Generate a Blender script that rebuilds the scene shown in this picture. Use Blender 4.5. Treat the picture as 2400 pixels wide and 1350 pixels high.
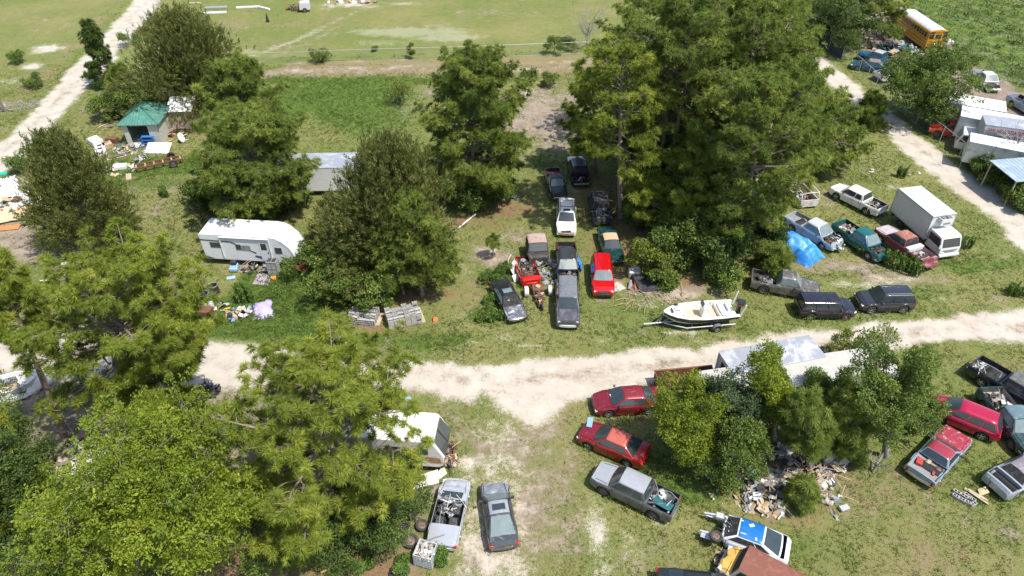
import bpy, math, random
import numpy as np
from mathutils import Vector, Matrix
R = math.radians
for o in list(bpy.data.objects): bpy.data.objects.remove(o)
sc = bpy.context.scene
COL = sc.collection
# ------------------------------------------------------------------ camera
CH, CF, CT = 36.0, 1650.0, 39.0          # height (m), focal length in photo pixels, tilt below the horizon
cam = bpy.data.cameras.new('camera'); camo = bpy.data.objects.new('camera', cam); COL.objects.link(camo)
cam.sensor_width = 36; cam.lens = 36*CF/2400; cam.clip_start = .5; cam.clip_end = 8000
camo.location = (0, 0, CH); camo.rotation_euler = (R(90-CT), 0, 0)
sc.camera = camo
# ------------------------------------------------------------------ light
SUN_EL = R(63); SAZ = math.atan2(.82, -.57)         # azimuth measured from +Y towards +X
sdir = Vector((math.cos(SUN_EL)*math.sin(SAZ), math.cos(SUN_EL)*math.cos(SAZ), math.sin(SUN_EL)))
sl = bpy.data.lights.new('sun', 'SUN'); slo = bpy.data.objects.new('sun', sl); COL.objects.link(slo)
sl.energy = 4.2; sl.angle = R(.55); sl.color = (1, .95, .86)
slo.rotation_euler = sdir.to_track_quat('Z', 'Y').to_euler(); slo.location = (0, 0, 60)
w = bpy.data.worlds.new("World"); sc.world = w; w.use_nodes = True
nt = w.node_tree; sky = nt.nodes.new('ShaderNodeTexSky'); sky.sky_type = 'NISHITA'; sky.sun_disc = False
sky.sun_elevation = SUN_EL; sky.sun_rotation = SAZ; sky.air_density = 1.0; sky.dust_density = 1.5; sky.ozone_density = 1.0
nt.nodes['Background'].inputs[1].default_value = .15
nt.links.new(sky.outputs[0], nt.nodes['Background'].inputs[0])
sc.view_settings.view_transform = 'Standard'; sc.view_settings.look = 'None'
sc.view_settings.exposure = .46; sc.view_settings.gamma = 1
sc.cycles.max_bounces = 5; sc.cycles.transparent_max_bounces = 4; sc.cycles.use_denoising = True

rs = np.random.RandomState(7); rnd = random.Random(5)
# ------------------------------------------------------------------ picture point -> place on the ground
_t = R(CT)
def P(x, y, h=0.0):
    a = (x-1200)/CF; b = (y-675)/CF
    d = (a, math.cos(_t)-b*math.sin(_t), -math.sin(_t)-b*math.cos(_t))
    s = (h-CH)/d[2]
    return Vector((d[0]*s, d[1]*s, h))
def H_at(base, ytop):
    "height of something standing at base whose top shows at picture row ytop"
    return CH - base[1]*math.tan(_t+math.atan((ytop-675)/CF))
# ------------------------------------------------------------------ materials
MATS = {}
def ramp(nt, fac, stops):
    r = nt.nodes.new('ShaderNodeValToRGB'); e = r.color_ramp.elements
    while len(e) < len(stops): e.new(.5)
    for i, (p, c) in enumerate(stops):
        e[i].position = p; e[i].color = (*c, 1) if len(c) == 3 else c
    nt.links.new(fac, r.inputs[0]); return r.outputs[0]
def noise(nt, scale, detail=4, rough=.6, vec=None, dist=0):
    n = nt.nodes.new('ShaderNodeTexNoise'); n.inputs['Scale'].default_value = scale
    n.inputs['Detail'].default_value = detail; n.inputs['Roughness'].default_value = rough; n.inputs['Distortion'].default_value = dist
    if vec: nt.links.new(vec, n.inputs['Vector'])
    return n.outputs[0]
def mix(nt, f, a, b, mode='MIX'):
    m = nt.nodes.new('ShaderNodeMix'); m.data_type = 'RGBA'; m.blend_type = mode
    for i, v in ((0, f), (6, a), (7, b)):
        if hasattr(v, 'links') or hasattr(v, 'is_linked'): nt.links.new(v, m.inputs[i])
        elif i == 0: m.inputs[0].default_value = v
        else: m.inputs[i].default_value = (*v, 1)
    return m.outputs[2]
def mth(nt, op, a, b=0, c=None, clamp=False):
    m = nt.nodes.new('ShaderNodeMath'); m.operation = op; m.use_clamp = clamp
    for i, v in enumerate((a, b, c)):
        if v is None: continue
        if hasattr(v, 'is_linked'): nt.links.new(v, m.inputs[i])
        else: m.inputs[i].default_value = v
    return m.outputs[0]
def mat(name, col, rough=.6, metal=0., coat=0., wear=None, amt=.5, wscale=3., bump=0., spec=.5, emis=None, var=.12):
    """plain surface: small tonal variation plus an optional second colour (rust, primer, dirt) in patches"""
    if name in MATS: return MATS[name]
    m = bpy.data.materials.new(name); m.use_nodes = True; nt = m.node_tree; b = nt.nodes['Principled BSDF']
    tc = nt.nodes.new('ShaderNodeTexCoord'); vec = tc.outputs['Object']
    oi = nt.nodes.new('ShaderNodeObjectInfo')
    add = nt.nodes.new('ShaderNodeVectorMath'); add.operation = 'ADD'
    nt.links.new(vec, add.inputs[0]); nt.links.new(oi.outputs['Location'], add.inputs[1]); vec = add.outputs[0]
    n1 = noise(nt, 2.3, 5, .65, vec)
    c = mix(nt, n1, tuple(x*(1-var) for x in col), tuple(min(1, x*(1+var)) for x in col))
    ro = rough
    if wear:
        n2 = noise(nt, wscale, 6, .7, vec, .6)
        lo = .64-amt*.3
        f = ramp(nt, n2, [(lo, (0, 0, 0)), (lo+.14, (.85, .85, .85))])
        c = mix(nt, f, c, wear)
        r2 = nt.nodes.new('ShaderNodeMapRange'); nt.links.new(f, r2.inputs[0]); r2.inputs[3].default_value = rough; r2.inputs[4].default_value = max(rough, .75)
        ro = r2.outputs[0]
    nt.links.new(c, b.inputs['Base Color'])
    if hasattr(ro, 'is_linked'): nt.links.new(ro, b.inputs['Roughness'])
    else: b.inputs['Roughness'].default_value = ro
    b.inputs['Metallic'].default_value = metal; b.inputs['Coat Weight'].default_value = coat; b.inputs['Coat Roughness'].default_value = .08
    b.inputs['Specular IOR Level'].default_value = spec
    if bump:
        bn = nt.nodes.new('ShaderNodeBump'); bn.inputs['Strength'].default_value = bump; bn.inputs['Distance'].default_value = .03
        nt.links.new(noise(nt, 9, 4, .6, vec), bn.inputs['Height']); nt.links.new(bn.outputs[0], b.inputs['Normal'])
    MATS[name] = m; return m
def leafmat(name, c1, c2, c3=None, trans=.3, rough=.55):
    m = bpy.data.materials.new(name); m.use_nodes = True; nt = m.node_tree; b = nt.nodes['Principled BSDF']
    at = nt.nodes.new('ShaderNodeAttribute'); at.attribute_name = 'rnd'
    c = ramp(nt, at.outputs['Fac'], [(0, c1), (.75, c2), (1, c3 or c2)])
    nt.links.new(c, b.inputs['Base Color']); b.inputs['Roughness'].default_value = rough
    b.inputs['Specular IOR Level'].default_value = .35
    t = nt.nodes.new('ShaderNodeBsdfTranslucent'); nt.links.new(c, t.inputs[0])
    mx = nt.nodes.new('ShaderNodeMixShader'); mx.inputs[0].default_value = trans
    nt.links.new(b.outputs[0], mx.inputs[1]); nt.links.new(t.outputs[0], mx.inputs[2])
    nt.links.new(mx.outputs[0], nt.nodes['Material Output'].inputs[0]); MATS[name] = m; return m
# ------------------------------------------------------------------ objects and tags
def tag(o, label=None, cat=None, group=None, kind=None):
    if label: o['label'] = label
    if cat: o['category'] = cat
    if group: o['group'] = group
    if kind: o['kind'] = kind
    return o
def empty(name, loc, rz=0, label=None, cat=None, group=None):
    o = bpy.data.objects.new(name, None); COL.objects.link(o); o.location = loc; o.rotation_euler = (0, 0, rz); o.empty_display_size = .3
    return tag(o, label, cat, group)
def link(name, me, parent=None):
    o = bpy.data.objects.new(name, me); COL.objects.link(o)
    if parent: o.parent = parent
    return o
def np_mesh(name, V, F, mats, attr=None, mi=None, smooth=False):
    V = np.asarray(V, np.float32); F = np.asarray(F, np.int32); k = F.shape[1]
    me = bpy.data.meshes.new(name); me.vertices.add(len(V)); me.vertices.foreach_set('co', V.ravel())
    me.loops.add(F.size); me.loops.foreach_set('vertex_index', F.ravel())
    me.polygons.add(len(F)); me.polygons.foreach_set('loop_start', np.arange(len(F), dtype=np.int32)*k)
    me.polygons.foreach_set('loop_total', np.full(len(F), k, np.int32))
    for m in mats: me.materials.append(m)
    if mi is not None: me.polygons.foreach_set('material_index', np.asarray(mi, np.int32))
    me.polygons.foreach_set('use_smooth', np.full(len(F), smooth))
    me.update(calc_edges=True)
    if attr:
        for an, arr in attr.items():
            if arr.ndim == 1:
                a = me.attributes.new(an, 'FLOAT', 'POINT'); a.data.foreach_set('value', arr.astype(np.float32))
            else:
                a = me.attributes.new(an, 'FLOAT_COLOR', 'POINT'); a.data.foreach_set('color', arr.astype(np.float32).ravel())
    return me
class MB:
    "collects boxes, plates, tubes and lofts; build() links them as one mesh object"
    def __init__(s): s.v = []; s.f = []; s.m = []
    def add(s, vs, fs, m=0, M=None):
        n = len(s.v)
        s.v += [tuple(M @ Vector(v)) if M else tuple(v) for v in vs]
        s.f += [tuple(i+n for i in f) for f in fs]; s.m += [m]*len(fs) if isinstance(m, int) else list(m)
        return s
    def box(s, c, d, m=0, rz=0, rx=0, ry=0, taper=1.0):
        x, y, z = (q/2 for q in d); t = taper
        vs = [(-x, -y, -z), (x, -y, -z), (x, y, -z), (-x, y, -z), (-x*t, -y*t, z), (x*t, -y*t, z), (x*t, y*t, z), (-x*t, y*t, z)]
        M = Matrix.Translation(c) @ Matrix.Rotation(rz, 4, 'Z') @ Matrix.Rotation(ry, 4, 'Y') @ Matrix.Rotation(rx, 4, 'X')
        return s.add(vs, [(0, 3, 2, 1), (4, 5, 6, 7), (0, 1, 5, 4), (1, 2, 6, 5), (2, 3, 7, 6), (3, 0, 4, 7)], m, M)
    def plate(s, pts, th, m=0):
        "flat panel of real thickness from a loop of points"
        p = [Vector(q) for q in pts]; n = (p[1]-p[0]).cross(p[2]-p[0]).normalized()*th; k = len(p)
        vs = p+[q-n for q in p]
        return s.add([tuple(q) for q in vs], [tuple(range(k)), tuple(range(2*k-1, k-1, -1))]+[((i+1) % k, i, i+k, (i+1) % k+k) for i in range(k)], m)
    def tube(s, pts, r, m=0, n=6, close=True):
        P_ = [Vector(p) for p in pts]; rr = r if hasattr(r, '__len__') else [r]*len(P_); vs = []; fs = []
        for i, p in enumerate(P_):
            d = (P_[min(i+1, len(P_)-1)]-P_[max(i-1, 0)]).normalized()
            u = d.cross(Vector((0, 0, 1))); u = u.normalized() if u.length > .05 else Vector((1, 0, 0)); v = d.cross(u)
            vs += [tuple(p+(u*math.cos(2*math.pi*j/n)+v*math.sin(2*math.pi*j/n))*rr[i]) for j in range(n)]
        for i in range(len(P_)-1):
            for j in range(n): a = i*n+j; b = i*n+(j+1) % n; fs.append((a, b, b+n, a+n))
        if close: fs += [tuple(range(n-1, -1, -1)), tuple(range(len(vs)-n, len(vs)))]
        return s.add(vs, fs, m)
    def cyl(s, c, r, h, m=0, n=14, axis='Z', r2=None):
        r2 = r if r2 is None else r2; vs = []
        for z, q in ((-h/2, r), (h/2, r2)): vs += [(q*math.cos(2*math.pi*j/n), q*math.sin(2*math.pi*j/n), z) for j in range(n)]
        fs = [tuple(range(n-1, -1, -1)), tuple(range(n, 2*n))]+[(j, (j+1) % n, (j+1) % n+n, j+n) for j in range(n)]
        M = Matrix.Translation(c)
        if axis == 'Y': M = M @ Matrix.Rotation(R(90), 4, 'X')
        if axis == 'X': M = M @ Matrix.Rotation(R(90), 4, 'Y')
        return s.add(vs, fs, m, M)
    def lathe(s, prof, m=0, n=18, M=None):
        k = len(prof); vs = [(r*math.cos(2*math.pi*j/n), r*math.sin(2*math.pi*j/n), z) for j in range(n) for r, z in prof]
        fs = [(j*k+i, j*k+i+1, ((j+1) % n)*k+i+1, ((j+1) % n)*k+i) for j in range(n) for i in range(k-1)]
        return s.add(vs, fs, m, M)
    def build(s, name, mats, parent=None, smooth=35, bevel=0, M=None):
        me = bpy.data.meshes.new(name); me.from_pydata(s.v, [], s.f)
        for q in (mats if isinstance(mats, (list, tuple)) else [mats]): me.materials.append(q)
        me.polygons.foreach_set('material_index', s.m)
        if smooth:
            me.polygons.foreach_set('use_smooth', [True]*len(s.f)); me.set_sharp_from_angle(angle=R(smooth))
        me.update(); o = link(name, me, parent)
        if M is not None: o.matrix_local = M
        if bevel:
            b = o.modifiers.new('b', 'BEVEL'); b.width = bevel; b.segments = 2; b.limit_method = 'ANGLE'
        return o
def lat(seed, n=256): return np.random.RandomState(seed).rand(n, n)
_L = lat(3)
def vnoise(x, y, s, o=0):
    x = x*s+o*17.3; y = y*s+o*9.1; xi = np.floor(x).astype(int); yi = np.floor(y).astype(int); fx = x-xi; fy = y-yi
    fx = fx*fx*(3-2*fx); fy = fy*fy*(3-2*fy); g = lambda a, b: _L[a % 256, b % 256]
    return (g(xi, yi)*(1-fx)+g(xi+1, yi)*fx)*(1-fy)+(g(xi, yi+1)*(1-fx)+g(xi+1, yi+1)*fx)*fy
# ------------------------------------------------------------------ ground cover map (what grows or lies where)
OPS = []
def stroke(ch, pts, wd, soft=1.5, val=1., n=.0):
    q = [P(*p) for p in pts]; wd = wd if hasattr(wd, '__len__') else [wd]*len(q)
    OPS.append(('s', ch, [(a.x, a.y) for a in q], wd, soft, val, n))
def blob(ch, p, rx, ry, val=1., soft=.5, rz=0, n=.6):
    q = P(*p); OPS.append(('b', ch, (q.x, q.y), rx, ry, soft, val, R(rz), n))
def area(ch, pts, val=1., soft=1.5, n=.3):
    q = [P(*p) for p in pts]; OPS.append(('a', ch, [(a.x, a.y) for a in q], soft, val, n))
def segd(x, y, a, b):
    dx, dy = b[0]-a[0], b[1]-a[1]; t = np.clip(((x-a[0])*dx+(y-a[1])*dy)/(dx*dx+dy*dy+1e-9), 0, 1)
    return np.hypot(x-a[0]-t*dx, y-a[1]-t*dy), t
def cover(x, y):
    C = np.zeros((len(x), 8), np.float32); wob = (vnoise(x, y, .35, 1)-.5)*2; wob2 = (vnoise(x, y, 1.3, 2)-.5)*2
    for op in OPS:
        if op[0] == 's':
            _, ch, q, wd, soft, val, n = op; best = np.full(len(x), -1e9)
            for i in range(len(q)-1):
                d, t = segd(x, y, q[i], q[i+1]); best = np.maximum(best, (wd[i]*(1-t)+wd[i+1]*t)/2-d)
            v = np.clip((best+wob*n+wob2*n*.5)/soft+.5, 0, 1)*val
        elif op[0] == 'b':
            _, ch, c, rx, ry, soft, val, rz, n = op; dx = x-c[0]; dy = y-c[1]
            u = (dx*math.cos(rz)+dy*math.sin(rz))/rx; w_ = (-dx*math.sin(rz)+dy*math.cos(rz))/ry; r = np.hypot(u, w_)
            v = np.clip((1-r+wob*.35*n+wob2*.25*n)/soft+.3, 0, 1)*val
        else:
            _, ch, q, soft, val, n = op; ins = np.zeros(len(x), bool); dm = np.full(len(x), 1e9)
            for i in range(len(q)):
                a, b = q[i], q[(i+1) % len(q)]; dm = np.minimum(dm, segd(x, y, a, b)[0])
                cr = ((a[1] > y) != (b[1] > y)) & (x < (b[0]-a[0])*(y-a[1])/((b[1]-a[1])+1e-12)+a[0]); ins ^= cr
            v = np.clip((np.where(ins, dm, -dm)+wob*n)/soft+.5, 0, 1)*val
        C[:, ch] = np.maximum(C[:, ch], v) if val > 0 else np.clip(C[:, ch]+v, 0, 1)
    return C
SAND, DIRT, LUSH, DRY, LITTER, GRAVEL, CROP, PALE = range(8)
MAIN = [(-260, 800), (-60, 812), (150, 828), (330, 835), (520, 852), (700, 868), (900, 880), (1100, 890), (1250, 887), (1400, 872), (1560, 855), (1750, 838), (1950, 805), (2150, 780), (2300, 768), (2450, 768), (2800, 770)]
MAINW = [5.5, 5.5, 5.5, 5.8, 5.2, 3.9, 3.7, 3.8, 4.3, 4.2, 3.6, 3.8, 3.6, 3.2, 3.9, 4.4, 4.6]
LROAD = [(400, -80), (355, -10), (300, 60), (255, 110), (190, 180), (130, 240), (80, 300), (30, 350), (-60, 410), (-200, 480)]
LROADW = [5.4, 5.4, 5.2, 5.2, 5.2, 5.0, 5.0, 5.4, 5.4, 5.6]
RROAD = [(1770, -10), (1825, 65), (1880, 120), (1960, 185), (2030, 245), (2100, 305), (2180, 370), (2260, 430), (2340, 490), (2440, 575), (2560, 680), (2640, 790)]
RROADW = [3.8, 4.0, 4.2, 4.6, 4.8, 4.3, 4.3, 4.4, 4.6, 4.9, 5.2, 6]
stroke(SAND, MAIN, [w_-.5 for w_ in MAINW], 1.3, 1, .5)
for rd, wd in ((LROAD, LROADW), (RROAD, RROADW)): stroke(SAND, rd, [a-.6 for a in wd], 1.5, .97, .5)
stroke(SAND, [(180, 190), (110, 262), (40, 330), (-40, 390)], .8, .9, -.28, .2); stroke(SAND, [(330, 15), (262, 100), (215, 150)], .6, .9, -.22, .2)
stroke(SAND, [(1990, 212), (2100, 300), (2200, 385), (2330, 480)], .4, .8, -.25, .25)
# sandy apron south of the road and the worn track going down the picture
area(SAND, [(960, 900), (1440, 885), (1450, 935), (1330, 955), (1250, 990), (1170, 985), (1120, 945), (960, 935)], .95, 1.8, 1.2)
area(DIRT, [(950, 900), (1500, 885), (1420, 960), (1250, 985), (1100, 960), (960, 950)], .55, 2, .8)
for p, rx, ry, v in (((1190, 960), 2, .7, .7), ((1120, 1120), 2.4, 1.6, .55), ((1090, 1085), 1.2, .8, .8), ((1130, 1260), 2.6, 3.5, .62), ((1250, 1280), 1.8, 3, .35), ((1400, 1250), .9, 3.2, .75),
                     ((1480, 1270), 1, 1.5, .55), ((1180, 1330), 3, 1.4, .65), ((1300, 1060), 1.2, 1, .35), ((1410, 1340), 1.2, 1.0, .6), ((1550, 1225), 1.6, .6, .6),
                     ((1110, 803), 1.2, .35, .6), ((1145, 595), 1.6, 1.8, .55), ((1090, 640), 1.5, 1.3, .45), ((1245, 810), 1.5, .5, .6), ((1600, 780), 2.6, .5, .7), ((1710, 785), 2, .4, .5),
                     ((1585, 690), 3, 1.2, .6), ((1520, 715), 1.5, .8, .55), ((2010, 668), 4, .9, .65), ((2100, 655), 3, .7, .55), ((2090, 440), 2.2, .7, .55), ((2250, 610), .8, 1.2, .5), ((2190, 630), 2, .5, .5), ((2350, 600), 1, 1.2, .4),
                     ((820, 12), 8, 2.6, .75), ((950, 8), 5, 1.5, .6), ((610, 120), 5, 2, .5), ((110, 115), 3, 2.6, .95), ((75, 155), 2.5, 1.6, .9), ((40, 190), 6, 2.2, .5), ((520, 375), 2, 1, .3), ((1440, 668), 1.2, .8, .7), ((2180, 820), 2.5, .5, .5), ((2290, 890), 1.3, .5, .4)):
    blob(SAND, p, rx, ry, v, 1.1)
stroke(SAND, [(600, 128), (690, 95), (760, 62), (830, 28)], 1.7, 1.6, .52, .7); stroke(SAND, [(600, 150), (700, 110), (800, 60)], 1.2, 1.4, .42, .6)
# far mown strip with two pale wheel lines
area(DRY, [(560, 185), (700, 145), (1340, 128), (1420, 132), (1420, 175), (1000, 178), (560, 188)], .95, 2, .6)
stroke(SAND, [(560, 172), (800, 160), (1020, 152), (1180, 150), (1350, 146)], 1.0, 1.3, .55, .4); stroke(SAND, [(560, 152), (760, 146), (1010, 139), (1200, 135)], .5, .8, .5, .3)
stroke(DIRT, [(560, 176), (800, 168), (1250, 160), (1400, 155)], 3.2, 2.5, .6, 1)
blob(SAND, (1230, 165), 3.2, 1.2, .6)
# bare earth
for p, rx, ry, v in (((1265, 275), 5.6, 12, 1.0), ((1235, 225), 3, 5, .8), ((1000, 220), 7, 3, .7), ((945, 260), 2.5, 4, .6), ((40, 560), 9, 5.5, .95), ((20, 520), 7, 4, .9), ((120, 540), 5, 3, .85), ((70, 420), 3.5, 2.5, .7), ((190, 520), 4, 2, .8), ((400, 440), 4, 2, .7), ((380, 490), 3, 3.6, .6), ((300, 270), 4, 7, .45),
                     ((590, 620), 3, 1, .8), ((2100, 650), 5, 1.6, .7), ((1990, 625), 6, 1.3, .75), ((1970, 460), 2.5, 1.4, .8), ((1930, 480), 3, 1.3, .6), ((1150, 600), 3, 2.4, .75), ((1180, 560), 3, 2, .5), ((1330, 430), 2.5, 6, .5),
                     ((1440, 640), 2, 3, .6), ((1560, 680), 5, 1.8, .8), ((200, 980), 8, 5, .85), ((100, 960), 6, 5, .8), ((420, 960), 6, 4, .85), ((560, 1020), 5, 4, .8), ((590, 1290), 4, 4, .7), ((960, 1300), 3, 2.5, .5), ((940, 1200), 2.5, 2, .6), ((1030, 1130), 2, 1.5, .45), ((1180, 1180), 2, 2.5, .45), ((1800, 1120), 6, 4, .55), ((330, 640), 3, 1.5, .4)):
    blob(DIRT, p, rx, ry, v, 1.1)
blob(DIRT, (500, 150), 6, 3, .4)
for off in (-.9, .9, 0): stroke(SAND, [(x_, y_+off*(9 if x_ < 1600 else 8)) for x_, y_ in MAIN], [.34]*len(MAIN), .8, -.26 if off else -.16, .35)
stroke(DIRT, MAIN, [w_*.8 for w_ in MAINW], 1, 1, .3); stroke(DIRT, LROAD, [2.6]*len(LROAD), 1, .8, .3); stroke(DIRT, RROAD, [2.2]*len(RROAD), 1, .8, .3)
area(SAND, [(1120, 950), (1260, 950), (1250, 1100), (1230, 1360), (1080, 1360), (1090, 1200), (1060, 1100)], .58, 3, 1.4); stroke(SAND, [(1370, 1110), (1400, 1200), (1420, 1360)], 1.6, 2, .5, .8); stroke(SAND, [(1400, 1160), (1470, 1260), (1530, 1300)], 1.0, 2, .45, .8)
area(DIRT, [(1040, 950), (1340, 950), (1440, 1360), (1040, 1360)], .55, 4, 1.5); stroke(LUSH, [(620, 140), (900, 131), (1300, 122), (1420, 118)], 1.2, 1.2, .5, .8)
stroke(LUSH, [(20, 330), (100, 230), (170, 150), (250, 60), (300, 0)], 2.4, 2.4, .45, 1.4); stroke(DRY, [(0, 270), (90, 190), (180, 110), (260, 20)], 5, 4, .5, 1.5)
for p, rx, ry, v in (((560, 60), 5, 2, .4), ((420, 90), 4, 3, .35), ((1150, 30), 8, 3, .4), ((1330, 90), 4, 3, .45), ((700, 110), 6, 2, .5), ((150, 60), 8, 4, .35), ((60, 40), 8, 4, .3), ((2120, 560), 3, 2, .35), ((2300, 700), 4, 1, .3), ((1500, 1330), 2.4, 2, .45), ((2180, 1190), 2, 1.5, .4), ((2050, 1250), 2.5, 1.5, .35), ((2300, 1250), 2.5, 1.5, .35), ((1900, 1340), 2, 1, .3)): blob(DIRT, p, rx, ry, v, 1.3)
for p, rx, ry in (((1400, 470), 3, 9), ((1500, 560), 7, 7), ((1440, 600), 4, 6), ((1680, 560), 9, 6), ((1800, 610), 5, 2.6), ((950, 700), 4, 1.2), ((980, 690), 4.5, 1.6), ((1180, 490), 4.5, 1.8), ((760, 1290), 6, 4), ((590, 1330), 5, 3), ((100, 1300), 10, 6), ((860, 1330), 4, 2.5), ((1850, 1180), 3, 2), ((1640, 1000), 4, 3), ((1560, 650), 6, 3), ((1090, 520), 4, 2), ((480, 290), 4, 4), ((880, 770), 4, 1), ((2050, 480), 2, 1)):
    blob(LITTER, p, rx, ry, .9, 1.3)
# rank growth
for p, rx, ry, v in (((700, 670), 6.2, 4.5, 1), ((640, 720), 5, 2.5, .9), ((760, 230), 16, 7, .62), ((560, 235), 9, 5, .5), ((850, 270), 8, 6, .55), ((500, 480), 6, 5, .35), ((400, 570), 7, 3, .3), ((340, 395), 8, 2.6, .6), ((350, 430), 6, 2, .5), ((1150, 740), 2.4, 1.6, .5), ((1170, 650), 1.5, 1.2, .8), ((900, 800), 11, 1.3, .5), ((1060, 790), 5, 1.6, .38), ((560, 770), 8, 1.6, .8), ((1560, 780), 8, .9, .38), ((1320, 390), 3, 3, .4), ((1450, 1130), 2.4, 2, .5), ((1620, 1150), 3, 1.6, .6), ((1560, 1100), 3, 2, .5), ((1870, 1290), 4, 2, .4), ((2250, 620), 6, 1.6, .5), ((2100, 690), 6, 1.2, .4), ((1270, 380), 2, 3, .5), ((2200, 330), 3, 3, .3), ((1700, 780), 5, .7, .3), ((1950, 380), 8, 4, .3), ((880, 640), 2, 1, .5), ((1330, 800), 7, .8, .28), ((2230, 1120), 4, 3, .25)):
    blob(LUSH, p, rx, ry, v, .6)
stroke(LUSH, [(640, 190), (900, 188), (1200, 186)], 3.6, 2, .6, 1)
for p, rx, ry, v in (((1300, 1150), 4, 9, .55), ((1000, 60), 16, 5, .25), ((1050, 95), 9, 4, .3), ((700, 60), 18, 6, .3), ((480, 40), 14, 10, .2), ((2150, 1150), 5, 4, .45), ((2000, 1150), 4, 5, .4), ((2000, 1330), 8, 3, .45), ((2250, 1300), 9, 3, .45), ((1150, 480), 4, 3, .5), ((1250, 470), 3, 4, .3), ((1120, 680), 3, 3, .35), ((460, 640), 5, 2.4, .35), ((260, 250), 7, 7, .5), ((1280, 960), 7, 2, .5), ((560, 90), 8, 6, .4), ((1500, 790), 9, .8, .4), ((80, 240), 6, 6, .4), ((1350, 30), 5, 7, .4), ((2330, 860), 5, 1, .4), ((990, 470), 3, 3, .3), ((2050, 640), 5, 2, .4)):
    blob(DRY, p, rx, ry, v, .9)
for i_, (bx_, by_) in enumerate(((1070, 770), (1180, 790), (1290, 795), (1420, 800), (1500, 780), (900, 815), (760, 800), (1650, 800), (1230, 770), (1380, 760), (2060, 735), (2210, 700), (2150, 650), (2020, 610), (1120, 700), (1080, 740))): blob(SAND if i_ % 2 else DIRT, (bx_, by_), 1.1+.5*(i_ % 3), .5+.2*(i_ % 2), .5, 1.2)
blob(PALE, (950, 75), 9, 2.6, .9, .8); blob(PALE, (1050, 88), 6, 2, .8, .8); blob(PALE, (1030, 60), 4, 1.5, .4, .8); blob(PALE, (890, 100), 5, 2, .5, .9)
area(GRAVEL, [(1835, -40), (2020, 110), (2200, 240), (2300, 335), (2440, 440), (2700, 460), (2560, 230), (2390, 215), (2260, 140), (2215, 100), (2170, 70), (2060, -40)], 1, 1.5, .6)
area(CROP, [(2090, -60), (2130, 20), (2240, 110), (2330, 170), (2420, 215), (2700, 330), (3200, 200), (2700, -60)], 1, 2, .6)
area(SAND, [(2300, -60), (2400, 10), (2460, 48), (2700, 120), (2700, 80), (2480, 10), (2380, -60)], .7, 2.5, .8)
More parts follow.
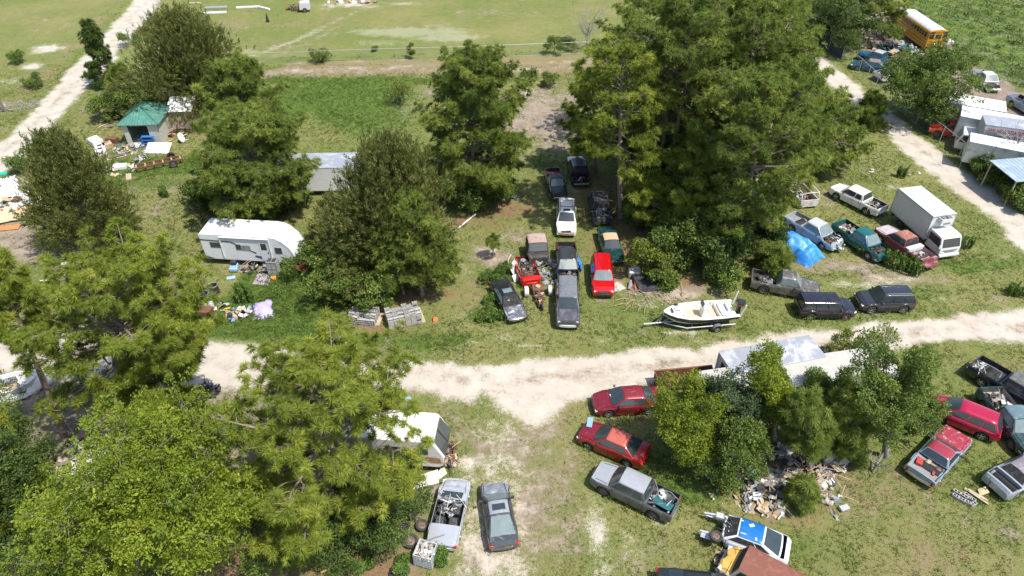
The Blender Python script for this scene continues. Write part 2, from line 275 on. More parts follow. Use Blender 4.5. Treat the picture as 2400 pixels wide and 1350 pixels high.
# ground material
def ground_mat():
    m = bpy.data.materials.new('ground_cover'); m.use_nodes = True; nt = m.node_tree; b = nt.nodes['Principled BSDF']
    tc = nt.nodes.new('ShaderNodeTexCoord'); vec = tc.outputs['Object']
    a1 = nt.nodes.new('ShaderNodeAttribute'); a1.attribute_name = 'm1'; a2 = nt.nodes.new('ShaderNodeAttribute'); a2.attribute_name = 'm2'
    s1 = nt.nodes.new('ShaderNodeSeparateColor'); nt.links.new(a1.outputs['Color'], s1.inputs[0]); s2 = nt.nodes.new('ShaderNodeSeparateColor'); nt.links.new(a2.outputs['Color'], s2.inputs[0])
    sand, dirt, lush, dry = s1.outputs[0], s1.outputs[1], s1.outputs[2], a1.outputs['Alpha']
    litter, gravel, crop, pale = s2.outputs[0], s2.outputs[1], s2.outputs[2], a2.outputs['Alpha']
    nA = noise(nt, .16, 5, .6, vec); nB = noise(nt, .9, 6, .65, vec); nC = noise(nt, 4.5, 5, .7, vec); nD = noise(nt, 16, 4, .75, vec)
    def soft(ch, n, k=2.2, lo=.40, hi=.60):        # patchy edge: the mask is eaten into by noise
        d = mth(nt, 'SUBTRACT', n, .5); v = mth(nt, 'MULTIPLY_ADD', d, k, ch)
        r = nt.nodes.new('ShaderNodeMapRange'); r.interpolation_type = 'SMOOTHSTEP'; nt.links.new(v, r.inputs[0]); r.inputs[1].default_value = lo; r.inputs[2].default_value = hi
        return r.outputs[0]
    def ms(n, lo, hi):
        r = nt.nodes.new('ShaderNodeMapRange'); nt.links.new(n, r.inputs[0]); r.inputs[1].default_value = lo; r.inputs[2].default_value = hi; return r.outputs[0]
    nBC = mth(nt, 'MULTIPLY_ADD', nC, .5, mth(nt, 'MULTIPLY', nB, .5)); nCD = mth(nt, 'MULTIPLY_ADD', nD, .5, mth(nt, 'MULTIPLY', nC, .5))
    g = mix(nt, ms(nB, .3, .7), G_A, G_B)
    g = mix(nt, ms(nCD, .36, .62), tuple(x*.62 for x in G_A), g)
    g = mix(nt, mth(nt, 'MULTIPLY', ms(nD, .48, .68), .55), g, G_C)
    nF = noise(nt, .045, 6, .7, vec); g = mix(nt, mth(nt, 'MULTIPLY', ms(nF, .42, .62), .45), g, (.30, .27, .11)); g = mix(nt, mth(nt, 'MULTIPLY', ms(nF, .55, .40), .35), g, (.13, .19, .04))
    dfac = mth(nt, 'ADD', mth(nt, 'MULTIPLY', ms(nA, .46, .72), .55), dry)
    g = mix(nt, soft(mth(nt, 'MULTIPLY', dfac, .85), nBC, 2.4, .3, .8), g, mix(nt, ms(nD, .35, .65), (.17, .135, .06), (.30, .25, .14)))
    g = mix(nt, soft(lush, nBC, 1.6, .3, .6), g, mix(nt, ms(nCD, .38, .62), (.04, .08, .014), (.14, .205, .042)))
    g = mix(nt, mth(nt, 'MULTIPLY', soft(pale, nBC, 2, .2, .8), .55), g, (.36, .37, .25))
    cr = nt.nodes.new('ShaderNodeTexWave'); mp = nt.nodes.new('ShaderNodeMapping'); mp.inputs['Rotation'].default_value = (0, 0, R(-CROPA)); nt.links.new(vec, mp.inputs[0]); nt.links.new(mp.outputs[0], cr.inputs[0])
    cr.bands_direction = 'Y'; cr.inputs['Scale'].default_value = .10; cr.inputs['Distortion'].default_value = 9; cr.inputs['Detail'].default_value = 3; cr.inputs['Detail Scale'].default_value = 2
    cc = mix(nt, ms(nCD, .38, .62), (.04, .075, .014), (.17, .24, .05)); cc = mix(nt, mth(nt, 'MULTIPLY', soft(cr.outputs['Fac'], nBC, 3.0, .6, 1.1), .5), cc, (.26, .23, .17))
    g = mix(nt, soft(crop, nBC, .8), g, cc)
    dirt = mth(nt, 'ADD', dirt, mth(nt, 'MULTIPLY', ms(noise(nt, .33, 6, .7, vec), .49, .68), mth(nt, 'MULTIPLY_ADD', crop, -.5, .5)))
    dirt = mth(nt, 'MULTIPLY', dirt, mth(nt, 'MULTIPLY_ADD', lush, -.6, 1.0))
    d = mix(nt, ms(nB, .35, .65), (.26, .205, .155), (.38, .315, .25)); d = mix(nt, ms(nD, .5, .7), d, (.14, .11, .075))
    g = mix(nt, soft(dirt, mth(nt, 'MULTIPLY_ADD', nD, .4, mth(nt, 'MULTIPLY', nBC, .6)), 3.6, .32, .95), g, d)
    lt = mix(nt, ms(nCD, .35, .65), (.13, .075, .04), (.31, .20, .12)); g = mix(nt, soft(litter, nBC, 3.6, .3, 1.0), g, lt)
    gv = mix(nt, ms(nB, .35, .65), (.24, .185, .145), (.33, .265, .215)); gv = mix(nt, ms(nD, .45, .75), gv, (.17, .135, .11)); g = mix(nt, soft(gravel, nBC, .9), g, gv)
    s = mix(nt, ms(nB, .3, .7), (.43, .385, .325), (.53, .485, .42)); s = mix(nt, mth(nt, 'MULTIPLY', ms(nD, .5, .75), .45), s, (.36, .29, .22)); s = mix(nt, mth(nt, 'MULTIPLY', ms(nA, .5, .66), .35), s, (.42, .35, .27))
    g = mix(nt, soft(sand, mth(nt, 'MULTIPLY_ADD', nD, .45, mth(nt, 'MULTIPLY', nBC, .55)), 3.4, .36, .92), g, s)
    nt.links.new(g, b.inputs['Base Color']); b.inputs['Roughness'].default_value = .95; b.inputs['Specular IOR Level'].default_value = .1
    bn = nt.nodes.new('ShaderNodeBump'); bn.inputs['Distance'].default_value = .12
    nt.links.new(mth(nt, 'SUBTRACT', .9, mth(nt, 'MULTIPLY', soft(sand, nBC, 2.2), .7)), bn.inputs['Strength'])
    nt.links.new(nCD, bn.inputs['Height']); nt.links.new(bn.outputs[0], b.inputs['Normal']); MATS['ground'] = m; return m
G_A = (.130, .160, .042); G_B = (.245, .255, .082); G_C = (.40, .375, .19); CROPA = -38
GM = ground_mat()
def axis(lo, hi, step, far):
    a = list(np.arange(lo, hi, step)); s = step
    x = hi; r = []
    while x < far: r.append(x); s *= 1.18; x += s
    r.append(far); s = step; x = lo; l = []
    while x > -far: x -= s; s *= 1.18; l.append(max(x, -far))
    return np.array(l[::-1]+a+r)
def cov_attr(x, y):
    C = cover(x, y); return {'m1': C[:, :4].copy(), 'm2': C[:, 4:8].copy()}
ax = axis(-62, 62, .36, 3500); ay = axis(10, 120, .36, 3500)
GX, GY = np.meshgrid(ax, ay); gx, gy = GX.ravel(), GY.ravel(); nx, ny = len(ax), len(ay)
idx = np.arange(nx*ny).reshape(ny, nx)
F = np.stack([idx[:-1, :-1], idx[:-1, 1:], idx[1:, 1:], idx[1:, :-1]], -1).reshape(-1, 4)
tag(link('ground', np_mesh('ground', np.stack([gx, gy, gx*0], -1), F, [GM], cov_attr(gx, gy), smooth=True)), kind='structure')
def ribbon(name, pts, wd, z, label):
    q = [P(*p) for p in pts]; s = [0]
    for a, b in zip(q, q[1:]): s.append(s[-1]+(b-a).length)
    ss = np.arange(0, s[-1], .35); X = np.interp(ss, s, [a.x for a in q]); Y = np.interp(ss, s, [a.y for a in q]); W = np.interp(ss, s, wd)
    for _ in range(12): X[1:-1] = (X[:-2]+X[2:])/2; Y[1:-1] = (Y[:-2]+Y[2:])/2
    tx, ty = np.gradient(X), np.gradient(Y); l = np.hypot(tx, ty)+1e-9; nxv, nyv = -ty/l, tx/l; n = 13; rows = []
    el = W/2+(vnoise(ss, ss*0, .5, 4)-.5)*1.1+(vnoise(ss, ss*0, 1.9, 5)-.5)*.5; er = W/2+(vnoise(ss, ss*0, .5, 6)-.5)*1.1+(vnoise(ss, ss*0, 1.9, 7)-.5)*.5
    for j in range(n):
        t = j/(n-1); off = -er*(1-t)+el*t; rows.append(np.stack([X+nxv*off, Y+nyv*off, np.full_like(X, z)], -1))
    V = np.stack(rows, 1).reshape(-1, 3); k = len(ss); id_ = np.arange(k*n).reshape(k, n)
    F = np.stack([id_[:-1, :-1], id_[1:, :-1], id_[1:, 1:], id_[:-1, 1:]], -1).reshape(-1, 4)[:, ::-1]
    o = link(name, np_mesh(name, V, F, [GM], cov_attr(V[:, 0], V[:, 1]), smooth=True)); tag(o, label, 'road', kind='structure')
ribbon('sand_road', MAIN, MAINW, .010, 'pale sand road curving across the whole yard')
ribbon('sand_track', LROAD, LROADW, .006, 'rutted white sand track running away beside the left field')
ribbon('gravel_lane', RROAD, RROADW, .006, 'pale gravel lane running along the chain-link fence on the right')
# ================================================================== vegetation
def nrm(a): return a/(np.linalg.norm(a, axis=-1, keepdims=True)+1e-9)
def t_tuft(n, L, wd, seed, lo=-.35):
    "needle tuft: thin blades radiating from a twig end"
    r = np.random.RandomState(seed); z = r.uniform(lo, 1, n); a = r.uniform(0, 6.283, n); q = np.sqrt(1-np.clip(z, -1, 1)**2)
    d = np.stack([q*np.cos(a), q*np.sin(a), z], -1); L_ = L*r.uniform(.7, 1.1, n)[:, None]; p = nrm(np.cross(d, r.randn(n, 3)))*wd
    V = np.stack([d*.03-p, d*.03+p, d*L_*.75+p*.8-np.array([0, 0, .02]), d*L_-np.array([0, 0, .05])], 1)
    V = np.concatenate([V[:, :1], V[:, 1:2], V[:, 3:4]], 1)
    return V.reshape(-1, 3), np.arange(n*3).reshape(-1, 3)
def t_leaf(n, Rr, s, seed, flat=.7, up=.6):
    "clump of small folded leaves"
    r = np.random.RandomState(seed); c = nrm(r.randn(n, 3))*(r.rand(n, 1)**.5)*Rr; c[:, 2] *= flat
    nn = nrm(r.randn(n, 3)+np.array([0, 0, up])); u = nrm(np.cross(nn, r.randn(n, 3))); v = np.cross(nn, u); q = s*r.uniform(.7, 1.25, (n, 1))
    V = np.stack([c-u*q, c+v*q*.55, c+u*q, c-v*q*.55], 1)
    return V.reshape(-1, 3), np.arange(n*4).reshape(-1, 4)
def t_spray(n, L, s, seed):
    "feathery cedar spray along +z"
    r = np.random.RandomState(seed); t = r.rand(n); c = np.stack([r.randn(n)*.11*(1.1-t), r.randn(n)*.11*(1.1-t), t*L], -1)
    d = nrm(np.stack([r.randn(n)*.55, r.randn(n)*.55, np.ones(n)], -1)); p = nrm(np.cross(d, r.randn(n, 3)))*s*.32; q = s*r.uniform(.8, 1.4, (n, 1))
    V = np.stack([c-p, c+p, c+d*q*1.7], 1); return V.reshape(-1, 3), np.arange(n*3).reshape(-1, 3)
TUFT = [t_tuft(64, .40, .020, i) for i in range(4)]; TUFTF = [t_tuft(40, .44, .028, i+9) for i in range(4)]
LEAFN = [t_leaf(26, .30, .068, i) for i in range(4)]; LEAFF = [t_leaf(17, .36, .105, i+5) for i in range(4)]
SPRAY = [t_spray(18, .62, .115, i) for i in range(4)]
def frames(d, r):
    d = nrm(d); u = nrm(np.cross(d, r.randn(*d.shape))); v = np.cross(d, u); return np.stack([u, v, d], -1)
def scatter(tmpl, Pp, D, S, r, rv=None):
    "place template clumps at points Pp with axis D and scale S"
    k = len(Pp); Mx = frames(D, r)*np.asarray(S)[:, None, None]; vv = []; ff = []; rr = []; off = 0; rv = r.rand(k) if rv is None else rv
    w_ = r.randint(0, len(tmpl), k)
    for i, (V, F) in enumerate(tmpl):
        s = np.where(w_ == i)[0]
        if not len(s): continue
        A = np.einsum('kij,nj->kni', Mx[s], V)+Pp[s][:, None]; n = len(V)
        B = F[None]+(np.arange(len(s))*n)[:, None, None]+off; vv.append(A.reshape(-1, 3)); ff.append(B.reshape(-1, F.shape[1])); rr.append(np.repeat(rv[s], n)); off += len(s)*n
    return np.concatenate(vv), np.concatenate(ff), np.concatenate(rr)+r.uniform(-.12, .12, off)
def tubes(segs, n=5):
    A = np.array([s[0] for s in segs], float); B = np.array([s[1] for s in segs], float); ra = np.array([s[2] for s in segs]); rb = np.array([s[3] for s in segs])
    d = nrm(B-A); ref = np.where(np.abs(d[:, 2:3]) < .9, [[0, 0, 1.]], [[1., 0, 0]]); u = nrm(np.cross(d, ref)); v = np.cross(d, u)
    a = np.arange(n)/n*6.2832; ring = u[:, None]*np.cos(a)[None, :, None]+v[:, None]*np.sin(a)[None, :, None]
    V = np.concatenate([A[:, None]+ring*ra[:, None, None], B[:, None]+ring*rb[:, None, None]], 1).reshape(-1, 3); j = np.arange(n); q = np.stack([j, (j+1) % n, (j+1) % n+n, j+n], -1)
    return V, (q[None]+(np.arange(len(segs))*2*n)[:, None, None]).reshape(-1, 4)
def bark(name, c1, c2):
    m = mat(name, c1, .9, wear=c2, amt=.9, wscale=5, bump=.6); return m
BK_PINE = bark('pine_bark', (.33, .275, .235), (.20, .15, .12)); BK_OAK = bark('oak_bark', (.36, .34, .30), (.13, .115, .10)); BK_DEAD = bark('dead_wood', (.42, .39, .35), (.28, .25, .22))
LF_PINE = leafmat('pine_needles', (.13, .18, .024), (.30, .355, .048), (.48, .49, .09), .42); LF_PINEF = leafmat('dark_pine_needles', (.115, .17, .030), (.26, .33, .062), (.43, .47, .11), .45)
LF_CEDAR = leafmat('cedar_sprays', (.09, .11, .028), (.195, .215, .054), (.31, .31, .09), .38); LF_OAK = leafmat('bright_oak_leaves', (.14, .20, .02), (.29, .365, .036), (.43, .46, .065), .45)
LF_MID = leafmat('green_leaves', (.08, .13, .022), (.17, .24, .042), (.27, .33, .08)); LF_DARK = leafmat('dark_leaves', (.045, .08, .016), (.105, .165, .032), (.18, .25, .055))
LF_YEL = leafmat('yellow_green_leaves', (.10, .14, .02), (.22, .26, .035), (.33, .33, .06)); LF_VINE = leafmat('vine_leaves', (.06, .115, .02), (.14, .235, .04), (.25, .33, .08)); LF_BLUE = leafmat('grey_green_leaves', (.05, .085, .035), (.105, .155, .065), (.16, .21, .10))
LF_STRAW = leafmat('dry_stems', (.20, .15, .08), (.34, .27, .15), (.42, .36, .22)); LF_GRASS = leafmat('grass_blades', (.085, .13, .022), (.18, .22, .05), (.37, .33, .15), .25, .8)
def finish(name, base, lab, cat, grp, segs, parts, bk):
    t = empty(name, base, 0, lab, cat, grp)
    if segs:
        V, F = tubes(segs, 6); link('trunk', np_mesh('trunk', V, F, [bk], smooth=True), t)
    for V, F, r_, m in parts: link('crown', np_mesh('crown', V, F, [m], {'rnd': np.clip(r_, 0, 1)}), t)
    return t
SEED = [100]
def place(base, top, h):
    b = P(*base); b.z = 0
    return b, (h if h else H_at(b, top))
def boxfit(b, segs, T, box, pad, keepz=False):
    "adjust crown spread, lean and height so that the tree fills the span it has in the photo"
    T = T.copy(); S = np.array([[a, c] for a, c, _, _ in segs], float) if segs else np.zeros((1, 2, 3)); H = max(.5, np.percentile(T[:, 2], 99)); zc = np.median(T[:, 2])/H; lean = np.zeros(2)
    def px(Q): X = Q[:, 0]+b.x; Y = Q[:, 1]+b.y; Z = Q[:, 2]-CH; f = Y*math.cos(_t)-Z*math.sin(_t); return 1200+CF*X/f, 675-CF*(Y*math.sin(_t)+Z*math.cos(_t))/f, f
    for _ in range(6):
        x, y, f = px(T); pp = pad*CF/f.mean(); x0, x1 = np.percentile(x, 1.5)-pp, np.percentile(x, 98.5)+pp; y0 = np.percentile(y, 1)-pp*.6
        s = np.clip((box[1]-box[0]-2*pp)/max(5, x1-x0-2*pp), .6, 1.6)**.8; sh = ((box[0]+box[1])-(x0+x1))/2*f.mean()/CF; dz = (y0-box[2])*f.mean()/CF/math.cos(_t); sz = np.clip(1+dz/H/1.0, .7, 1.35)
        for A in (T, S.reshape(-1, 3)):
            u = A[:, 2:3]/H; A[:, :2] = (A[:, :2]-lean*u)*s+lean*u; A[:, 0] += sh*np.clip(A[:, 2]/H/zc, 0, 1.3)*.9
            A[:, 2] *= sz
        lean = lean+np.array([sh, 0])*.9/zc; H *= sz
    return [(S[i, 0], S[i, 1], q[2], q[3]) for i, q in enumerate(segs)], T
def pine(base, top, rad, lab, grp=None, cb=.42, nb=46, near=False, h=None, lean=(0, 0), m=None, ts=1., dens=1., name='pine_tree', cat='tree', trunk=True, prof=None, box=None):
    b, H = place(base, top, h); SEED[0] += 1; r = np.random.RandomState(SEED[0]); lx, ly = lean; segs = []; r0 = .0125*H+.06
    cx = np.cumsum(r.uniform(-.012, .012, 9))*H; cy = np.cumsum(r.uniform(-.012, .012, 9))*H
    def axis_(t): return np.array([lx*t**1.5+np.interp(t, np.linspace(0, 1, 9), cx-cx[0]), ly*t**1.5+np.interp(t, np.linspace(0, 1, 9), cy-cy[0]), t*H])
    for i in range(12): segs.append((axis_(i/12), axis_((i+1)/12), r0*(1-i/12*.86)*(1.25 if i == 0 else 1), r0*(1-(i+1)/12*.86)))
    T = []; TD = []; clump = []
    nb = int(nb)
    for i in range(nb):
        u = (i+.5*r.rand())/nb; t = cb+(1-cb)*u**.9; p0 = axis_(min(t, .985))
        pr = (math.sin(math.pi*min(1, .18+.80*u))**.7) if prof is None else prof(u)
        L = rad*pr*r.uniform(.62, 1.08)+.35; az = i*2.39996+r.uniform(-.5, .5); el = R(-8+62*u**1.3+r.uniform(-9, 9))
        dv = np.array([math.cos(az)*math.cos(el), math.sin(az)*math.cos(el), math.sin(el)]); side = np.array([-math.sin(az), math.cos(az), 0]); br = max(.022, .010*L+.014)*(1.35 if near else 1.35)
        pts = [p0+dv*L*s+np.array([0, 0, (.16*L*s*s)]) +side*L*.08*math.sin(3*s+i) for s in (0, .33, .66, 1)]
        for a in range(3): segs.append((pts[a], pts[a+1], br*(1-a*.28), br*(1-(a+1)*.28)))
        k = int((L*1.5+2)*dens); bv = r.rand()
        for j in range(k):
            s0 = (.22 if u > .45 else .38); s = s0+(1-s0)*((j+.6)/k); q = pts[min(2, int(s*3))]+(pts[min(3, int(s*3)+1)]-pts[min(2, int(s*3))])*(s*3-min(2, int(s*3)))
            for sg in ((-1, 1) if j < k-1 else (0,)):
                lt = (1.12-s)*L*.40*r.uniform(.35, 1.15)+.15; e = q+dv*lt*r.uniform(.1, 1.0)+side*sg*lt*r.uniform(.35, 1.1)+np.array([0, 0, lt*r.uniform(-.2, .5)+r.uniform(-.08, .15)])
                if r.rand() < .75: mid_ = (q+e)/2+r.randn(3)*.07; segs += [(q, mid_, br*.26, br*.2), (mid_, e, br*.2, br*.14)]
                for kk in range(2 if r.rand() < .4 else 3):
                    o = r.randn(3)*.24*(kk > 0)*ts; T.append(e+o); TD.append(nrm(dv*.7+side*sg*.4+np.array([0, 0, .9+r.rand()*.6]))); clump.append(bv*.55+r.rand()*.45)
    T = np.array(T); TD = np.array(TD); sx = (H-.25)/np.percentile(T[:, 2], 99.3); ax_ = np.array([lx*.5, ly*.5]); sr = (rad+.1)/np.percentile(np.hypot(*(T[:, :2]-ax_).T), 96)
    def fit(p): p = np.array(p, float); return np.array([ax_[0]*(p[2]/H)+(p[0]-ax_[0]*(p[2]/H))*sr, ax_[1]*(p[2]/H)+(p[1]-ax_[1]*(p[2]/H))*sr, p[2]*sx])
    segs = [(fit(a), fit(c), q, e) for a, c, q, e in segs]; T = np.array([fit(p) for p in T])
    if box: segs, T = boxfit(b, segs, T, box, .35 if near else .4)
    V, F, rr = scatter(TUFT if near else TUFTF, T, TD, r.uniform(.8, 1.25, len(T))*ts, r, np.array(clump))
    return finish(name, b, lab, cat, grp, segs if trunk else None, [(V, F, rr, m or (LF_PINE if near else LF_PINEF))], BK_PINE)
def broad(base, top, rad, lab, grp=None, m=None, nl=34, per=40, near=False, h=None, lo=.18, lr=.30, name='leafy_tree', cat='tree', ry=None, stems=1, bk=None, ls=1., lobes=None, flat=.75, tr=1., box=None):
    b, H = place(base, top, h); SEED[0] += 1; r = np.random.RandomState(SEED[0]); segs = []; ry = ry or rad; ctr = np.array([0, 0, H*(lo+1)/2]); hz = H*(1-lo)/2
    C = []
    while len(C) < nl:
        d = nrm(r.randn(3)); q = r.rand()**.45*.86; c = ctr+d*np.array([rad, ry, hz])*q
        if c[2] < H*lo*.9: continue
        if all(np.linalg.norm((c-e)/np.array([1, 1, .8])) > rad*lr*.55 for e in C) or r.rand() < .12: C.append(c)
    fork = np.array([0, 0, H*max(.12, lo*.8)]); r0 = (.016*H+.05)*tr
    for s in range(stems):
        o = np.array([r.uniform(-.3, .3), r.uniform(-.3, .3), 0])*(stems > 1); segs.append((o, fork+o*.4, r0, r0*.75))
    mid = ctr*np.array([1, 1, .95]); segs.append((fork, mid, r0*.75, r0*.35))
    Pp = []; D = []; cv = []
    for c in C:
        t = np.clip(r.uniform(.1, .7), 0, 1); a = fork+(mid-fork)*t; k1 = a+(c-a)*.5+r.randn(3)*.25; segs += [(a, k1, r0*.35, r0*.2), (k1, c, r0*.2, r0*.07)]
        R_ = rad*lr*r.uniform(.75, 1.25); n = int(per*r.uniform(.7, 1.2)); bv = r.rand()
        d = nrm(r.randn(n, 3)+np.array([0, 0, .25])); q = (r.rand(n, 1)**.35)*R_; pp = c+d*q*np.array([1, 1, flat]); Pp.append(pp); D.append(nrm(d+np.array([0, 0, .4]))); cv.append(bv*.55+r.rand(n)*.45)
        for e in pp[::9]: segs.append((c, e, r0*.06+.008, .006))
    Pp = np.concatenate(Pp); D = np.concatenate(D)
    if box: segs, Pp = boxfit(b, segs, Pp, box, .25)
    Pp[:, 2] = np.maximum(Pp[:, 2], .12)
    V, F, rr = scatter(LEAFN if near else LEAFF, Pp, D, r.uniform(.75, 1.25, len(Pp))*ls, r, np.concatenate(cv))
    return finish(name, b, lab, cat, grp, segs, [(V, F, rr, m or LF_MID)], bk or BK_OAK)
def cedar(base, top, rad, lab, grp=None, n=2600, h=None, m=None, lo=.06, round_=.75, name='cedar_tree', ls=1., box=None):
    b, H = place(base, top, h); SEED[0] += 1; r = np.random.RandomState(SEED[0]); segs = [((0, 0, 0), (0, 0, H*.92), .02*H+.05, .03)]; nb = 90
    Pp = []; D = []; cv = []
    for i in range(nb):
        u = (i+.5)/nb; z = H*(lo+(1-lo)*u)*.96; pr = (1-u**1.7)**round_*(.78+.22*math.sin(min(1, u*4)*math.pi/2)); L = rad*pr*r.uniform(.72, 1.08)+.2; az = i*2.39996+r.uniform(-.6, .6)
        dv = np.array([math.cos(az), math.sin(az), .35+.9*u]); dv /= np.linalg.norm(dv); p0 = np.array([0, 0, max(.2, z-L*.25)]); segs.append((p0, p0+dv*L*.9, .035, .01)); k = int(n/nb*(.35+pr)); bv = r.rand()
        s = .3+.7*r.rand(k)**.7; off = r.randn(k, 3)*.2*rad*(.45+.3*(1-s[:, None]))*np.array([1, 1, .7]); q = p0+dv*L*s[:, None]+off; Pp.append(q)
        D.append(nrm(nrm(q-np.array([0, 0, H*.35]))*.8+np.array([0, 0, .75])+r.randn(k, 3)*.25)); cv.append(bv*.55+r.rand(k)*.45)
    Pp = np.concatenate(Pp); D = np.concatenate(D)
    if box: segs, Pp = boxfit(b, segs, Pp, box, .4)
    Pp[:, 2] = np.maximum(Pp[:, 2], .15)
    V, F, rr = scatter(SPRAY, Pp, D, r.uniform(.75, 1.3, len(Pp))*ls, r, np.concatenate(cv))
    return finish(name, b, lab, 'tree', grp, segs, [(V, F, rr, m or LF_CEDAR)], BK_PINE)
def shrub(base, rad, h, lab, m=None, nl=10, per=16, grp=None, ls=1., name='shrub', cat='shrub', near=False, ry=None):
    return broad(base, 0, rad, lab, grp, m or LF_MID, nl, per, near, h, .1, .38, name, cat, ry, 3, None, ls, tr=.4)
def deadtree(base, h, rad, lab, n=22, name='bare_tree'):
    b = P(*base); SEED[0] += 1; r = np.random.RandomState(SEED[0]); segs = [((0, 0, 0), (.1, 0, h*.6), .09, .05)]
    for i in range(n):
        a = np.array([.05, 0, h*r.uniform(.1, .6)]); d = nrm(np.array([r.randn(), r.randn(), abs(r.randn())+.5])); e = a+d*rad*r.uniform(.5, 1); segs.append((a, e, .035, .018))
        for k in range(5): q = a+(e-a)*r.uniform(.3, 1); segs.append((q, q+nrm(d+r.randn(3)*.6)*rad*.4, .015, .006))
    t = empty(name, b, 0, lab, 'bare tree'); V, F = tubes(segs, 5); link('branch', np_mesh('branch', V, F, [BK_DEAD], smooth=True), t); return t

GP = 'pines of the big grove behind the cars'
# near foreground trees
pine((770, 1235), 768, 6.6, 'tall sparse pine standing between the bright oak and the cars, trunk showing through', cb=.20, nb=62, near=True, lean=(.4, .5), dens=.84, box=(540, 982, 765))
pine((152, 1018), 560, 4.0, 'pine at the left edge with a long bare leaning trunk', cb=.56, nb=30, near=True, lean=(0, 0), dens=.8, box=(-70, 120, 560))
pine((285, 1010), 548, 7.4, 'wide yellow-green pine spreading over the road at the left', cb=.44, nb=56, near=True, lean=(0, 0), dens=.74, box=(40, 492, 548))
pine((335, 1035), 640, 5.4, 'smaller pine crowding the wide one on its road side', cb=.42, nb=34, near=True, lean=(0, 0), dens=.8, box=(240, 490, 700))
pine((-25, 1290), 1120, 4.2, 'pine poking in at the lower left edge over the dark thicket', cb=.4, nb=30, near=True, h=9)
broad((318, 1350), 905, 7.6, 'large bright green oak filling the bottom left', m=LF_OAK, nl=78, per=62, near=True, h=8.8, lo=.16, lr=.25, ry=6.8, ls=1.05, flat=.6, box=(70, 570, 930))
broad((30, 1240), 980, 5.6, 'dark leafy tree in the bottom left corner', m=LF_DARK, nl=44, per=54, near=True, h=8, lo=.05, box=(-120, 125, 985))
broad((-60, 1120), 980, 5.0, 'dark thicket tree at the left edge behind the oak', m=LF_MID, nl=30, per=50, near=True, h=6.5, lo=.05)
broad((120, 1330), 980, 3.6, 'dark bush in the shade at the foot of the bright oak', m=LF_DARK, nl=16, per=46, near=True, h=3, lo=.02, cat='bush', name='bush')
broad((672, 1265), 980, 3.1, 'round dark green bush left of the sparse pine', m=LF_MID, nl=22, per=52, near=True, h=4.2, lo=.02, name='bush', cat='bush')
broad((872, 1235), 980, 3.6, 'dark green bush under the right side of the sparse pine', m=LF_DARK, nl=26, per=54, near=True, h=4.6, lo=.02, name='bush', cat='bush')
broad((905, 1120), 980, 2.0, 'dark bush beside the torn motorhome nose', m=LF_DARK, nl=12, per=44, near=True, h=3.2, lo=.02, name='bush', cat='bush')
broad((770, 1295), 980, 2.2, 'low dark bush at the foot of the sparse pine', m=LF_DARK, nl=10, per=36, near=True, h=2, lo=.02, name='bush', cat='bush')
# left middle
cedar((222, 562), 318, 4.9, 'broad olive cedar between the debris pile and the white camper', n=4200, lo=.02)
cedar((405, 268), 30, 6.6, 'huge dark cedar behind the green-roofed shed', n=4600, lo=.02, round_=.6, box=(280, 548, 28))
cedar((492, 240), 110, 4.2, 'cedar on the right flank of the huge one behind the sheds', n=2200)
broad((455, 262), 118, 4.0, 'bright leafy tree in front of the huge dark cedar', m=LF_YEL, nl=26, per=40, lo=.05)
pine((285, 262), 130, 3.0, 'slim pine left of the huge cedar', cb=.08, nb=38, ts=1.0, prof=lambda u: (1-u)**.6+.1, box=(235, 330, 150))
pine((238, 200), 42, 2.2, 'narrow upright pine by the left sand track', cb=.05, nb=44, ts=.95, prof=lambda u: (1-u)**.5*.9+.15, m=LF_DARK, box=(185, 275, 45))
broad((330, 290), 195, 2.4, 'leafy bush against the back of the green-roofed shed', m=LF_MID, nl=12, per=30, lo=.02, name='bush', cat='bush')
broad((275, 280), 195, 2.4, 'bush at the left corner of the green-roofed shed', m=LF_MID, nl=12, per=30, h=3.5, lo=.02, name='bush', cat='bush')
pine((585, 395), 132, 5.2, 'pine with rounded crown beside the tan shed', cb=.18, nb=60, dens=1.2, box=(464, 668, 135))
pine((610, 515), 240, 5.4, 'pine rising behind the white camper roof', cb=.22, nb=64, dens=1.2, box=(456, 728, 250))
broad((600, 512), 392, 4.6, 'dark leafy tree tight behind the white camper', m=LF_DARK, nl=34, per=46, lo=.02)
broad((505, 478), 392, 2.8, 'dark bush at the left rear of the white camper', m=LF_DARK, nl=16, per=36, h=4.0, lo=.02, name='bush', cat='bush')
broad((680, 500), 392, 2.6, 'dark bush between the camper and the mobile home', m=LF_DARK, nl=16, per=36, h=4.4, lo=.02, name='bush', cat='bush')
cedar((880, 648), 318, 5.9, 'great dark cedar in the middle of the left yard', n=5200, lo=.02, round_=.62, box=(755, 1040, 328))
cedar((790, 560), 398, 3.4, 'cedar leaning against the left of the great one', n=1800, lo=.02, box=(736, 832, 462))
pine((945, 688), 492, 1.9, 'young pine, left one of the thin stand by the block pallets', 'young pines of the thin stand', cb=.28, nb=28, m=LF_PINEF, prof=lambda u: (1-u)**.5*.8+.25)
pine((990, 692), 448, 2.1, 'young pine, tallest of the thin stand by the block pallets', 'young pines of the thin stand', cb=.26, nb=32, m=LF_PINEF, prof=lambda u: (1-u)**.5*.8+.25)
pine((1026, 680), 520, 1.8, 'young pine at the right side of the thin stand', 'young pines of the thin stand', cb=.3, nb=26, m=LF_PINEF, prof=lambda u: (1-u)**.5*.8+.25)
broad((815, 700), 600, 3.2, 'leafy bush overgrowing the left block pallets', m=LF_MID, nl=22, per=34, h=4.0, lo=.02, name='bush', cat='bush')
broad((750, 650), 600, 2.6, 'leafy bush between the camper and the great cedar', m=LF_MID, nl=14, per=34, h=3.0, lo=.02, name='bush', cat='bush')
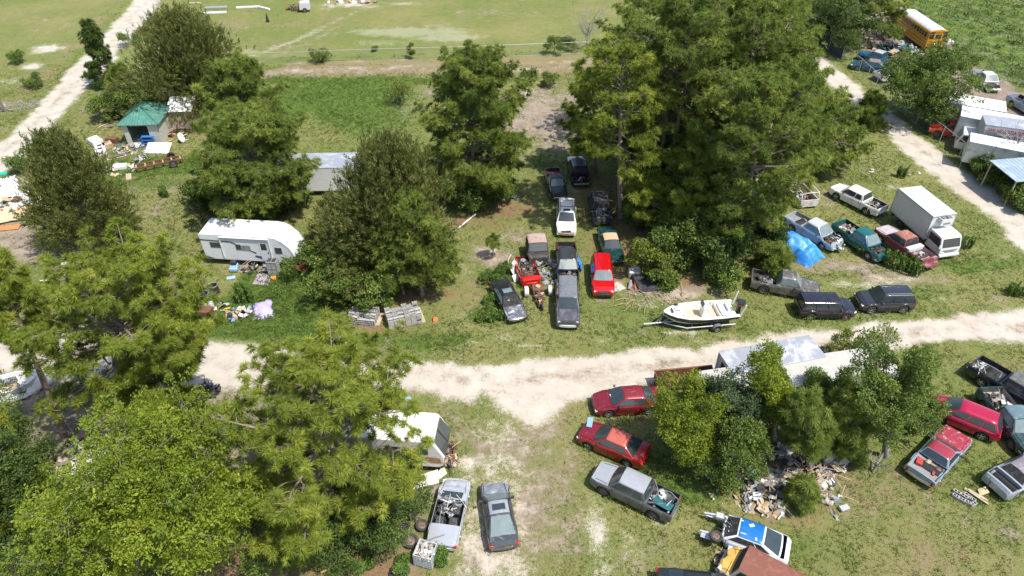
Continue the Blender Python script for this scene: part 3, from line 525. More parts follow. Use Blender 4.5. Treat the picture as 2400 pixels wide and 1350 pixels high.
broad((895, 725), 600, 1.7, 'small bush wedged between the two block pallets', m=LF_MID, nl=10, per=30, h=3.6, lo=.02, name='bush', cat='bush')
broad((868, 668), 600, 2.6, 'yellowish vine-covered bush in front of the great cedar', m=LF_YEL, nl=12, per=30, h=3.4, lo=.02, name='bush', cat='bush')
pine((1108, 452), 112, 5.6, 'single full pine in the middle of the yard', cb=.08, nb=84, dens=1.35, prof=lambda u: (math.sin(math.pi*(.30+.62*u)))**.75, box=(985, 1232, 115))
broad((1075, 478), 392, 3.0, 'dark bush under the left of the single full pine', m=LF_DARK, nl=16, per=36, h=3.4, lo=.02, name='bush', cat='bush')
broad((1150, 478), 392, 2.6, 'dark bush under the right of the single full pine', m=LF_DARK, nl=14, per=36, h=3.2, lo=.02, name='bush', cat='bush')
pine((1155, 604), 545, .55, 'thin young sapling on bare ground', cb=.55, nb=7, ts=.6, name='sapling', cat='sapling')
# big grove
for bx, by, ty, rd, cb_, lb in (((1455), 512, 85, 4.6, .38, 'front left pine of the big grove, trunk beside the burnt pickup'), (1395, 400, 165, 4.8, .22, 'pine at the left rim of the big grove over the parked cars'), (1528, 470, 10, 5.0, .40, 'tall pine of the grove with a bare reddish trunk, second from its left rim'),
    (1560, 478, -40, 5.0, .50, 'very tall pine in the heart of the grove'), (1615, 440, -60, 5.4, .42, 'very tall pine at the back of the grove'), (1700, 470, -20, 5.6, .40, 'tall pine with an open crown near the middle of the grove'),
    (1738, 598, 135, 6.6, .34, 'big leaning pine with a thick bare trunk by the blue tarp'), (1790, 500, 90, 5.4, .28, 'pine on the lane side of the grove'), (1850, 440, 128, 5.4, .20, 'spreading pine above the white pickup'),
    (1935, 395, 185, 5.2, .14, 'wide pine nearest the gravel lane'), (1640, 330, -100, 5.2, .3, 'far pine at the back rim of the grove'), (1480, 330, -10, 5.0, .25, 'far pine at the back left of the grove'), (1745, 330, -60, 5.4, .25, 'far pine standing toward the lane at the back of the grove'), (1850, 300, 95, 4.2, .15, 'shorter pine beside the lane behind the grove'), (1590, 560, 330, 3.4, .3, 'low pine with a drooping crown at the front of the grove'), (1690, 600, 400, 3.4, .35, 'low pine bough tree in front of the big leaning trunk'), (1545, 545, 400, 3.0, .3, 'small sunlit pine at the front of the grove, right of the burnt wreck')):
    pine((bx, by), ty, rd*(1.0 if rd > 4 else 1), lb, GP, cb=cb_, nb=int(rd*8.3), dens=.92, m=LF_PINE if bx in (1395, 1455, 1590, 1545) else LF_PINEF, lean=(0, 0), box={1738: (1625, 1925, 165), 1790: (1700, 1960, 110), 1850: (1740, 1960, 130), 1935: (1840, 2035, 205), 1850.5: None, 1745: (1690, 1905, -60), 1455: (1345, 1560, 90), 1395: (1318, 1480, 165), 1690: (1615, 1800, 400), 1545: (1462, 1610, 400)}.get(bx) if not (bx == 1850 and by == 300) else (1790, 1925, 95))
pine((2028, 292), 215, 1.7, 'small upright pine at the edge of the gravel lane', cb=.02, nb=34, ts=1., prof=lambda u: (1-u)**.5+.2)
pine((1806, 640), 560, 1.5, 'small bushy pine in front of the blue tarp', cb=.05, nb=26, h=3.0)
for i, (bx, by, rd, hh, m_) in enumerate(((1590, 600, 3.6, 5, LF_MID), (1660, 615, 3.4, 5, LF_DARK), (1535, 470, 3.2, 5, LF_DARK), (1600, 480, 4.5, 8, LF_DARK), (1680, 500, 4.2, 7, LF_DARK), (1530, 400, 4.2, 7.5, LF_DARK), (1770, 560, 3.2, 5, LF_DARK), (1505, 520, 2.0, 2.6, LF_MID), (1620, 560, 3.6, 7, LF_MID))):
    broad((bx, by), 0, rd, ['leafy understorey tree behind the yellow-green bush', 'dark understorey tree beside the thick bare pine trunk', 'understorey tree behind the burnt pickup', 'tall dark understorey tree deep in the grove', 'dark understorey tree behind the leaning pine', 'understorey tree behind the convertible and burnt pickup', 'dark bush by the edge of the blue tarp', 'green bush between the burnt pickup and the grove', 'lighter understorey tree in the middle of the grove'][i], 'understorey trees of the grove', m_, 26, 46, False, hh, .02)
broad((1520, 650), 0, 2.1, 'bright yellow-green bush beside the black plastic liner', None, LF_YEL, 14, 34, False, 4.2, .02, name='bush', cat='bush')
broad((1560, 668), 0, 1.5, 'dull green bush right of the bright yellow-green one', None, LF_MID, 8, 26, False, 2, .02, name='bush', cat='bush')
broad((1690, 665), 0, 2.2, 'low bush behind the stern of the boat', None, LF_MID, 10, 26, False, 2, .02, name='bush', cat='bush')
# clump round the trailers, lower right
broad((1640, 1075), 880, 3.6, 'weeping yellow-green tree overhanging the red cars', m=LF_OAK, nl=40, per=40, near=True, lo=.02, ls=.95, flat=1.1, box=(1533, 1700, 878))
broad((1725, 1040), 880, 3.8, 'blue-green leafy tree behind the weeping one', m=LF_BLUE, nl=30, per=40, near=True, h=5.8, lo=.02, box=(1635, 1790, 872))
broad((1700, 1105), 880, 2.6, 'rounded leafy tree at the foot of the weeping one', m=LF_MID, nl=22, per=44, near=True, h=4.8, lo=.02)
broad((1815, 1035), 805, 3.8, 'tall bright leafy tree poking above the white box trailer', m=LF_OAK, nl=30, per=36, near=True, lo=.05, box=(1745, 1872, 805))
broad((1960, 1000), 880, 3.4, 'leafy tree beside the long grey trailer', m=LF_MID, nl=30, per=42, near=True, h=7, lo=.02, box=(1880, 2010, 862))
pine((1900, 1110), 905, 3.0, 'young pine leaning over the rubbish heap', cb=.42, nb=34, near=True, m=LF_PINEF, dens=.9, box=(1830, 1960, 912))
pine((1990, 1080), 960, 2.4, 'young pine behind the rubbish heap, right of the leaning one', cb=.05, nb=30, near=True, m=LF_PINEF, box=(1935, 2050, 905))
broad((2075, 1070), 775, 3.7, 'tall leafy tree at the right end of the grey trailer', m=LF_MID, nl=36, per=34, near=True, lo=.2, box=(1990, 2188, 772))
broad((2120, 1010), 880, 2.5, 'low bush at the foot of the tall tree near the red hatchback', m=LF_MID, nl=16, per=40, near=True, h=3, lo=.02, name='bush', cat='bush')
broad((1962, 850), 0, 1.6, 'small bushy tree between road and grey trailer', m=LF_YEL, nl=8, per=26, near=True, h=3.4, lo=.1, name='bush', cat='bush')
pine((1872, 1180), 1120, .8, 'little pine growing out of the rubbish heap', cb=.05, nb=18, near=True, h=2.4, m=LF_PINEF)
deadtree((2045, 1105), 1.1, 1.1, 'small grey dead brush beside the tall leafy tree', 10)
# top right
broad((1985, 118), -60, 6.0, 'dark leafy tree over the corner of the car lot', m=LF_DARK, nl=40, per=42, lo=.05, box=(1895, 2060, -60))
pine((2075, 95), -60, 6.0, 'pine with a wide crown in front of the school bus', cb=.2, nb=54, dens=1.0, box=(1950, 2122, -60))
broad((1940, 90), -20, 3.6, 'leafy tree by the far end of the fence', m=LF_MID, nl=22, per=36, lo=.05)
broad((2175, 285), 108, 5.8, 'large dark oak growing on the fence line of the car lot', m=LF_MID, nl=56, per=46, lo=.04, lr=.27, box=(2080, 2290, 103))
broad((2240, 150), 100, 3.0, 'green bush behind the school bus bumper', m=LF_MID, nl=12, per=30, h=2.5, lo=.02, name='bush', cat='bush')
broad((1850, 55), 0, 4.2, 'bright bush at the head of the gravel lane', m=LF_MID, nl=22, per=30, h=5, lo=.02, name='bush', cat='bush')
broad((1885, 95), 0, 2.6, 'bush against the tarp-covered fence', m=LF_DARK, nl=12, per=30, h=3.5, lo=.02, name='bush', cat='bush')
for i, (bx, by) in enumerate(((2286, 402), (2306, 420), (2330, 440), (2352, 458), (2378, 478), (2408, 500))):
    broad((bx, by), 0, 1.5, ['vine-covered hedge bush by the yellow toy', 'hedge bush at the left corner of the blue roof', 'hedge bush below the middle of the blue roof', 'dark hedge bush beneath the blue roof edge', 'hedge bush at the right end of the blue roof', 'last hedge bush at the right edge of the picture'][i], 'hedge bushes along the lane', LF_DARK if i % 2 else LF_MID, 12, 34, False, 2.3, .0, name='hedge_bush', cat='hedge')
deadtree((2352, 400), 5.5, 3.2, 'bare branchy tree in front of the white box trailers', 16)
# fence line shrubs of the far field
for bx, by, rd, hh, m_, lb in ((745, 146, 1.7, 1.7, LF_MID, 'low round shrub on the far fence, left of the bright one'), (962, 138, .9, 2.3, LF_YEL, 'bright upright shrub on the far fence line'), (1298, 126, 1.5, 2.4, LF_MID, 'green shrub on the far fence near the grove'), (1330, 118, 1.4, 2, LF_MID, 'thin shrub beside the bare branches on the far fence'), (930, 240, 2.2, 3.0, LF_YEL, 'olive shrub on the bank behind the single pine'), (1235, 195, 1.2, 2.0, LF_MID, 'tall weed clump at the far end of the grey dirt'), (1285, 205, 1.6, 1.8, LF_MID, 'weed shrub right of the bent white pipe'),
    (1043, 140, .9, 2.2, LF_MID, 'small shrub behind the top of the single pine'), (45, 148, 1.2, 1.8, LF_MID, 'little shrub in the left field by the white sand spill'), (310, 105, 1.6, 2.2, LF_MID, 'shrub between the left track and its fence'), (85, 205, 1.6, 1.6, LF_MID, 'grey-green shrub on the verge of the left track'), (52, 400, 1.8, 2.0, LF_VINE, 'dark shrub where the left track meets the bare earth'), (385, 458, .8, 1.0, LF_VINE, 'single small shrub on bare ground left of the camper'), (1180, 640, .8, 1.1, LF_MID, 'small shrub beside the rusty-roofed truck cab'), (1160, 660, 1.2, 1.2, LF_VINE, 'dark shrub at the tail of the wrecked black coupe'),
    (1140, 742, .9, .8, LF_MID, 'grass-like shrub at the nose of the wrecked black coupe'), (1025, 1310, .8, .9, LF_VINE, 'small green shrub left of the caged tank'), (850, 1330, .7, .7, LF_VINE, 'small shrub by the yellow levels on the ground'), (945, 1330, .6, .8, LF_VINE, 'shrub at the bottom edge left of the tank'), (1152, 712, .7, .7, LF_VINE, 'weed clump at the left front wheel of the black coupe'), (880, 120, .5, .6, LF_MID, 'tiny shrub against the far fence'), (2350, 255, .8, .7, LF_YEL, 'weed by the parked silver truck at the right edge'), (560, 1030, 1.6, 1.4, LF_VINE, 'dark green shrub behind the bright oak by the road'), (225, 925, 2.0, 1.6, LF_VINE, 'dark shrub between the two left pine trunks'), (1010, 1290, .5, .5, LF_VINE, 'low weed at the side of the silver wreck')):
    shrub((bx, by), rd, hh, lb, m_, 9 if rd > 1 else 6, 34, ls=.55)
deadtree((1375, 118), 6.5, 4.2, 'bare grey branching tree at the end of the far fence', 26)
deadtree((1555, 655), 1.6, 1.4, 'bleached dead branches beside the black plastic liner', 12)
# tall reed-like weeds: each stand is one plant clump of stems
def reeds(base, rx, ry, h, n, lab, m=LF_VINE, rz=0, name='tall_weeds'):
    b = P(*base); SEED[0] += 1; r = np.random.RandomState(SEED[0]); segs = []; Pp = []; D = []
    for i in range(n):
        a = r.rand()*6.28; q = r.rand()**.5; x, y = q*rx*math.cos(a), q*ry*math.sin(a); x, y = x*math.cos(rz)-y*math.sin(rz), x*math.sin(rz)+y*math.cos(rz)
        p = np.array([x, y, 0]); e = p+np.array([r.randn()*.08, r.randn()*.08, h*r.uniform(.7, 1.1)]); segs.append((p, e, .012, .006))
        for k in range(9): t = .2+.8*k/9; Pp.append(p+(e-p)*t); D.append([r.randn()*.4, r.randn()*.4, 1.])
    V, F, rr = scatter([t_leaf(6, .10, .075, 3, 1.2, -.2)], np.array(Pp), np.array(D), r.uniform(.7, 1.2, len(Pp)), r)
    t = empty(name, b, 0, lab, 'weeds'); V2, F2 = tubes(segs, 4); link('stem', np_mesh('stem', V2, F2, [LF_VINE], {'rnd': np.full(len(V2), .4)}), t); link('foliage', np_mesh('foliage', V, F, [m], {'rnd': np.clip(rr, 0, 1)}), t); return t
reeds((2108, 632), 1.6, .6, 1.5, 85, 'stand of tall green weeds at the lowered tailgate of the faded red truck', rz=R(-38))
reeds((2028, 598), .7, .4, .9, 22, 'small stand of weeds at the nose of the teal pickup')
reeds((578, 706), .7, .5, 1.9, 34, 'stand of tall weeds above the lilac rubbish heap')
reeds((2112, 415), .5, .4, 1.2, 22, 'lone tuft of tall weeds in the grass by the lane')
reeds((2255, 580), .8, .5, 1.3, 34, 'tall weeds with yellow flowers beside the box truck cab')
reeds((1250, 190), .6, .5, 1.8, 26, 'tall grassy weeds beyond the bent white pipe')
reeds((1158, 748), .8, .5, .8, 40, 'grassy tuft at the nose of the black coupe')
reeds((2385, 690), 1.0, .6, 1.0, 30, 'thin tall weeds by the right edge above the road')
# ground-hugging cover (uncountable)
def groundcover():
    r = np.random.RandomState(44); n = 230000; d = 14+(92-14)*r.rand(n)**.85; x = (r.rand(n)-.5)*2*.80*(d+14); C = cover(x, d)
    bare = np.clip(C[:, SAND]*1.25+C[:, DIRT]*.8+C[:, LITTER]*.9+C[:, GRAVEL], 0, 1); pat = vnoise(x, d, .5, 8)*.5+vnoise(x, d, 1.7, 9)*.5
    k = (r.rand(n) > bare*1.02) & (r.rand(n) < .25+1.1*pat); x, d, C, pat = x[k], d[k], C[k], pat[k]
    r1 = np.clip(.25+C[:, DRY]*.7+(vnoise(x, d, .3, 11)-.5)*1.0-C[:, LUSH]*.3+r.uniform(-.2, .2, len(x)), 0, 1)
    tm = []
    for s in range(3):
        q = np.random.RandomState(s+50); m = 6; a = q.rand(m)*6.28; o = q.randn(m, 2)*.07; el = q.uniform(.4, 1.2, m); L = q.uniform(.07, .15, m); c = np.stack([o[:, 0], o[:, 1], np.zeros(m)], -1); dv = np.stack([np.cos(a)*np.cos(el), np.sin(a)*np.cos(el), np.sin(el)], -1); p = nrm(np.cross(dv, q.randn(m, 3)))*.016
        tm.append((np.stack([c-p, c+p, c+dv*L[:, None]], 1).reshape(-1, 3), np.arange(m*3).reshape(-1, 3)))
    Pp = np.stack([x, d, x*0+.005], -1); S = (.6+.55*pat+.5*C[:, LUSH])*r.uniform(.8, 1.3, len(x)); D = np.stack([r.randn(len(x))*.06, r.randn(len(x))*.06, np.ones(len(x))], -1)
    V, F, rr = scatter(tm, Pp, D, S, r, r1); tag(link('grass', np_mesh('grass', V, F, [LF_GRASS], {'rnd': np.clip(rr, 0, 1)})), 'short rough grass growing between the parked wrecks', 'grass', kind='stuff')
    n = 80000; d = 14+(125-14)*r.rand(n); x = (r.rand(n)-.5)*2*.80*(d+14); C = cover(x, d); k = (r.rand(n) < .07*vnoise(x, d, .25, 31)+C[:, LUSH]*.9*(.3+.9*vnoise(x, d, .8, 3))) & (C[:, SAND] < .4) & (C[:, DIRT] < .6) & (C[:, CROP] < .3)
    x, d, C = x[k], d[k], C[k]; Pp = np.stack([x, d, .06+.35*np.clip(C[:, LUSH]-.5, 0, 1)*vnoise(x, d, .5, 6)], -1); S = r.uniform(.3, .62, len(x))*(.6+.8*C[:, LUSH]*vnoise(x, d, .4, 5)*1.5)
    V, F, rr = scatter(LEAFF, Pp, np.tile([0, 0, 1.], (len(x), 1)), S, r, vnoise(x, d, .6, 12)*.6+r.rand(len(x))*.4)
    tag(link('undergrowth', np_mesh('undergrowth', V, F, [LF_VINE], {'rnd': np.clip(rr, 0, 1)})), 'leafy green creepers and weeds spreading over the ground', 'undergrowth', kind='stuff')
    Pp = []
    for (cx_, cy_, a_, L_, W_) in CARS:
        k = int(34+L_*9); s = r.rand(k)*(2*L_+2*W_); e = np.where(s < 2*L_, 0, 1); u = np.where(e == 0, (s % L_)-L_/2, np.where(s > 2*L_+W_, L_/2, -L_/2)+r.randn(k)*.15); v = np.where(e == 0, np.where(s < L_, W_/2, -W_/2)+r.randn(k)*.16, (s % W_)-W_/2)
        Pp.append(np.stack([cx_+u*math.cos(a_)-v*math.sin(a_), cy_+u*math.sin(a_)+v*math.cos(a_), r.uniform(.02, .22, k)], -1))
    Pp = np.concatenate(Pp); C = cover(Pp[:, 0], Pp[:, 1]); k = (r.rand(len(Pp)) > C[:, SAND]+C[:, GRAVEL]*.7+.15) & (vnoise(Pp[:, 0], Pp[:, 1], .9, 15) > .32); Pp = Pp[k]
    V, F, rr = scatter([t_leaf(14, .30, .07, 21, 1.2, .1), t_leaf(14, .34, .06, 22, 1.4, -.2)], Pp, np.tile([0, 0, 1.], (len(Pp), 1)), r.uniform(.5, 1.15, len(Pp)), r, r.rand(len(Pp)))
    tag(link('weeds', np_mesh('weeds', V, F, [LF_MID], {'rnd': np.clip(rr, 0, 1)})), 'uncut weeds growing up round the wheels of the wrecks', 'weeds', kind='stuff')
    # crop rows
    n = 30000; q = np.stack([r.uniform(25, 150, n), r.uniform(60, 190, n)], -1); C = cover(q[:, 0], q[:, 1]); a = R(CROPA); v_ = -q[:, 0]*math.sin(a)+q[:, 1]*math.cos(a)
    k = (C[:, CROP] > .5) & (((v_ % 3.2) < 2.0) | (r.rand(n) < .25)); q = q[k]; Pp = np.stack([q[:, 0], q[:, 1], r.uniform(.1, .5, len(q))], -1)
    V, F, rr = scatter([t_leaf(16, .55, .13, 8)], Pp, np.tile([0, 0, 1.], (len(q), 1)), r.uniform(.7, 1.3, len(q)), r, vnoise(q[:, 0], q[:, 1], .15, 2)*.9+r.rand(len(q))*.2)
    tag(link('crop_rows', np_mesh('crop_rows', V, F, [LF_YEL2], {'rnd': np.clip(rr, 0, 1)})), 'yellow-green crop rows growing beyond the car lot', 'crops', kind='stuff')
LF_YEL2 = leafmat('crop_leaves', (.07, .12, .03), (.16, .22, .05), (.32, .34, .05))
# ================================================================== vehicles
GL = mat('dark_glass', (.036, .048, .052), .09, spec=.9, var=.35); CARS = []; GLL = mat('hazy_glass', (.17, .22, .22), .16, spec=.7, var=.4); HOLE = mat('dark_interior', (.018, .018, .02), .9, wear=(.09, .085, .08), amt=.5, wscale=5)
RUB = mat('tyre_rubber', (.035, .034, .033), .85, wear=(.12, .105, .09), amt=.4, wscale=8); ALLOY = mat('alloy', (.52, .53, .54), .3, .7); STEEL = mat('rusty_rim', (.16, .10, .07), .7, .3, wear=(.35, .33, .30), amt=.5); BLKP = mat('black_plastic', (.030, .031, .033), .55, wear=(.10, .10, .10), amt=.4)
CHR = mat('chrome', (.66, .67, .68), .2, .9); SEAM = mat('panel_gap', (.015, .015, .016), .7); TL = mat('tail_lens', (.45, .02, .02), .2); TLD = mat('dark_tail_lens', (.16, .01, .015), .2); HL = mat('head_lens', (.60, .62, .62), .15, spec=.8); AMB = mat('amber_lens', (.7, .25, .03), .3)
RUST = mat('rust', (.20, .085, .045), .85, wear=(.10, .05, .03), amt=.6, wscale=6, bump=.3); RUSTL = mat('light_rust', (.34, .19, .13), .85, wear=(.48, .40, .36), amt=.6, wscale=4); ENG = mat('engine_metal', (.10, .095, .09), .6, .4, wear=(.24, .15, .10), amt=.6, wscale=9); WHT = mat('white_plastic', (.78, .78, .76), .5, wear=(.50, .49, .46), amt=.35); ALU = mat('bare_aluminium', (.50, .52, .54), .4, .6)
GREYF = mat('grey_frame', (.30, .32, .34), .5, .3); WOOD = mat('weathered_wood', (.42, .33, .22), .85, wear=(.55, .48, .38), amt=.5); PLY = mat('plywood', (.68, .50, .31), .8, wear=(.58, .42, .26), amt=.5, wscale=1.5)
def paint(n, c, wear=None, amt=.4, rough=.28, coat=.6, metal=.15, ws=2.2, bump=0): return mat(n, c, rough, metal, coat, wear, amt, ws, bump)
def wheel_meshes():
    o = {}
    for key, rm, rw_ in (('alloy', ALLOY, 1), ('steel', STEEL, 0)):
        a = MB(); a.lathe([(.62, -.33), (.9, -.36), (.98, -.30), (1, -.15), (1, .15), (.98, .30), (.9, .36), (.64, .33), (.62, .2), (.62, -.33)], 0, 22)
        b = MB(); b.lathe([(.66, .30), (.62, .27), (.60, .12), (.58, .10)], 0, 22); b.cyl((0, 0, .04), .61, .08, 1, 22)
        if rw_:
            for i in range(5):
                an = i*1.2566; b.box((math.cos(an)*.34, math.sin(an)*.34, .17), (.50, .17, .08), 0, rz=an)
            b.cyl((0, 0, .18), .16, .12, 0, 10)
        else:
            b.lathe([(.58, .10), (.45, .20), (.30, .22), (.22, .16), (.16, .26), (0.001, .27)], 0, 18)
            for i in range(8): an = i*.785; b.box((math.cos(an)*.38, math.sin(an)*.38, .215), (.07, .05, .02), 1, rz=an)
        t = a.build('wheel', RUB); r = b.build('rim', [rm, HOLE]); o[key] = (t.data, r.data); bpy.data.objects.remove(t); bpy.data.objects.remove(r)
    return o
WH = wheel_meshes()
def wheel(parent, x, y, r, kind='alloy', z=None, flat=False, name='wheel', wd=.68):
    t, rm = WH[kind]; o = link(name, t, parent); o.location = (x, y, r if z is None else z); o.scale = (r, r, r*wd)
    o.rotation_euler = (0, 0, 0) if flat else (R(-90 if y > 0 else 90), 0, 0)
    link('rim', rm, o); return o
def lerp(pts, x):
    pts = sorted(pts); return float(np.interp(x, [p[0] for p in pts], [p[1] for p in pts]))
def placed(front, rear, L, h=.6):
    a = P(*front, h); b = P(*rear, h); c = (a+b)/2; d = a-b; c.z = 0; return c, math.atan2(d.y, d.x), d.length/L
SPEC = dict(
 sedan=dict(L=4.65, W=1.80, gr=.20, rw=.33, wx=(1.40, -1.33), top=[(2.32, .56), (2.26, .68), (1.9, .78), (1.05, .94), (-1.6, 1.0), (-2.2, .99), (-2.32, .80)], gh=(1.15, .30, -.95, -1.75, .96, 1.43, .83, .58), win=((.03, .47), (.52, .86)), seams=(1.0, .0, -1.0)),
 coupe=dict(L=4.4, W=1.74, gr=.18, rw=.31, wx=(1.35, -1.25), top=[(2.2, .52), (2.12, .64), (1.0, .88), (-1.5, .93), (-2.05, .95), (-2.2, .78)], gh=(1.05, .20, -.62, -1.72, .90, 1.30, .80, .55), win=((.03, .60), (.64, .88)), seams=(.95, -.35)),
 suv=dict(L=4.6, W=1.82, gr=.26, rw=.36, wx=(1.36, -1.34), top=[(2.3, .75), (2.22, .88), (1.9, .98), (1.05, 1.08), (-2.1, 1.10), (-2.3, 1.0)], gh=(1.15, .50, -1.85, -2.18, 1.06, 1.68, .84, .66), win=((.02, .36), (.39, .68), (.71, .95)), seams=(.95, .05, -.9)),
 box=dict(L=4.2, W=1.76, gr=.22, rw=.33, wx=(1.42, -1.22), top=[(2.1, .75), (2.02, .88), (1.7, .96), (1.2, 1.02), (-2.0, 1.02), (-2.1, .95)], gh=(1.28, .72, -1.92, -2.03, 1.0, 1.62, .83, .70), win=((.04, .38), (.41, .68), (.71, .95)), seams=(1.0, .1, -.85)),
 pickup=dict(L=5.2, W=1.84, gr=.32, rw=.37, wx=(1.62, -1.55), top=[(2.58, .78), (2.5, .96), (1.3, 1.08), (-.2, 1.12), (-2.6, 1.12)], gh=(1.30, .66, -.42, -.58, 1.08, 1.72, .83, .66), win=((.05, .92),), seams=(1.15, -.52), bed=(-.68, -2.52, .68)),
 xcab=dict(L=5.2, W=1.80, gr=.34, rw=.38, wx=(1.60, -1.55), top=[(2.58, .78), (2.5, .96), (1.4, 1.08), (-.6, 1.12), (-2.6, 1.12)], gh=(1.40, .80, -.75, -.95, 1.08, 1.68, .82, .64), win=((.04, .60), (.64, .93)), seams=(1.25, -.05, -.85), bed=(-1.05, -2.52, .70)),
)
def car(name, label, cat, front, rear, pm, base, grp=None, h=.6, L=None, Wd=None, roofm=None, hoodm=None, gl=None, sgl=None, wk='alloy', nowheel=(), eng=False, noglass=(), crumple=None, sunroof=None, sq=None, lights=(1, 1), tailm=None, bump=(BLKP, BLKP), grille=True, ylift=0, tilt=0, top=None, gh=None, open_=None, floorm=None, mirrors=True, nogh=False, tailgate=None, handles=True, bfrac=1., wr=None, rack=False):
    s = dict(SPEC[base]); k = 1.
    c, rz, ratio = placed(front, rear, L or s['L'], h)
    if L: k = L/s['L']
    if Wd: s['W'] = Wd
    CARS.append((c.x, c.y, rz, (L or s['L'])*.96, s['W']*.97)); t = empty(name, c, rz, label, cat, grp); t.rotation_euler = (0, tilt, rz); t.location.z = ylift
    W = s['W']/2; top = top or s['top']; top = [(x*k, z) for x, z in top]; G = list(gh or s['gh']); G = [G[i]*k if i < 4 else G[i] for i in range(8)]; wx = [a*k for a in s['wx']]; rw = wr or s['rw']; gr = s['gr']; xf = max(p[0] for p in top); xr = min(p[0] for p in top)
    squ = sq if sq is not None else .80
    wf = [(xf, squ), (xf-.12, squ+.09), (xf-.45, .985), (xf-.9, 1), (xr+.8, 1), (xr+.3, .97), (xr+.08, .92 if 'bed' not in s else .98), (xr, .86 if 'bed' not in s else .97)]
    opens = list(open_ or [])
    if 'bed' in s and open_ is None: opens.append((s['bed'][0]*k, s['bed'][1]*k, s['bed'][2]))
    if eng: opens.append((G[0]-.02, xf-.28, .55))
    xs = set(np.round(np.arange(xr, xf, .13), 3)) | {xf, xr} | {p[0] for p in top}
    Ra = rw+.075
    for a in wx: xs |= {a+Ra*q for q in (-1, -.97, -.85, -.6, -.3, 0, .3, .6, .85, .97, 1)}
    st = [(x, 0) for x in xs if xr <= x <= xf]
    for a, b, fl in opens: hi, lo = max(a, b), min(a, b); st = [q for q in st if abs(q[0]-hi) > .02 and abs(q[0]-lo) > .02]+[(hi, 1), (hi-.001, 0), (lo+.001, 0), (lo, 1)]
    st.sort(key=lambda q: q[0]); m = MB(); ring = []; SM = 1; r = random.Random(hash(label) % 999 if False else len(label)*7+int(front[0]))
    for x, _ in st:
        zt = lerp(top, x); w_ = W*lerp(wf, x); zb = gr+.10*max(0, (x-(xf-.5))/.5)+.14*max(0, ((xr+.5)-x)/.5)
        for a in wx:
            d = abs(x-a)
            if d < Ra: zb = max(zb, rw+math.sqrt(max(0, Ra*Ra-d*d)))
        zb = min(zb, zt-.12); H_ = zt-zb; fl = None
        for a, b, f_ in opens:
            if min(a, b) < x < max(a, b): fl = f_
        hp = [(0, zb+.02), (w_-.22, zb+.01), (w_-.02, zb+.03*min(1, H_)), (w_, zb+H_*.38), (w_*.995, zb+H_*.66), (w_-.030, zt-.085), (w_-.085, zt-.012)]
        if fl is None: hp += [(w_*.72, zt+.012), (w_*.42, zt+.022), (w_*.2, zt+.028), (0, zt+.03)]
        else: hp += [(w_-.10, zt-.03), (w_-.105, fl+.05), (w_*.5, fl), (0, fl)]
        ring.append((x, hp, fl))
    n = 11; rows = []
    for x, hp, fl in ring: rows.append([(x, y, z) for y, z in hp]+[(x, -y, z) for y, z in hp[-2:0:-1]])
    if crumple:
        x0, x1, am = crumple
        from mathutils import noise as mn
        for row in rows:
            for j, (x, y, z) in enumerate(row):
                f = 1 if min(x0, x1) < x < max(x0, x1) else 0
                if f and z > gr+.12: v = mn.noise_vector(Vector((x*2.6+front[0], y*2.6, z*1.5)))*am; row[j] = (x+v.x*1.2-(.25*am if x > 0 else 0), y+v.y*.7, z+v.z-am*.25)
    kk = len(rows[0]); vs = [p for row in rows for p in row]; fs = []; mi = []
    for i in range(len(rows)-1):
        mx = ring[i][2] is not None and ring[i+1][2] is not None; xm = (ring[i][0]+ring[i+1][0])/2; oi = 0
        for j in range(kk):
            a = i*kk+j; b = i*kk+(j+1) % kk; fs.append((a, b, b+kk, a+kk)); jj = j if j < n-1 else kk-1-j
            if jj >= 7 and (mx): mi.append(3 if (eng and xm > G[0]-.05) else 2)
            elif jj <= 0: mi.append(SM)
            elif jj >= 6 and hoodm and xm > G[0]-.1: mi.append(4)
            else: mi.append(0)
    fs += [tuple(range(kk)), tuple(range(len(vs)-1, len(vs)-kk-1, -1))]; mi += [0, 0]; m.add(vs, fs, mi)
    # shut lines
    def sy(x, q):
        zt = lerp(top, x); w_ = W*lerp(wf, x); zb = gr; H_ = zt-zb
        return [(w_*.985, zb+.05), (w_, zb+H_*.38), (w_*.995, zb+H_*.66), (w_-.030, zt-.085)][q]
    for x in s['seams']:
        x *= k
        for sg in (1, -1):
            for q in range(3):
                (y0, z0), (y1, z1) = sy(x, q), sy(x, q+1); y0 += .004; y1 += .004; m.add([(x-.012, sg*y0, z0), (x+.012, sg*y0, z0), (x+.012, sg*y1, z1), (x-.012, sg*y1, z1)], [(0, 1, 2, 3) if sg < 0 else (3, 2, 1, 0)], SM)
    if not eng and not (open_ and open_[0][0] > 1.2):
        for sg in (1, -1): m.plate([(xf-.3, sg*(W*.70), lerp(top, xf-.3)+.020), (G[0]+.05, sg*(W*.78), lerp(top, G[0])+.017), (G[0]+.05, sg*(W*.78)+.022, lerp(top, G[0])+.016), (xf-.3, sg*(W*.70)+.022, lerp(top, xf-.3)+.019)], .012, SM)
    m.build('body', [pm, SEAM, floorm or BLKP, HOLE, hoodm or pm], t, smooth=38)
    # cabin
    xF0, xF1, xB1, xB0, zb_, zr, wb, wt = G
    def gz(x):
        if x > xF1: f = (xF0-x)/(xF0-xF1)
        elif x < xB1: f = (x-xB0)/(xB1-xB0)
        else: f = 1
        f = min(1, max(0, f)); return f
    def gw(f): return wb+(wt-wb)*f
    def bulge(x, yy, f):
        b = .10*(1-(yy/wb)**2); return x+b*(1 if x > (xF1+xB1)/2 else -.6)*(1-.5*f)*(min(1, abs(x-(xF1 if x > 0 else xB1))+.25) if True else 1)*(1 if (x >= xF1-.02 or x <= xB1+.02) else 0)
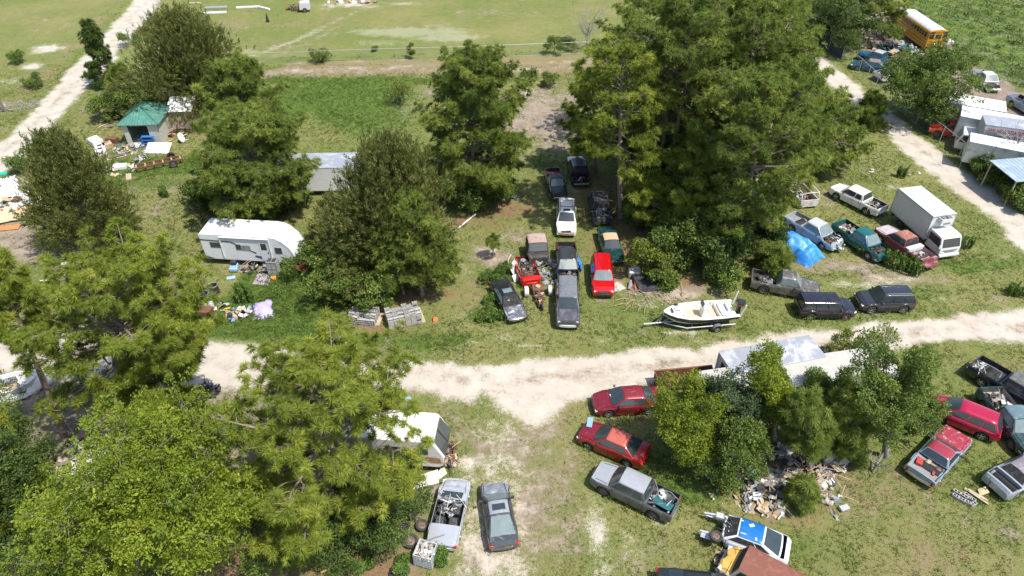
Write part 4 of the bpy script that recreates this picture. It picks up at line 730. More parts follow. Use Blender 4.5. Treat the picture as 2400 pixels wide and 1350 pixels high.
    if not nogh:
        g = MB(); X = sorted(set(list(np.linspace(xF0, xF1, 5))+list(np.linspace(xF1, xB1, 7))+list(np.linspace(xB1, xB0, 5)))); rows = []
        for x in X:
            f = gz(x); z = zb_-.02+(zr-zb_+.02)*f; cr = .035*f; w1 = gw(f); hp = [(wb+.005, zb_-.05), ((wb+w1)/2, (zb_+z)/2), (w1+.004, z-.05*f), (w1-.05*f-.005, z-.008), (w1*.55, z+cr), (0, z+cr*1.25)]
            e = [(x, y, q) for y, q in hp]+[(x, -y, q) for y, q in hp[-2::-1]]; rows.append([(bulge(a, b, f), b, c_) for a, b, c_ in e])
        kk = len(rows[0]); vs = [p for row in rows for p in row]; fs = []; mi = []
        for i in range(len(rows)-1):
            for j in range(kk-1): a = i*kk+j; fs.append((a, a+1, a+1+kk, a+kk)); mi.append(1 if 2 <= j <= kk-4 and gz((X[i]+X[i+1])/2) > .99 else 0)
        fs += [tuple(range(kk))[::-1], tuple(range(len(vs)-kk, len(vs)))]; mi += [0, 0]; g.add(vs, fs, mi); g.build('cabin', [pm, roofm or pm], t, smooth=42)
        def screen(x0, x1, nm, mt, off=.012, lo=.08, hi=.93, wf_=.90):
            q = MB(); nn = 8; vs = []
            for a in range(4):
                x = x0+(x1-x0)*(lo+(hi-lo)*a/3); f = gz(x); z = zb_-.02+(zr-zb_+.02)*f+.035*f; w1 = gw(f)*wf_
                for j in range(nn+1): y = -w1+2*w1*j/nn; vs.append((bulge(x, y, f)+off*(1 if x0 > 0 else -1)*1.2, y, z-.035*f*(y/w1)**2+off*1.3))
            fs = [(a*(nn+1)+j, a*(nn+1)+j+1, (a+1)*(nn+1)+j+1, (a+1)*(nn+1)+j) for a in range(3) for j in range(nn)]
            if x0 < 0: pass
            q.add(vs, fs, 0); return q.build(nm, mt, t, smooth=60)
        screen(xF0, xF1, 'windshield', HOLE if 'f' in noglass else (gl or GL))
        if 'r' != '' : screen(xB0, xB1, 'rear_window', HOLE if 'r' in noglass else (gl or GL), lo=.10, hi=.92)
        for sg in (1, -1):
            for (u0, u1) in s['win']:
                q = MB(); c4 = []
                for u, v in ((u0, .14), (u1, .14), (u1, .84), (u0, .84)):
                    z = zb_+(zr-zb_)*v; xa = xF0+(xF1-xF0)*v-.03; xb = xB0+(xB1-xB0)*v+.03; x = xa+(xb-xa)*u; y = wb+(wt-wb)*v+.018; c4.append((x, sg*y, z))
                q.plate(c4 if sg < 0 else c4[::-1], .01, 0) if False else q.add(c4, [(0, 1, 2, 3)], 0)
                q.build('side_window', HOLE if 's' in noglass else (sgl or gl or GL), t, smooth=0)
        if sunroof:
            x0, x1, ww = sunroof; q = MB(); q.box(((x0+x1)/2*k, 0, zr+.045), (abs(x1-x0)*k, ww, .022), 0); q.build('sunroof', sgl or GL, t, bevel=.01)
        if rack:
            q = MB()
            for sg in (1, -1):
                if rack != 2: q = MB()
                q.tube([(xF1-.1, sg*(wt-.08), zr+.03), (xF1-.25, sg*(wt-.08), zr+.09), (xB1+.25, sg*(wt-.08), zr+.09), (xB1+.1, sg*(wt-.08), zr+.03)], .018, 0)
                if rack != 2: q.build('roof_rail', ALLOY, t)
            if rack == 2:
                for sg in (1, -1): pass
                for x in (xF1-.75, xB1+.45): q.box((x, 0, zr+.10), (.05, wt*1.8, .03), 0)
            if rack == 2: q.build('roof_rack', rack_m, t)
    for i, (x, y) in enumerate(((wx[0], W-.11), (wx[0], -W+.11), (wx[1], W-.11), (wx[1], -W+.11))):
        if i not in nowheel: wheel(t, x, y, rw-.005, wk, z=max(.05, rw-ylift))
    hz = lerp(top, xf-.1)-.13
    if lights[0]:
        for sg in (1, -1): q = MB(); q.box((xf-.13, sg*W*.68, hz), (.22, .34, .15), 0, rz=-sg*.22); q.build('headlight', HL, t, bevel=.03)
    if grille: q = MB(); q.box((xf-.035, 0, hz-.01), (.10, W*.92, .15), 0); [q.box((xf+.018, 0, hz-.01+zz), (.015, W*.86, .012), 1) for zz in (-.045, 0, .045)]; q.build('grille', [BLKP, CHR], t, bevel=0)
    for i, (xx, bm) in enumerate(((xf-.02, bump[0]), (xr+.02, bump[1]))):
        if bm is not None:
            sg = 1 if i == 0 else -1; q = MB(); y_ = [-W*.93, -W*.80, -W*.4, 0, W*.4, W*.80, W*.93]; xo = [-.22, -.03, .035, .05, .035, -.03, -.22]; vs = []
            for y, dx in zip(y_, xo):
                for zz in (.36, .58): vs += [(xx+sg*(dx+.03), y, zz), (xx+sg*(dx-.10), y, zz)]
            fs = []
            for a in range(6): b = a*4; fs += [(b, b+4, b+6, b+2), (b+1, b+3, b+7, b+5), (b+2, b+6, b+7, b+3), (b, b+1, b+5, b+4)]
            fs += [(0, 2, 3, 1), (24, 25, 27, 26)]; q.add(vs, fs, 0); q.build('bumper', bm, t, bevel=.02)
    if lights[1]:
        tz = lerp(top, xr+.1)-(.17 if base in ('sedan', 'coupe') else .30); th = .15 if base in ('sedan', 'coupe') else .34
        for sg in (1, -1): q = MB(); q.box((xr+.05, sg*W*.80, tz), (.13, .30 if th < .2 else .15, th), 0, rz=sg*.15); q.build('taillight', tailm or TL, t, bevel=.02)
    if mirrors and not nogh:
        for sg in (1, -1): q = MB(); q.box((xF0-.42, sg*(W+.06), zb_+.08), (.11, .19, .14), 0); q.box((xF0-.40, sg*(W-.04), zb_+.04), (.05, .12, .03), 0); q.build('mirror', BLKP, t, bevel=.02)
    if handles:
        for x in s['seams'][1:]:
            for sg in (1, -1): q = MB(); q.box((x*k+.16, sg*(W+.012), lerp(top, x)-.22), (.17, .025, .035), 0); q.build('door_handle', BLKP, t)
    if eng:
        rr = random.Random(int(front[0])); q = MB(); x0, x1 = G[0], xf-.3
        for i in range(34): q.box((rr.uniform(x1+.1, x0-.1) if x1 < x0 else rr.uniform(x0+.1, x1), rr.uniform(-.55, .55)*W/.9, rr.uniform(.62, .86)), (rr.uniform(.08, .38), rr.uniform(.06, .3), rr.uniform(.06, .2)), rr.choice((0, 0, 1, 1, 2, 3)), rz=rr.uniform(0, 3), rx=rr.uniform(-.3, .3))
        for i in range(9): a = Vector((rr.uniform(x0, x1), rr.uniform(-.6, .6), .85)); q.tube([a, a+Vector((rr.uniform(-.3, .3), rr.uniform(-.3, .3), .1)), a+Vector((rr.uniform(-.5, .5), rr.uniform(-.5, .5), -.05))], .022, rr.choice((0, 2)))
        q.build('engine', [ENG, BLKP, RUST, ALU], t, bevel=.01)
    t['_r'] = 0; del t['_r']
    if ratio < .85 or ratio > 1.18: print('RATIO', name, label[:30], round(ratio, 2))
    return t
def junk(name, label, px, size, n, mats, hgt=.5, rz=0, z=0, cat='scrap', kind='stuff', sz=(.15, .7), seed=1, at=None, tubesn=6, heap=True):
    "tangled heap: torn sheets, blocks and bent rods"
    q = MB(); r = random.Random(seed+int(px[0] if px else 3)); lx, ly = size
    for i in range(n):
        a = r.random()*6.28; s = math.sqrt(r.random()); x, y = lx/2*s*math.cos(a), ly/2*s*math.sin(a); zz = (hgt*(1-s*s)*r.uniform(.3, 1) if heap else hgt*r.random())+.03
        u = r.uniform(*sz); v = u*r.uniform(.3, .9); k = r.random(); mi = r.randrange(len(mats))
        if k < .55:
            g = 3; vs = []; M = Matrix.Translation((x, y, zz)) @ Matrix.Rotation(r.uniform(0, 6), 4, 'Z') @ Matrix.Rotation(r.gauss(0, .45), 4, 'X') @ Matrix.Rotation(r.gauss(0, .35), 4, 'Y')
            for a_ in range(g+1):
                for b_ in range(g+1): vs.append((u*(a_/g-.5)*(1+r.gauss(0, .06)), v*(b_/g-.5)*(1+r.gauss(0, .08)), r.gauss(0, .07)*u))
            vs = [tuple(M @ Vector(p)) for p in vs]; vs = [(p[0], p[1], max(.02, p[2])) for p in vs]; q.add(vs, [(a_*4+b_, a_*4+b_+1, a_*4+b_+5, a_*4+b_+4) for a_ in range(g) for b_ in range(g)], mi)
        else: q.box((x, y, max(v*.3, zz)), (u*.7, v*.6, r.uniform(.05, .3)*u+.03), mi, rz=r.uniform(0, 3), rx=r.gauss(0, .4), ry=r.gauss(0, .4))
    for i in range(tubesn):
        a = Vector((r.uniform(-lx, lx)/2.4, r.uniform(-ly, ly)/2.4, hgt*r.uniform(.2, .9)+.05)); d = Vector((r.uniform(-1, 1), r.uniform(-1, 1), r.uniform(-.15, .15))).normalized()*r.uniform(.4, 1.3); q.tube([a, a+d*.5+Vector((0, 0, r.uniform(0, .15))), a+d], .02, r.randrange(len(mats)), 5)
    o = q.build(name, mats, None, smooth=30); p = at if at is not None else P(*px); o.location = (p[0], p[1], z); o.rotation_euler = (0, 0, rz)
    return tag(o, label, cat, kind=kind)
def inbed(t, name, label, mats, n=26, x0=-.9, x1=-2.3, z=.75, w=1.2, seed=3, hgt=.3, sz=(.12, .6)):
    M = Matrix.Translation(t.location) @ Matrix.Rotation(t.rotation_euler[2], 4, 'Z'); c = M @ Vector(((x0+x1)/2, 0, 0))
    return junk(name, label, (int(c.x*10) % 97, 0), (abs(x1-x0), w), n, mats, hgt, rz=t.rotation_euler[2], z=z, at=(c.x, c.y), seed=seed, sz=sz, tubesn=5)
def on(t, x, y, z=0): return (Matrix.Translation(t.location) @ Matrix.Rotation(t.rotation_euler[2], 4, 'Z')) @ Vector((x, y, z))
rack_m = mat('dark_rack', (.08, .08, .085), .4)
JW = mat('junk_white', (.64, .63, .60), .6, wear=(.30, .26, .21), amt=.55); JG = mat('junk_grey', (.26, .27, .28), .6, wear=(.14, .13, .12), amt=.5); JT = mat('junk_tan', (.48, .36, .24), .8, wear=(.3, .22, .15), amt=.5); JB = mat('junk_blue', (.04, .17, .50), .5); JR = mat('junk_red', (.45, .05, .04), .5); JC = mat('shredded_foil', (.22, .23, .24), .35, .6, wear=(.04, .04, .04), amt=.6, wscale=6); JT2 = mat('junk_teal', (.03, .13, .15), .4)

# ---- the middle rows
c1 = car('suv', 'dark grey suv with streaked roof and silver bumper, nearest the road in the middle row', 'suv', (1331, 757), (1329, 672), paint('faded_dark_grey', (.085, .085, .10), (.16, .16, .18), .5, .35), 'suv', L=4.8, Wd=1.86, roofm=paint('sunbleached_roof', (.20, .22, .24), (.13, .13, .15), .5, .4), bump=(mat('silver_bumper', (.62, .62, .63), .4), BLKP), top=[(2.3, .80), (2.24, .98), (1.9, 1.04), (1.05, 1.12), (-2.1, 1.12), (-2.3, 1.0)], gh=(1.1, .50, -2.0, -2.2, 1.1, 1.78, .86, .70), sq=.88)
c2 = car('pickup_truck', 'charcoal pickup with missing bonnet and exposed engine, nosed up behind the faded grey suv', 'pickup', (1334, 688), (1324, 562), paint('charcoal', (.042, .043, .046), (.09, .09, .09), .3), 'xcab', L=5.3, eng=True, gl=mat('bright_hazy_glass', (.33, .36, .34), .12, spec=.8, wear=(.10, .12, .12), amt=.5, wscale=1.2), lights=(0, 1), bump=(None, BLKP), grille=False, gh=(1.15, .55, -.85, -1.05, 1.08, 1.70, .84, .68), wk='steel')
w_ = empty('loose_wheel', on(c2, -1.85, -.35, .76), 0, 'black spoked wheel lying in the bed of the charcoal pickup', 'wheel'); wheel(w_, 0, 0, .40, 'alloy', z=.12, flat=True, name='tyre'); w_.children[0].children[0].data = w_.children[0].children[0].data.copy(); w_.children[0].children[0].data.materials[0] = BLKP
inbed(c2, 'scrap', 'odd scrap with a red tin in the bed of the charcoal pickup', [BLKP, JG, JR, BLKP, JB], 14, x0=-1.2, x1=-1.9, z=.72, w=.9, seed=4, hgt=.15, sz=(.1, .35))
def cloth(name, label, pts, z, mt, cat='tarp', seed=1, amp=.12, n=14):
    "crumpled sheet over a four-cornered patch, pts are world points; z the height profile function"
    r = np.random.RandomState(seed); A, B, C_, D_ = [Vector(p) for p in pts]; vs = []
    for i in range(n+1):
        for j in range(n+1):
            u, v = i/n, j/n; p = A*(1-u)*(1-v)+B*u*(1-v)+C_*u*v+D_*(1-u)*v; e = min(u, v, 1-u, 1-v); h_ = z(u, v) if callable(z) else z*min(1, e*4)
            vs.append((p.x+r.randn()*.03*(e < .05)*3, p.y+r.randn()*.09*(e < .05), max(.015, p.z+h_+(vnoise(np.array([p.x]), np.array([p.y]), 1.7, seed)[0]-.5)*amp*2+r.randn()*amp*.22)))
    m = MB(); m.add(vs, [(i*(n+1)+j, (i+1)*(n+1)+j, (i+1)*(n+1)+j+1, i*(n+1)+j+1) for i in range(n) for j in range(n)]); o = m.build(name, mt, None, smooth=50); sd = o.modifiers.new('t', 'SOLIDIFY'); sd.thickness = .012
    return tag(o, label, cat)
BLUE = mat('blue_tarp', (.03, .22, .72), .38, wear=(.09, .34, .78), amt=.6, wscale=2.2)
cloth('blue_tarp_scrap', 'crumpled blue tarp hanging off the side of the charcoal pickup', [on(c2, .35, .92, .0), on(c2, -1.3, .90, .0), on(c2, -1.2, 1.3, 0), on(c2, .1, 1.35, 0)], lambda u, v: .75*(1-v)+.1, BLUE, seed=8, n=8)
c3 = car('suv', 'white suv with black roof rack, sunroof and missing grille in the middle row', 'suv', (1327, 553), (1327, 476), paint('chalky_white', (.80, .79, .72), (.68, .65, .58), .2, .4, .3, 0), 'suv', L=4.5, Wd=1.78, rack=2, sunroof=(.42, .05, .62), lights=(0, 1), bump=(RUSTL, BLKP), crumple=(1.75, 2.4, .10), wk='steel', sq=.9, wr=.38)
c4 = car('pickup_truck', 'small black pickup with red bed liner and chrome bumper, behind the white suv', 'pickup', (1313, 466), (1292, 400), paint('faded_black', (.022, .022, .025), (.07, .075, .08), .4), 'pickup', L=4.7, Wd=1.66, gl=GLL, bump=(CHR, None), floorm=mat('red_bed', (.30, .07, .05), .6, wear=(.42, .28, .22), amt=.5), lights=(0, 0), gh=(1.25, .62, -.30, -.46, 1.06, 1.56, .75, .60))
inbed(c4, 'scrap', 'white bag and bits in the red bed of the small black pickup', [JW, JW, JG], 7, z=.72, w=.8, seed=2, hgt=.2, sz=(.2, .5), x0=-1.0, x1=-1.5)
c5 = car('pickup_truck', 'dark maroon truck with white bonnet and its bed removed, farthest back by the grove', 'truck', (1345, 368), (1365, 436), paint('dark_maroon', (.035, .016, .026), (.10, .05, .07), .4), 'xcab', L=5.0, hoodm=paint('white_bonnet', (.72, .70, .72), (.5, .48, .5), .3), gh=(1.25, .65, -1.0, -1.15, 1.08, 1.72, .84, .68), top=[(2.5, .8), (2.42, .98), (1.3, 1.1), (-1.18, 1.12), (-1.2, 1.0), (-1.21, .52), (-2.5, .50)], open_=[(-1.3, -2.42, .36)], roofm=paint('dark_roof', (.06, .065, .08), (.12, .14, .14), .5), bump=(BLKP, BLKP), lights=(1, 0), wk='steel')
q = MB(); [q.tube([on(c5, -1.2, sy_, .62), on(c5, -2.5, sy_, .66)], .05, 0) for sy_ in (-.45, .45)]; q.tube([on(c5, -1.5, -.4, .7), on(c5, -1.8, 0, .95), on(c5, -2.1, .3, .7)], .06, 1); q.cyl(on(c5, -1.9, 0, .7), .2, .3, 2, 12); q.box(on(c5, -2.45, 0, .55), (.12, 1.5, .12), 1, rz=c5.rotation_euler[2]); o = q.build('frame_rails', [BLKP, ALU, ENG]); o.parent = c5; o.matrix_parent_inverse = (Matrix.Translation(c5.location) @ Matrix.Rotation(c5.rotation_euler[2], 4, 'Z')).inverted()
BURNT = paint('scorched_black', (.035, .036, .038), (.17, .165, .15), .45, .45, .2, .2, 3)
c6 = car('suv', 'burnt black suv with crumpled rear full of torn sheet metal, beside the grove', 'suv', (1398, 446), (1415, 528), BURNT, 'suv', L=5.0, gh=(1.25, .75, -.55, -.78, 1.06, 1.66, .84, .68), open_=[(-.85, -2.35, .62)], noglass=('r', 's', 'f'), crumple=(-2.6, -.9, .22), bump=(BLKP, None), lights=(0, 0), wk='steel', rack=1, floorm=BURNT)
inbed(c6, 'sheet_metal_scrap', 'crumpled foil and torn panels spilling out of the burnt suv', [JC, JG, JC, mat('crumpled_grey_cloth', (.40, .38, .40), .8), JT], 34, x0=-.7, x1=-2.5, z=.70, w=1.5, seed=9, hgt=.45, sz=(.3, 1.0))
c7 = car('convertible', 'dark green convertible with closed tan soft top, between the burnt suv and the red suv', 'car', (1441, 607), (1421, 541), paint('dark_green', (.008, .045, .042), (.03, .08, .075), .3, .25, .8), 'coupe', L=4.75, roofm=mat('tan_canvas', (.55, .38, .24), .9), gh=(.95, .25, -.70, -1.35, .90, 1.30, .80, .62), lights=(0, 1), grille=False)
RED = paint('bright_red', (.55, .006, .010), None, 0, .2, 1.)
c8 = car('suv', 'bright red suv with black grille parked on the right of the middle row', 'suv', (1415, 694), (1407, 606), RED, 'suv', L=4.4, gl=GLL, sgl=GL, rack=0, sq=.84, bump=(BLKP, BLKP))
BLC = paint('dented_black', (.022, .023, .027), (.06, .06, .07), .3, .3)
c9 = car('coupe', 'black coupe with smashed windscreen and crumpled silver nose left of the middle rows', 'car', (1214, 744), (1170, 662), BLC, 'coupe', L=4.65, sunroof=(.02, -.45, .72), sgl=GLL, noglass=('f',), crumple=(1.2, 2.4, .14), hoodm=paint('scratched_hood', (.12, .13, .15), (.35, .36, .38), .45, .35), lights=(0, 1), bump=(CHR, BLKP), gl=BLC)
for i_ in range(1): junk('glass_debris', 'broken glass and trim hanging in the windscreen hole of the black coupe', (11, 0), (.5, 1.1), 12, [JW, JG, BLKP], .16, at=on(c9, .62, 0), z=.98, rz=c9.rotation_euler[2], sz=(.08, .3), tubesn=3)
# stripped red wreck: only the tail is left whole
c10 = car('wrecked_car', 'stripped sports car shell with red tail and rusty open interior', 'wreck', (1228, 612), (1246, 662), paint('tail_red', (.62, .012, .008), (.45, .08, .06), .2, .3), 'coupe', L=2.9, Wd=1.7, nogh=True, open_=[(2.3, -1.05, .3)], floorm=RUST, lights=(0, 0), grille=False, bump=(None, paint('tail_red2', (.55, .02, .015))), nowheel=(0, 1), mirrors=False, handles=False, crumple=(.2, 3, .12))
c10b = junk('engine_scrap', 'rusty engine and springs piled in the open stripped red wreck', (33, 0), (2.2, 1.5), 70, [RUST, ENG, RUSTL, ENG, JG], .55, at=on(c10, .55, 0), z=.25, rz=c10.rotation_euler[2], sz=(.1, .45), tubesn=26)
q = MB(); q.plate([(0, 0, .05), (1.25, .15, .05), (1.35, .5, .35), (1.2, .75, .85), (.1, .6, .8)], .05, 0); q.tube([(.1, .6, .8), (.35, .85, 1.25), (.95, .95, 1.35), (1.2, .75, .87)], .035, 0); o = q.build('car_door', [JW]); o.location = P(1206, 650); o.rotation_euler = (0, 0, R(58)); tag(o, 'white car door leaning against the stripped red wreck', 'door')
q = MB(); q.plate([(0, 0, .06), (.9, .0, .1), (1.0, .35, .4), (.1, .45, .45)], .04, 0); o = q.build('fender', [JW]); o.location = P(1206, 663); o.rotation_euler = (0, 0, R(40)); tag(o, 'loose white fender on the grass below the white door', 'fender')
q = MB(); q.cyl((0, 0, .06), .22, .10, 0, 16); q.cyl((0, 0, .13), .1, .05, 0, 10); o = q.build('air_filter_housing', [ALU]); o.location = on(c10, 1.35, .1, .72); tag(o, 'round grey filter housing on top of the rusty engine scrap', 'car part')
c11 = car('truck_cab', 'old truck cab with rusty pinkish roof standing behind the shredded black sheeting', 'truck', (1262, 604), (1256, 575), paint('dull_black', (.04, .04, .042), (.13, .10, .08), .5, .6, 0), 'box', L=2.6, Wd=1.9, roofm=mat('rusted_roof', (.40, .30, .27), .7, wear=(.24, .10, .06), amt=.45, wscale=2), gh=(1.1, .55, -1.6, -1.9, 1.1, 1.75, .86, .78), gl=mat('dusty_glass', (.11, .115, .11), .3), sgl=HOLE, lights=(0, 0), grille=False, bump=(None, None), nowheel=(0, 1, 2, 3), mirrors=False, handles=False)
junk('shredded_sheeting', 'shredded black and silver sheeting strewn in front of the rusty-roofed cab', (1262, 618), (2.6, 2.0), 60, [JC, BLKP, JC, mat('silver_film', (.45, .46, .48), .3, .5)], .65, seed=5, tubesn=8, sz=(.25, .8))
junk('crumpled_film', 'crumpled grey film trailing toward the charcoal pickup', (1287, 650), (1.6, 2.4), 44, [JC, mat('silver_film', (.4, .4, .4)), JG], .3, seed=6, tubesn=2, sz=(.2, .6))
# bare chassis
t = empty('stripped_chassis', P(1263, 700), R(-85), 'bare rusty front chassis with two white wheel arches in the grass', 'wreck')
q = MB(); q.box((-.75, 0, .45), (.8, .9, .3), 0); q.box((-.1, 0, .38), (.9, .35, .35), 1); q.box((.7, 0, .32), (1.0, .26, .25), 0); q.cyl((-.75, 0, .65), .2, .15, 2); [q.tube([(-.9, y, .4), (.2, y*.7, .3), (1.3, y*.3, .25)], .05, 0) for y in (-.45, .45)]; [q.box((random.Random(i).uniform(-.9, 1.0), random.Random(i+9).uniform(-.35, .35), .5), (.22, .16, .14), i % 3, rz=i) for i in range(22)]; q.build('engine_block', [RUST, ENG, JT], t, bevel=.01)
for y in (-.95, .95): q = MB(); q.lathe([(.42, -.16), (.45, 0), (.42, .16), (.36, .18)], 0, 20, Matrix.Translation((-.55, y, .36)) @ Matrix.Rotation(R(90), 4, 'X')); q.build('wheel_arch', JW, t); wheel(t, -.55, y, .32, 'steel')
wheel(t, 1.35, .1, .28, 'steel', z=.3)
# liner heap
q = MB(); q.plate([(0, 0, .45), (1.9, -.2, .5), (2.3, -1.5, .25), (.7, -1.9, .2)], .06, 0); q.plate([(.7, -1.9, .2), (2.3, -1.5, .25), (2.35, -1.6, .02), (.75, -2.0, .02)], .05, 0); q.plate([(.0, 0, .45), (.7, -1.9, .2), (.6, -1.95, .02), (-.1, 0, .02)], .05, 0); o = q.build('bed_liner', [BLKP], bevel=.02); o.location = P(1478, 648); o.rotation_euler = (0, 0, R(-8)); tag(o, 'big black plastic liner slumped beside the yellow-green bush', 'liner')
q = MB(); q.box((0, 0, .35), (.9, .6, .7), 0, rx=.2); q.box((.2, .05, .74), (.6, .5, .05), 0, rx=.2, rz=.3); o = q.build('plastic_crate', [JW], bevel=.03); o.location = P(1485, 648); tag(o, 'white plastic box behind the black liner', 'box')
q = MB(); q.plate([(0, 0, .02), (.5, .1, .05), (.45, .95, .4), (.1, .9, .35)], .04, 0); o = q.build('curved_panel', [JR]); o.location = P(1487, 680); tag(o, 'dull red bent panel in front of the black liner', 'panel')
q = MB(); q.tube([(0, 0, .12), (.2, .5, .2), (.25, .9, .35)], [.12, .16, .1], 0, 8); o = q.build('bent_duct', [JG]); o.location = P(1473, 681); tag(o, 'bent grey duct lying left of the red panel', 'duct')
q = MB(); q.plate([(0, 0, .05), (1.0, .55, .03), (.35, 1.3, .1), (-.2, .9, .12)], .04, 0); o = q.build('grey_board', [mat('grey_board', (.42, .41, .38), .8)]); o.location = P(1441, 686); tag(o, 'flat grey board on the ground beside the bright red suv', 'board')

# ---- right field
c12 = car('pickup_truck', 'white extended cab pickup with tools in its bed, up by the grove edge', 'pickup', (1961, 444), (2058, 492), paint('clean_white', (.76, .76, .75), (.6, .6, .58), .15, .3, .5, 0), 'xcab', L=5.25, gl=GL, bump=(None, CHR), grille=False, lights=(0, 1), tailm=TLD, crumple=(2.1, 2.7, .1))
inbed(c12, 'tools', 'black bags and tools in the bed of the white extended cab pickup', [BLKP, JG, BLKP, JT, BLKP, JG], 26, z=.74, w=1.2, seed=5, hgt=.25, sz=(.15, .6), x0=-1.2, x1=-2.4)
c13 = car('pickup_truck', 'silver-blue pickup with torn open engine bay, between the blue tarp and the teal pickup', 'pickup', (1957, 572), (1858, 516), paint('silver_blue', (.36, .41, .46), (.50, .50, .48), .35), 'pickup', L=5.3, eng=True, crumple=(1.6, 2.8, .25), lights=(0, 0), grille=False, bump=(ALU, None), gl=GLL, floorm=JG, roofm=paint('pale_roof', (.55, .58, .60)))
junk('crash_scrap', 'torn fender metal hanging on the nose of the silver-blue pickup', (0, 0), (.9, 1.7), 26, [JG, JW, ALU, BLKP], .5, at=on(c13, 2.45, .1), z=.3, rz=c13.rotation_euler[2], sz=(.15, .6), tubesn=8)
c14 = car('pickup_truck', 'teal green pickup with open engine bay and loaded bed, left of the faded red truck', 'pickup', (2066, 598), (1972, 534), paint('teal_green', (.012, .125, .125), (.02, .09, .10), .3), 'pickup', L=5.35, eng=True, gl=GLL, lights=(0, 0), grille=False, bump=(CHR, CHR), floorm=BLKP)
inbed(c14, 'scrap', 'pile of oily scrap in the bed of the teal pickup', [BLKP, JG, JT, JW, ENG], 32, z=.74, w=1.3, seed=6, hgt=.3)
FADR = paint('faded_red', (.20, .045, .048), (.42, .36, .38), .42, .5, .2, 0, 1.6)
c15 = car('pickup_truck', 'faded red pickup with pale primer bonnet and lowered tailgate beside the box truck', 'pickup', (2072, 544), (2168, 612), FADR, 'pickup', L=5.6, hoodm=paint('primer_pink', (.52, .46, .48), (.38, .28, .30), .4, .6, 0), roofm=mat('rust_red_roof', (.30, .11, .075), .7, wear=(.42, .26, .22), amt=.5), floorm=mat('chalky_red_bed', (.42, .30, .29), .8, wear=(.25, .12, .11), amt=.5, wscale=4), noglass=('r',), bump=(BLKP, None), lights=(0, 0), top=[(2.58, .78), (2.5, .96), (1.3, 1.08), (-.2, 1.12), (-2.52, 1.12), (-2.54, .72), (-2.6, .70)], open_=[(-.68, -2.50, .68)])
q = MB(); q.box((-2.88, 0, .69), (.60, 1.45, .06), 0); [q.box((-2.88, -.55+.22*i, .725), (.50, .05, .012), 0) for i in range(6)]; o = q.build('tailgate', [FADR], c15)
q = MB(); q.box((-.95, 0, 1.02), (.42, 1.62, .34), 0); q.box((-.95, 0, 1.2), (.44, 1.64, .03), 0); o = q.build('toolbox', [mat('dull_white', (.62, .62, .63), .5)], None, bevel=.02); o.location = c15.location; o.rotation_euler = c15.rotation_euler; tag(o, 'dull white toolbox across the bed of the faded red truck', 'toolbox')
inbed(c15, 'scrap', 'broken tiles and rubble behind the toolbox of the faded red truck', [JG, JW, JT, JG], 30, z=.72, w=1.0, seed=6, hgt=.12, sz=(.08, .3), x0=-1.2, x1=-1.9)
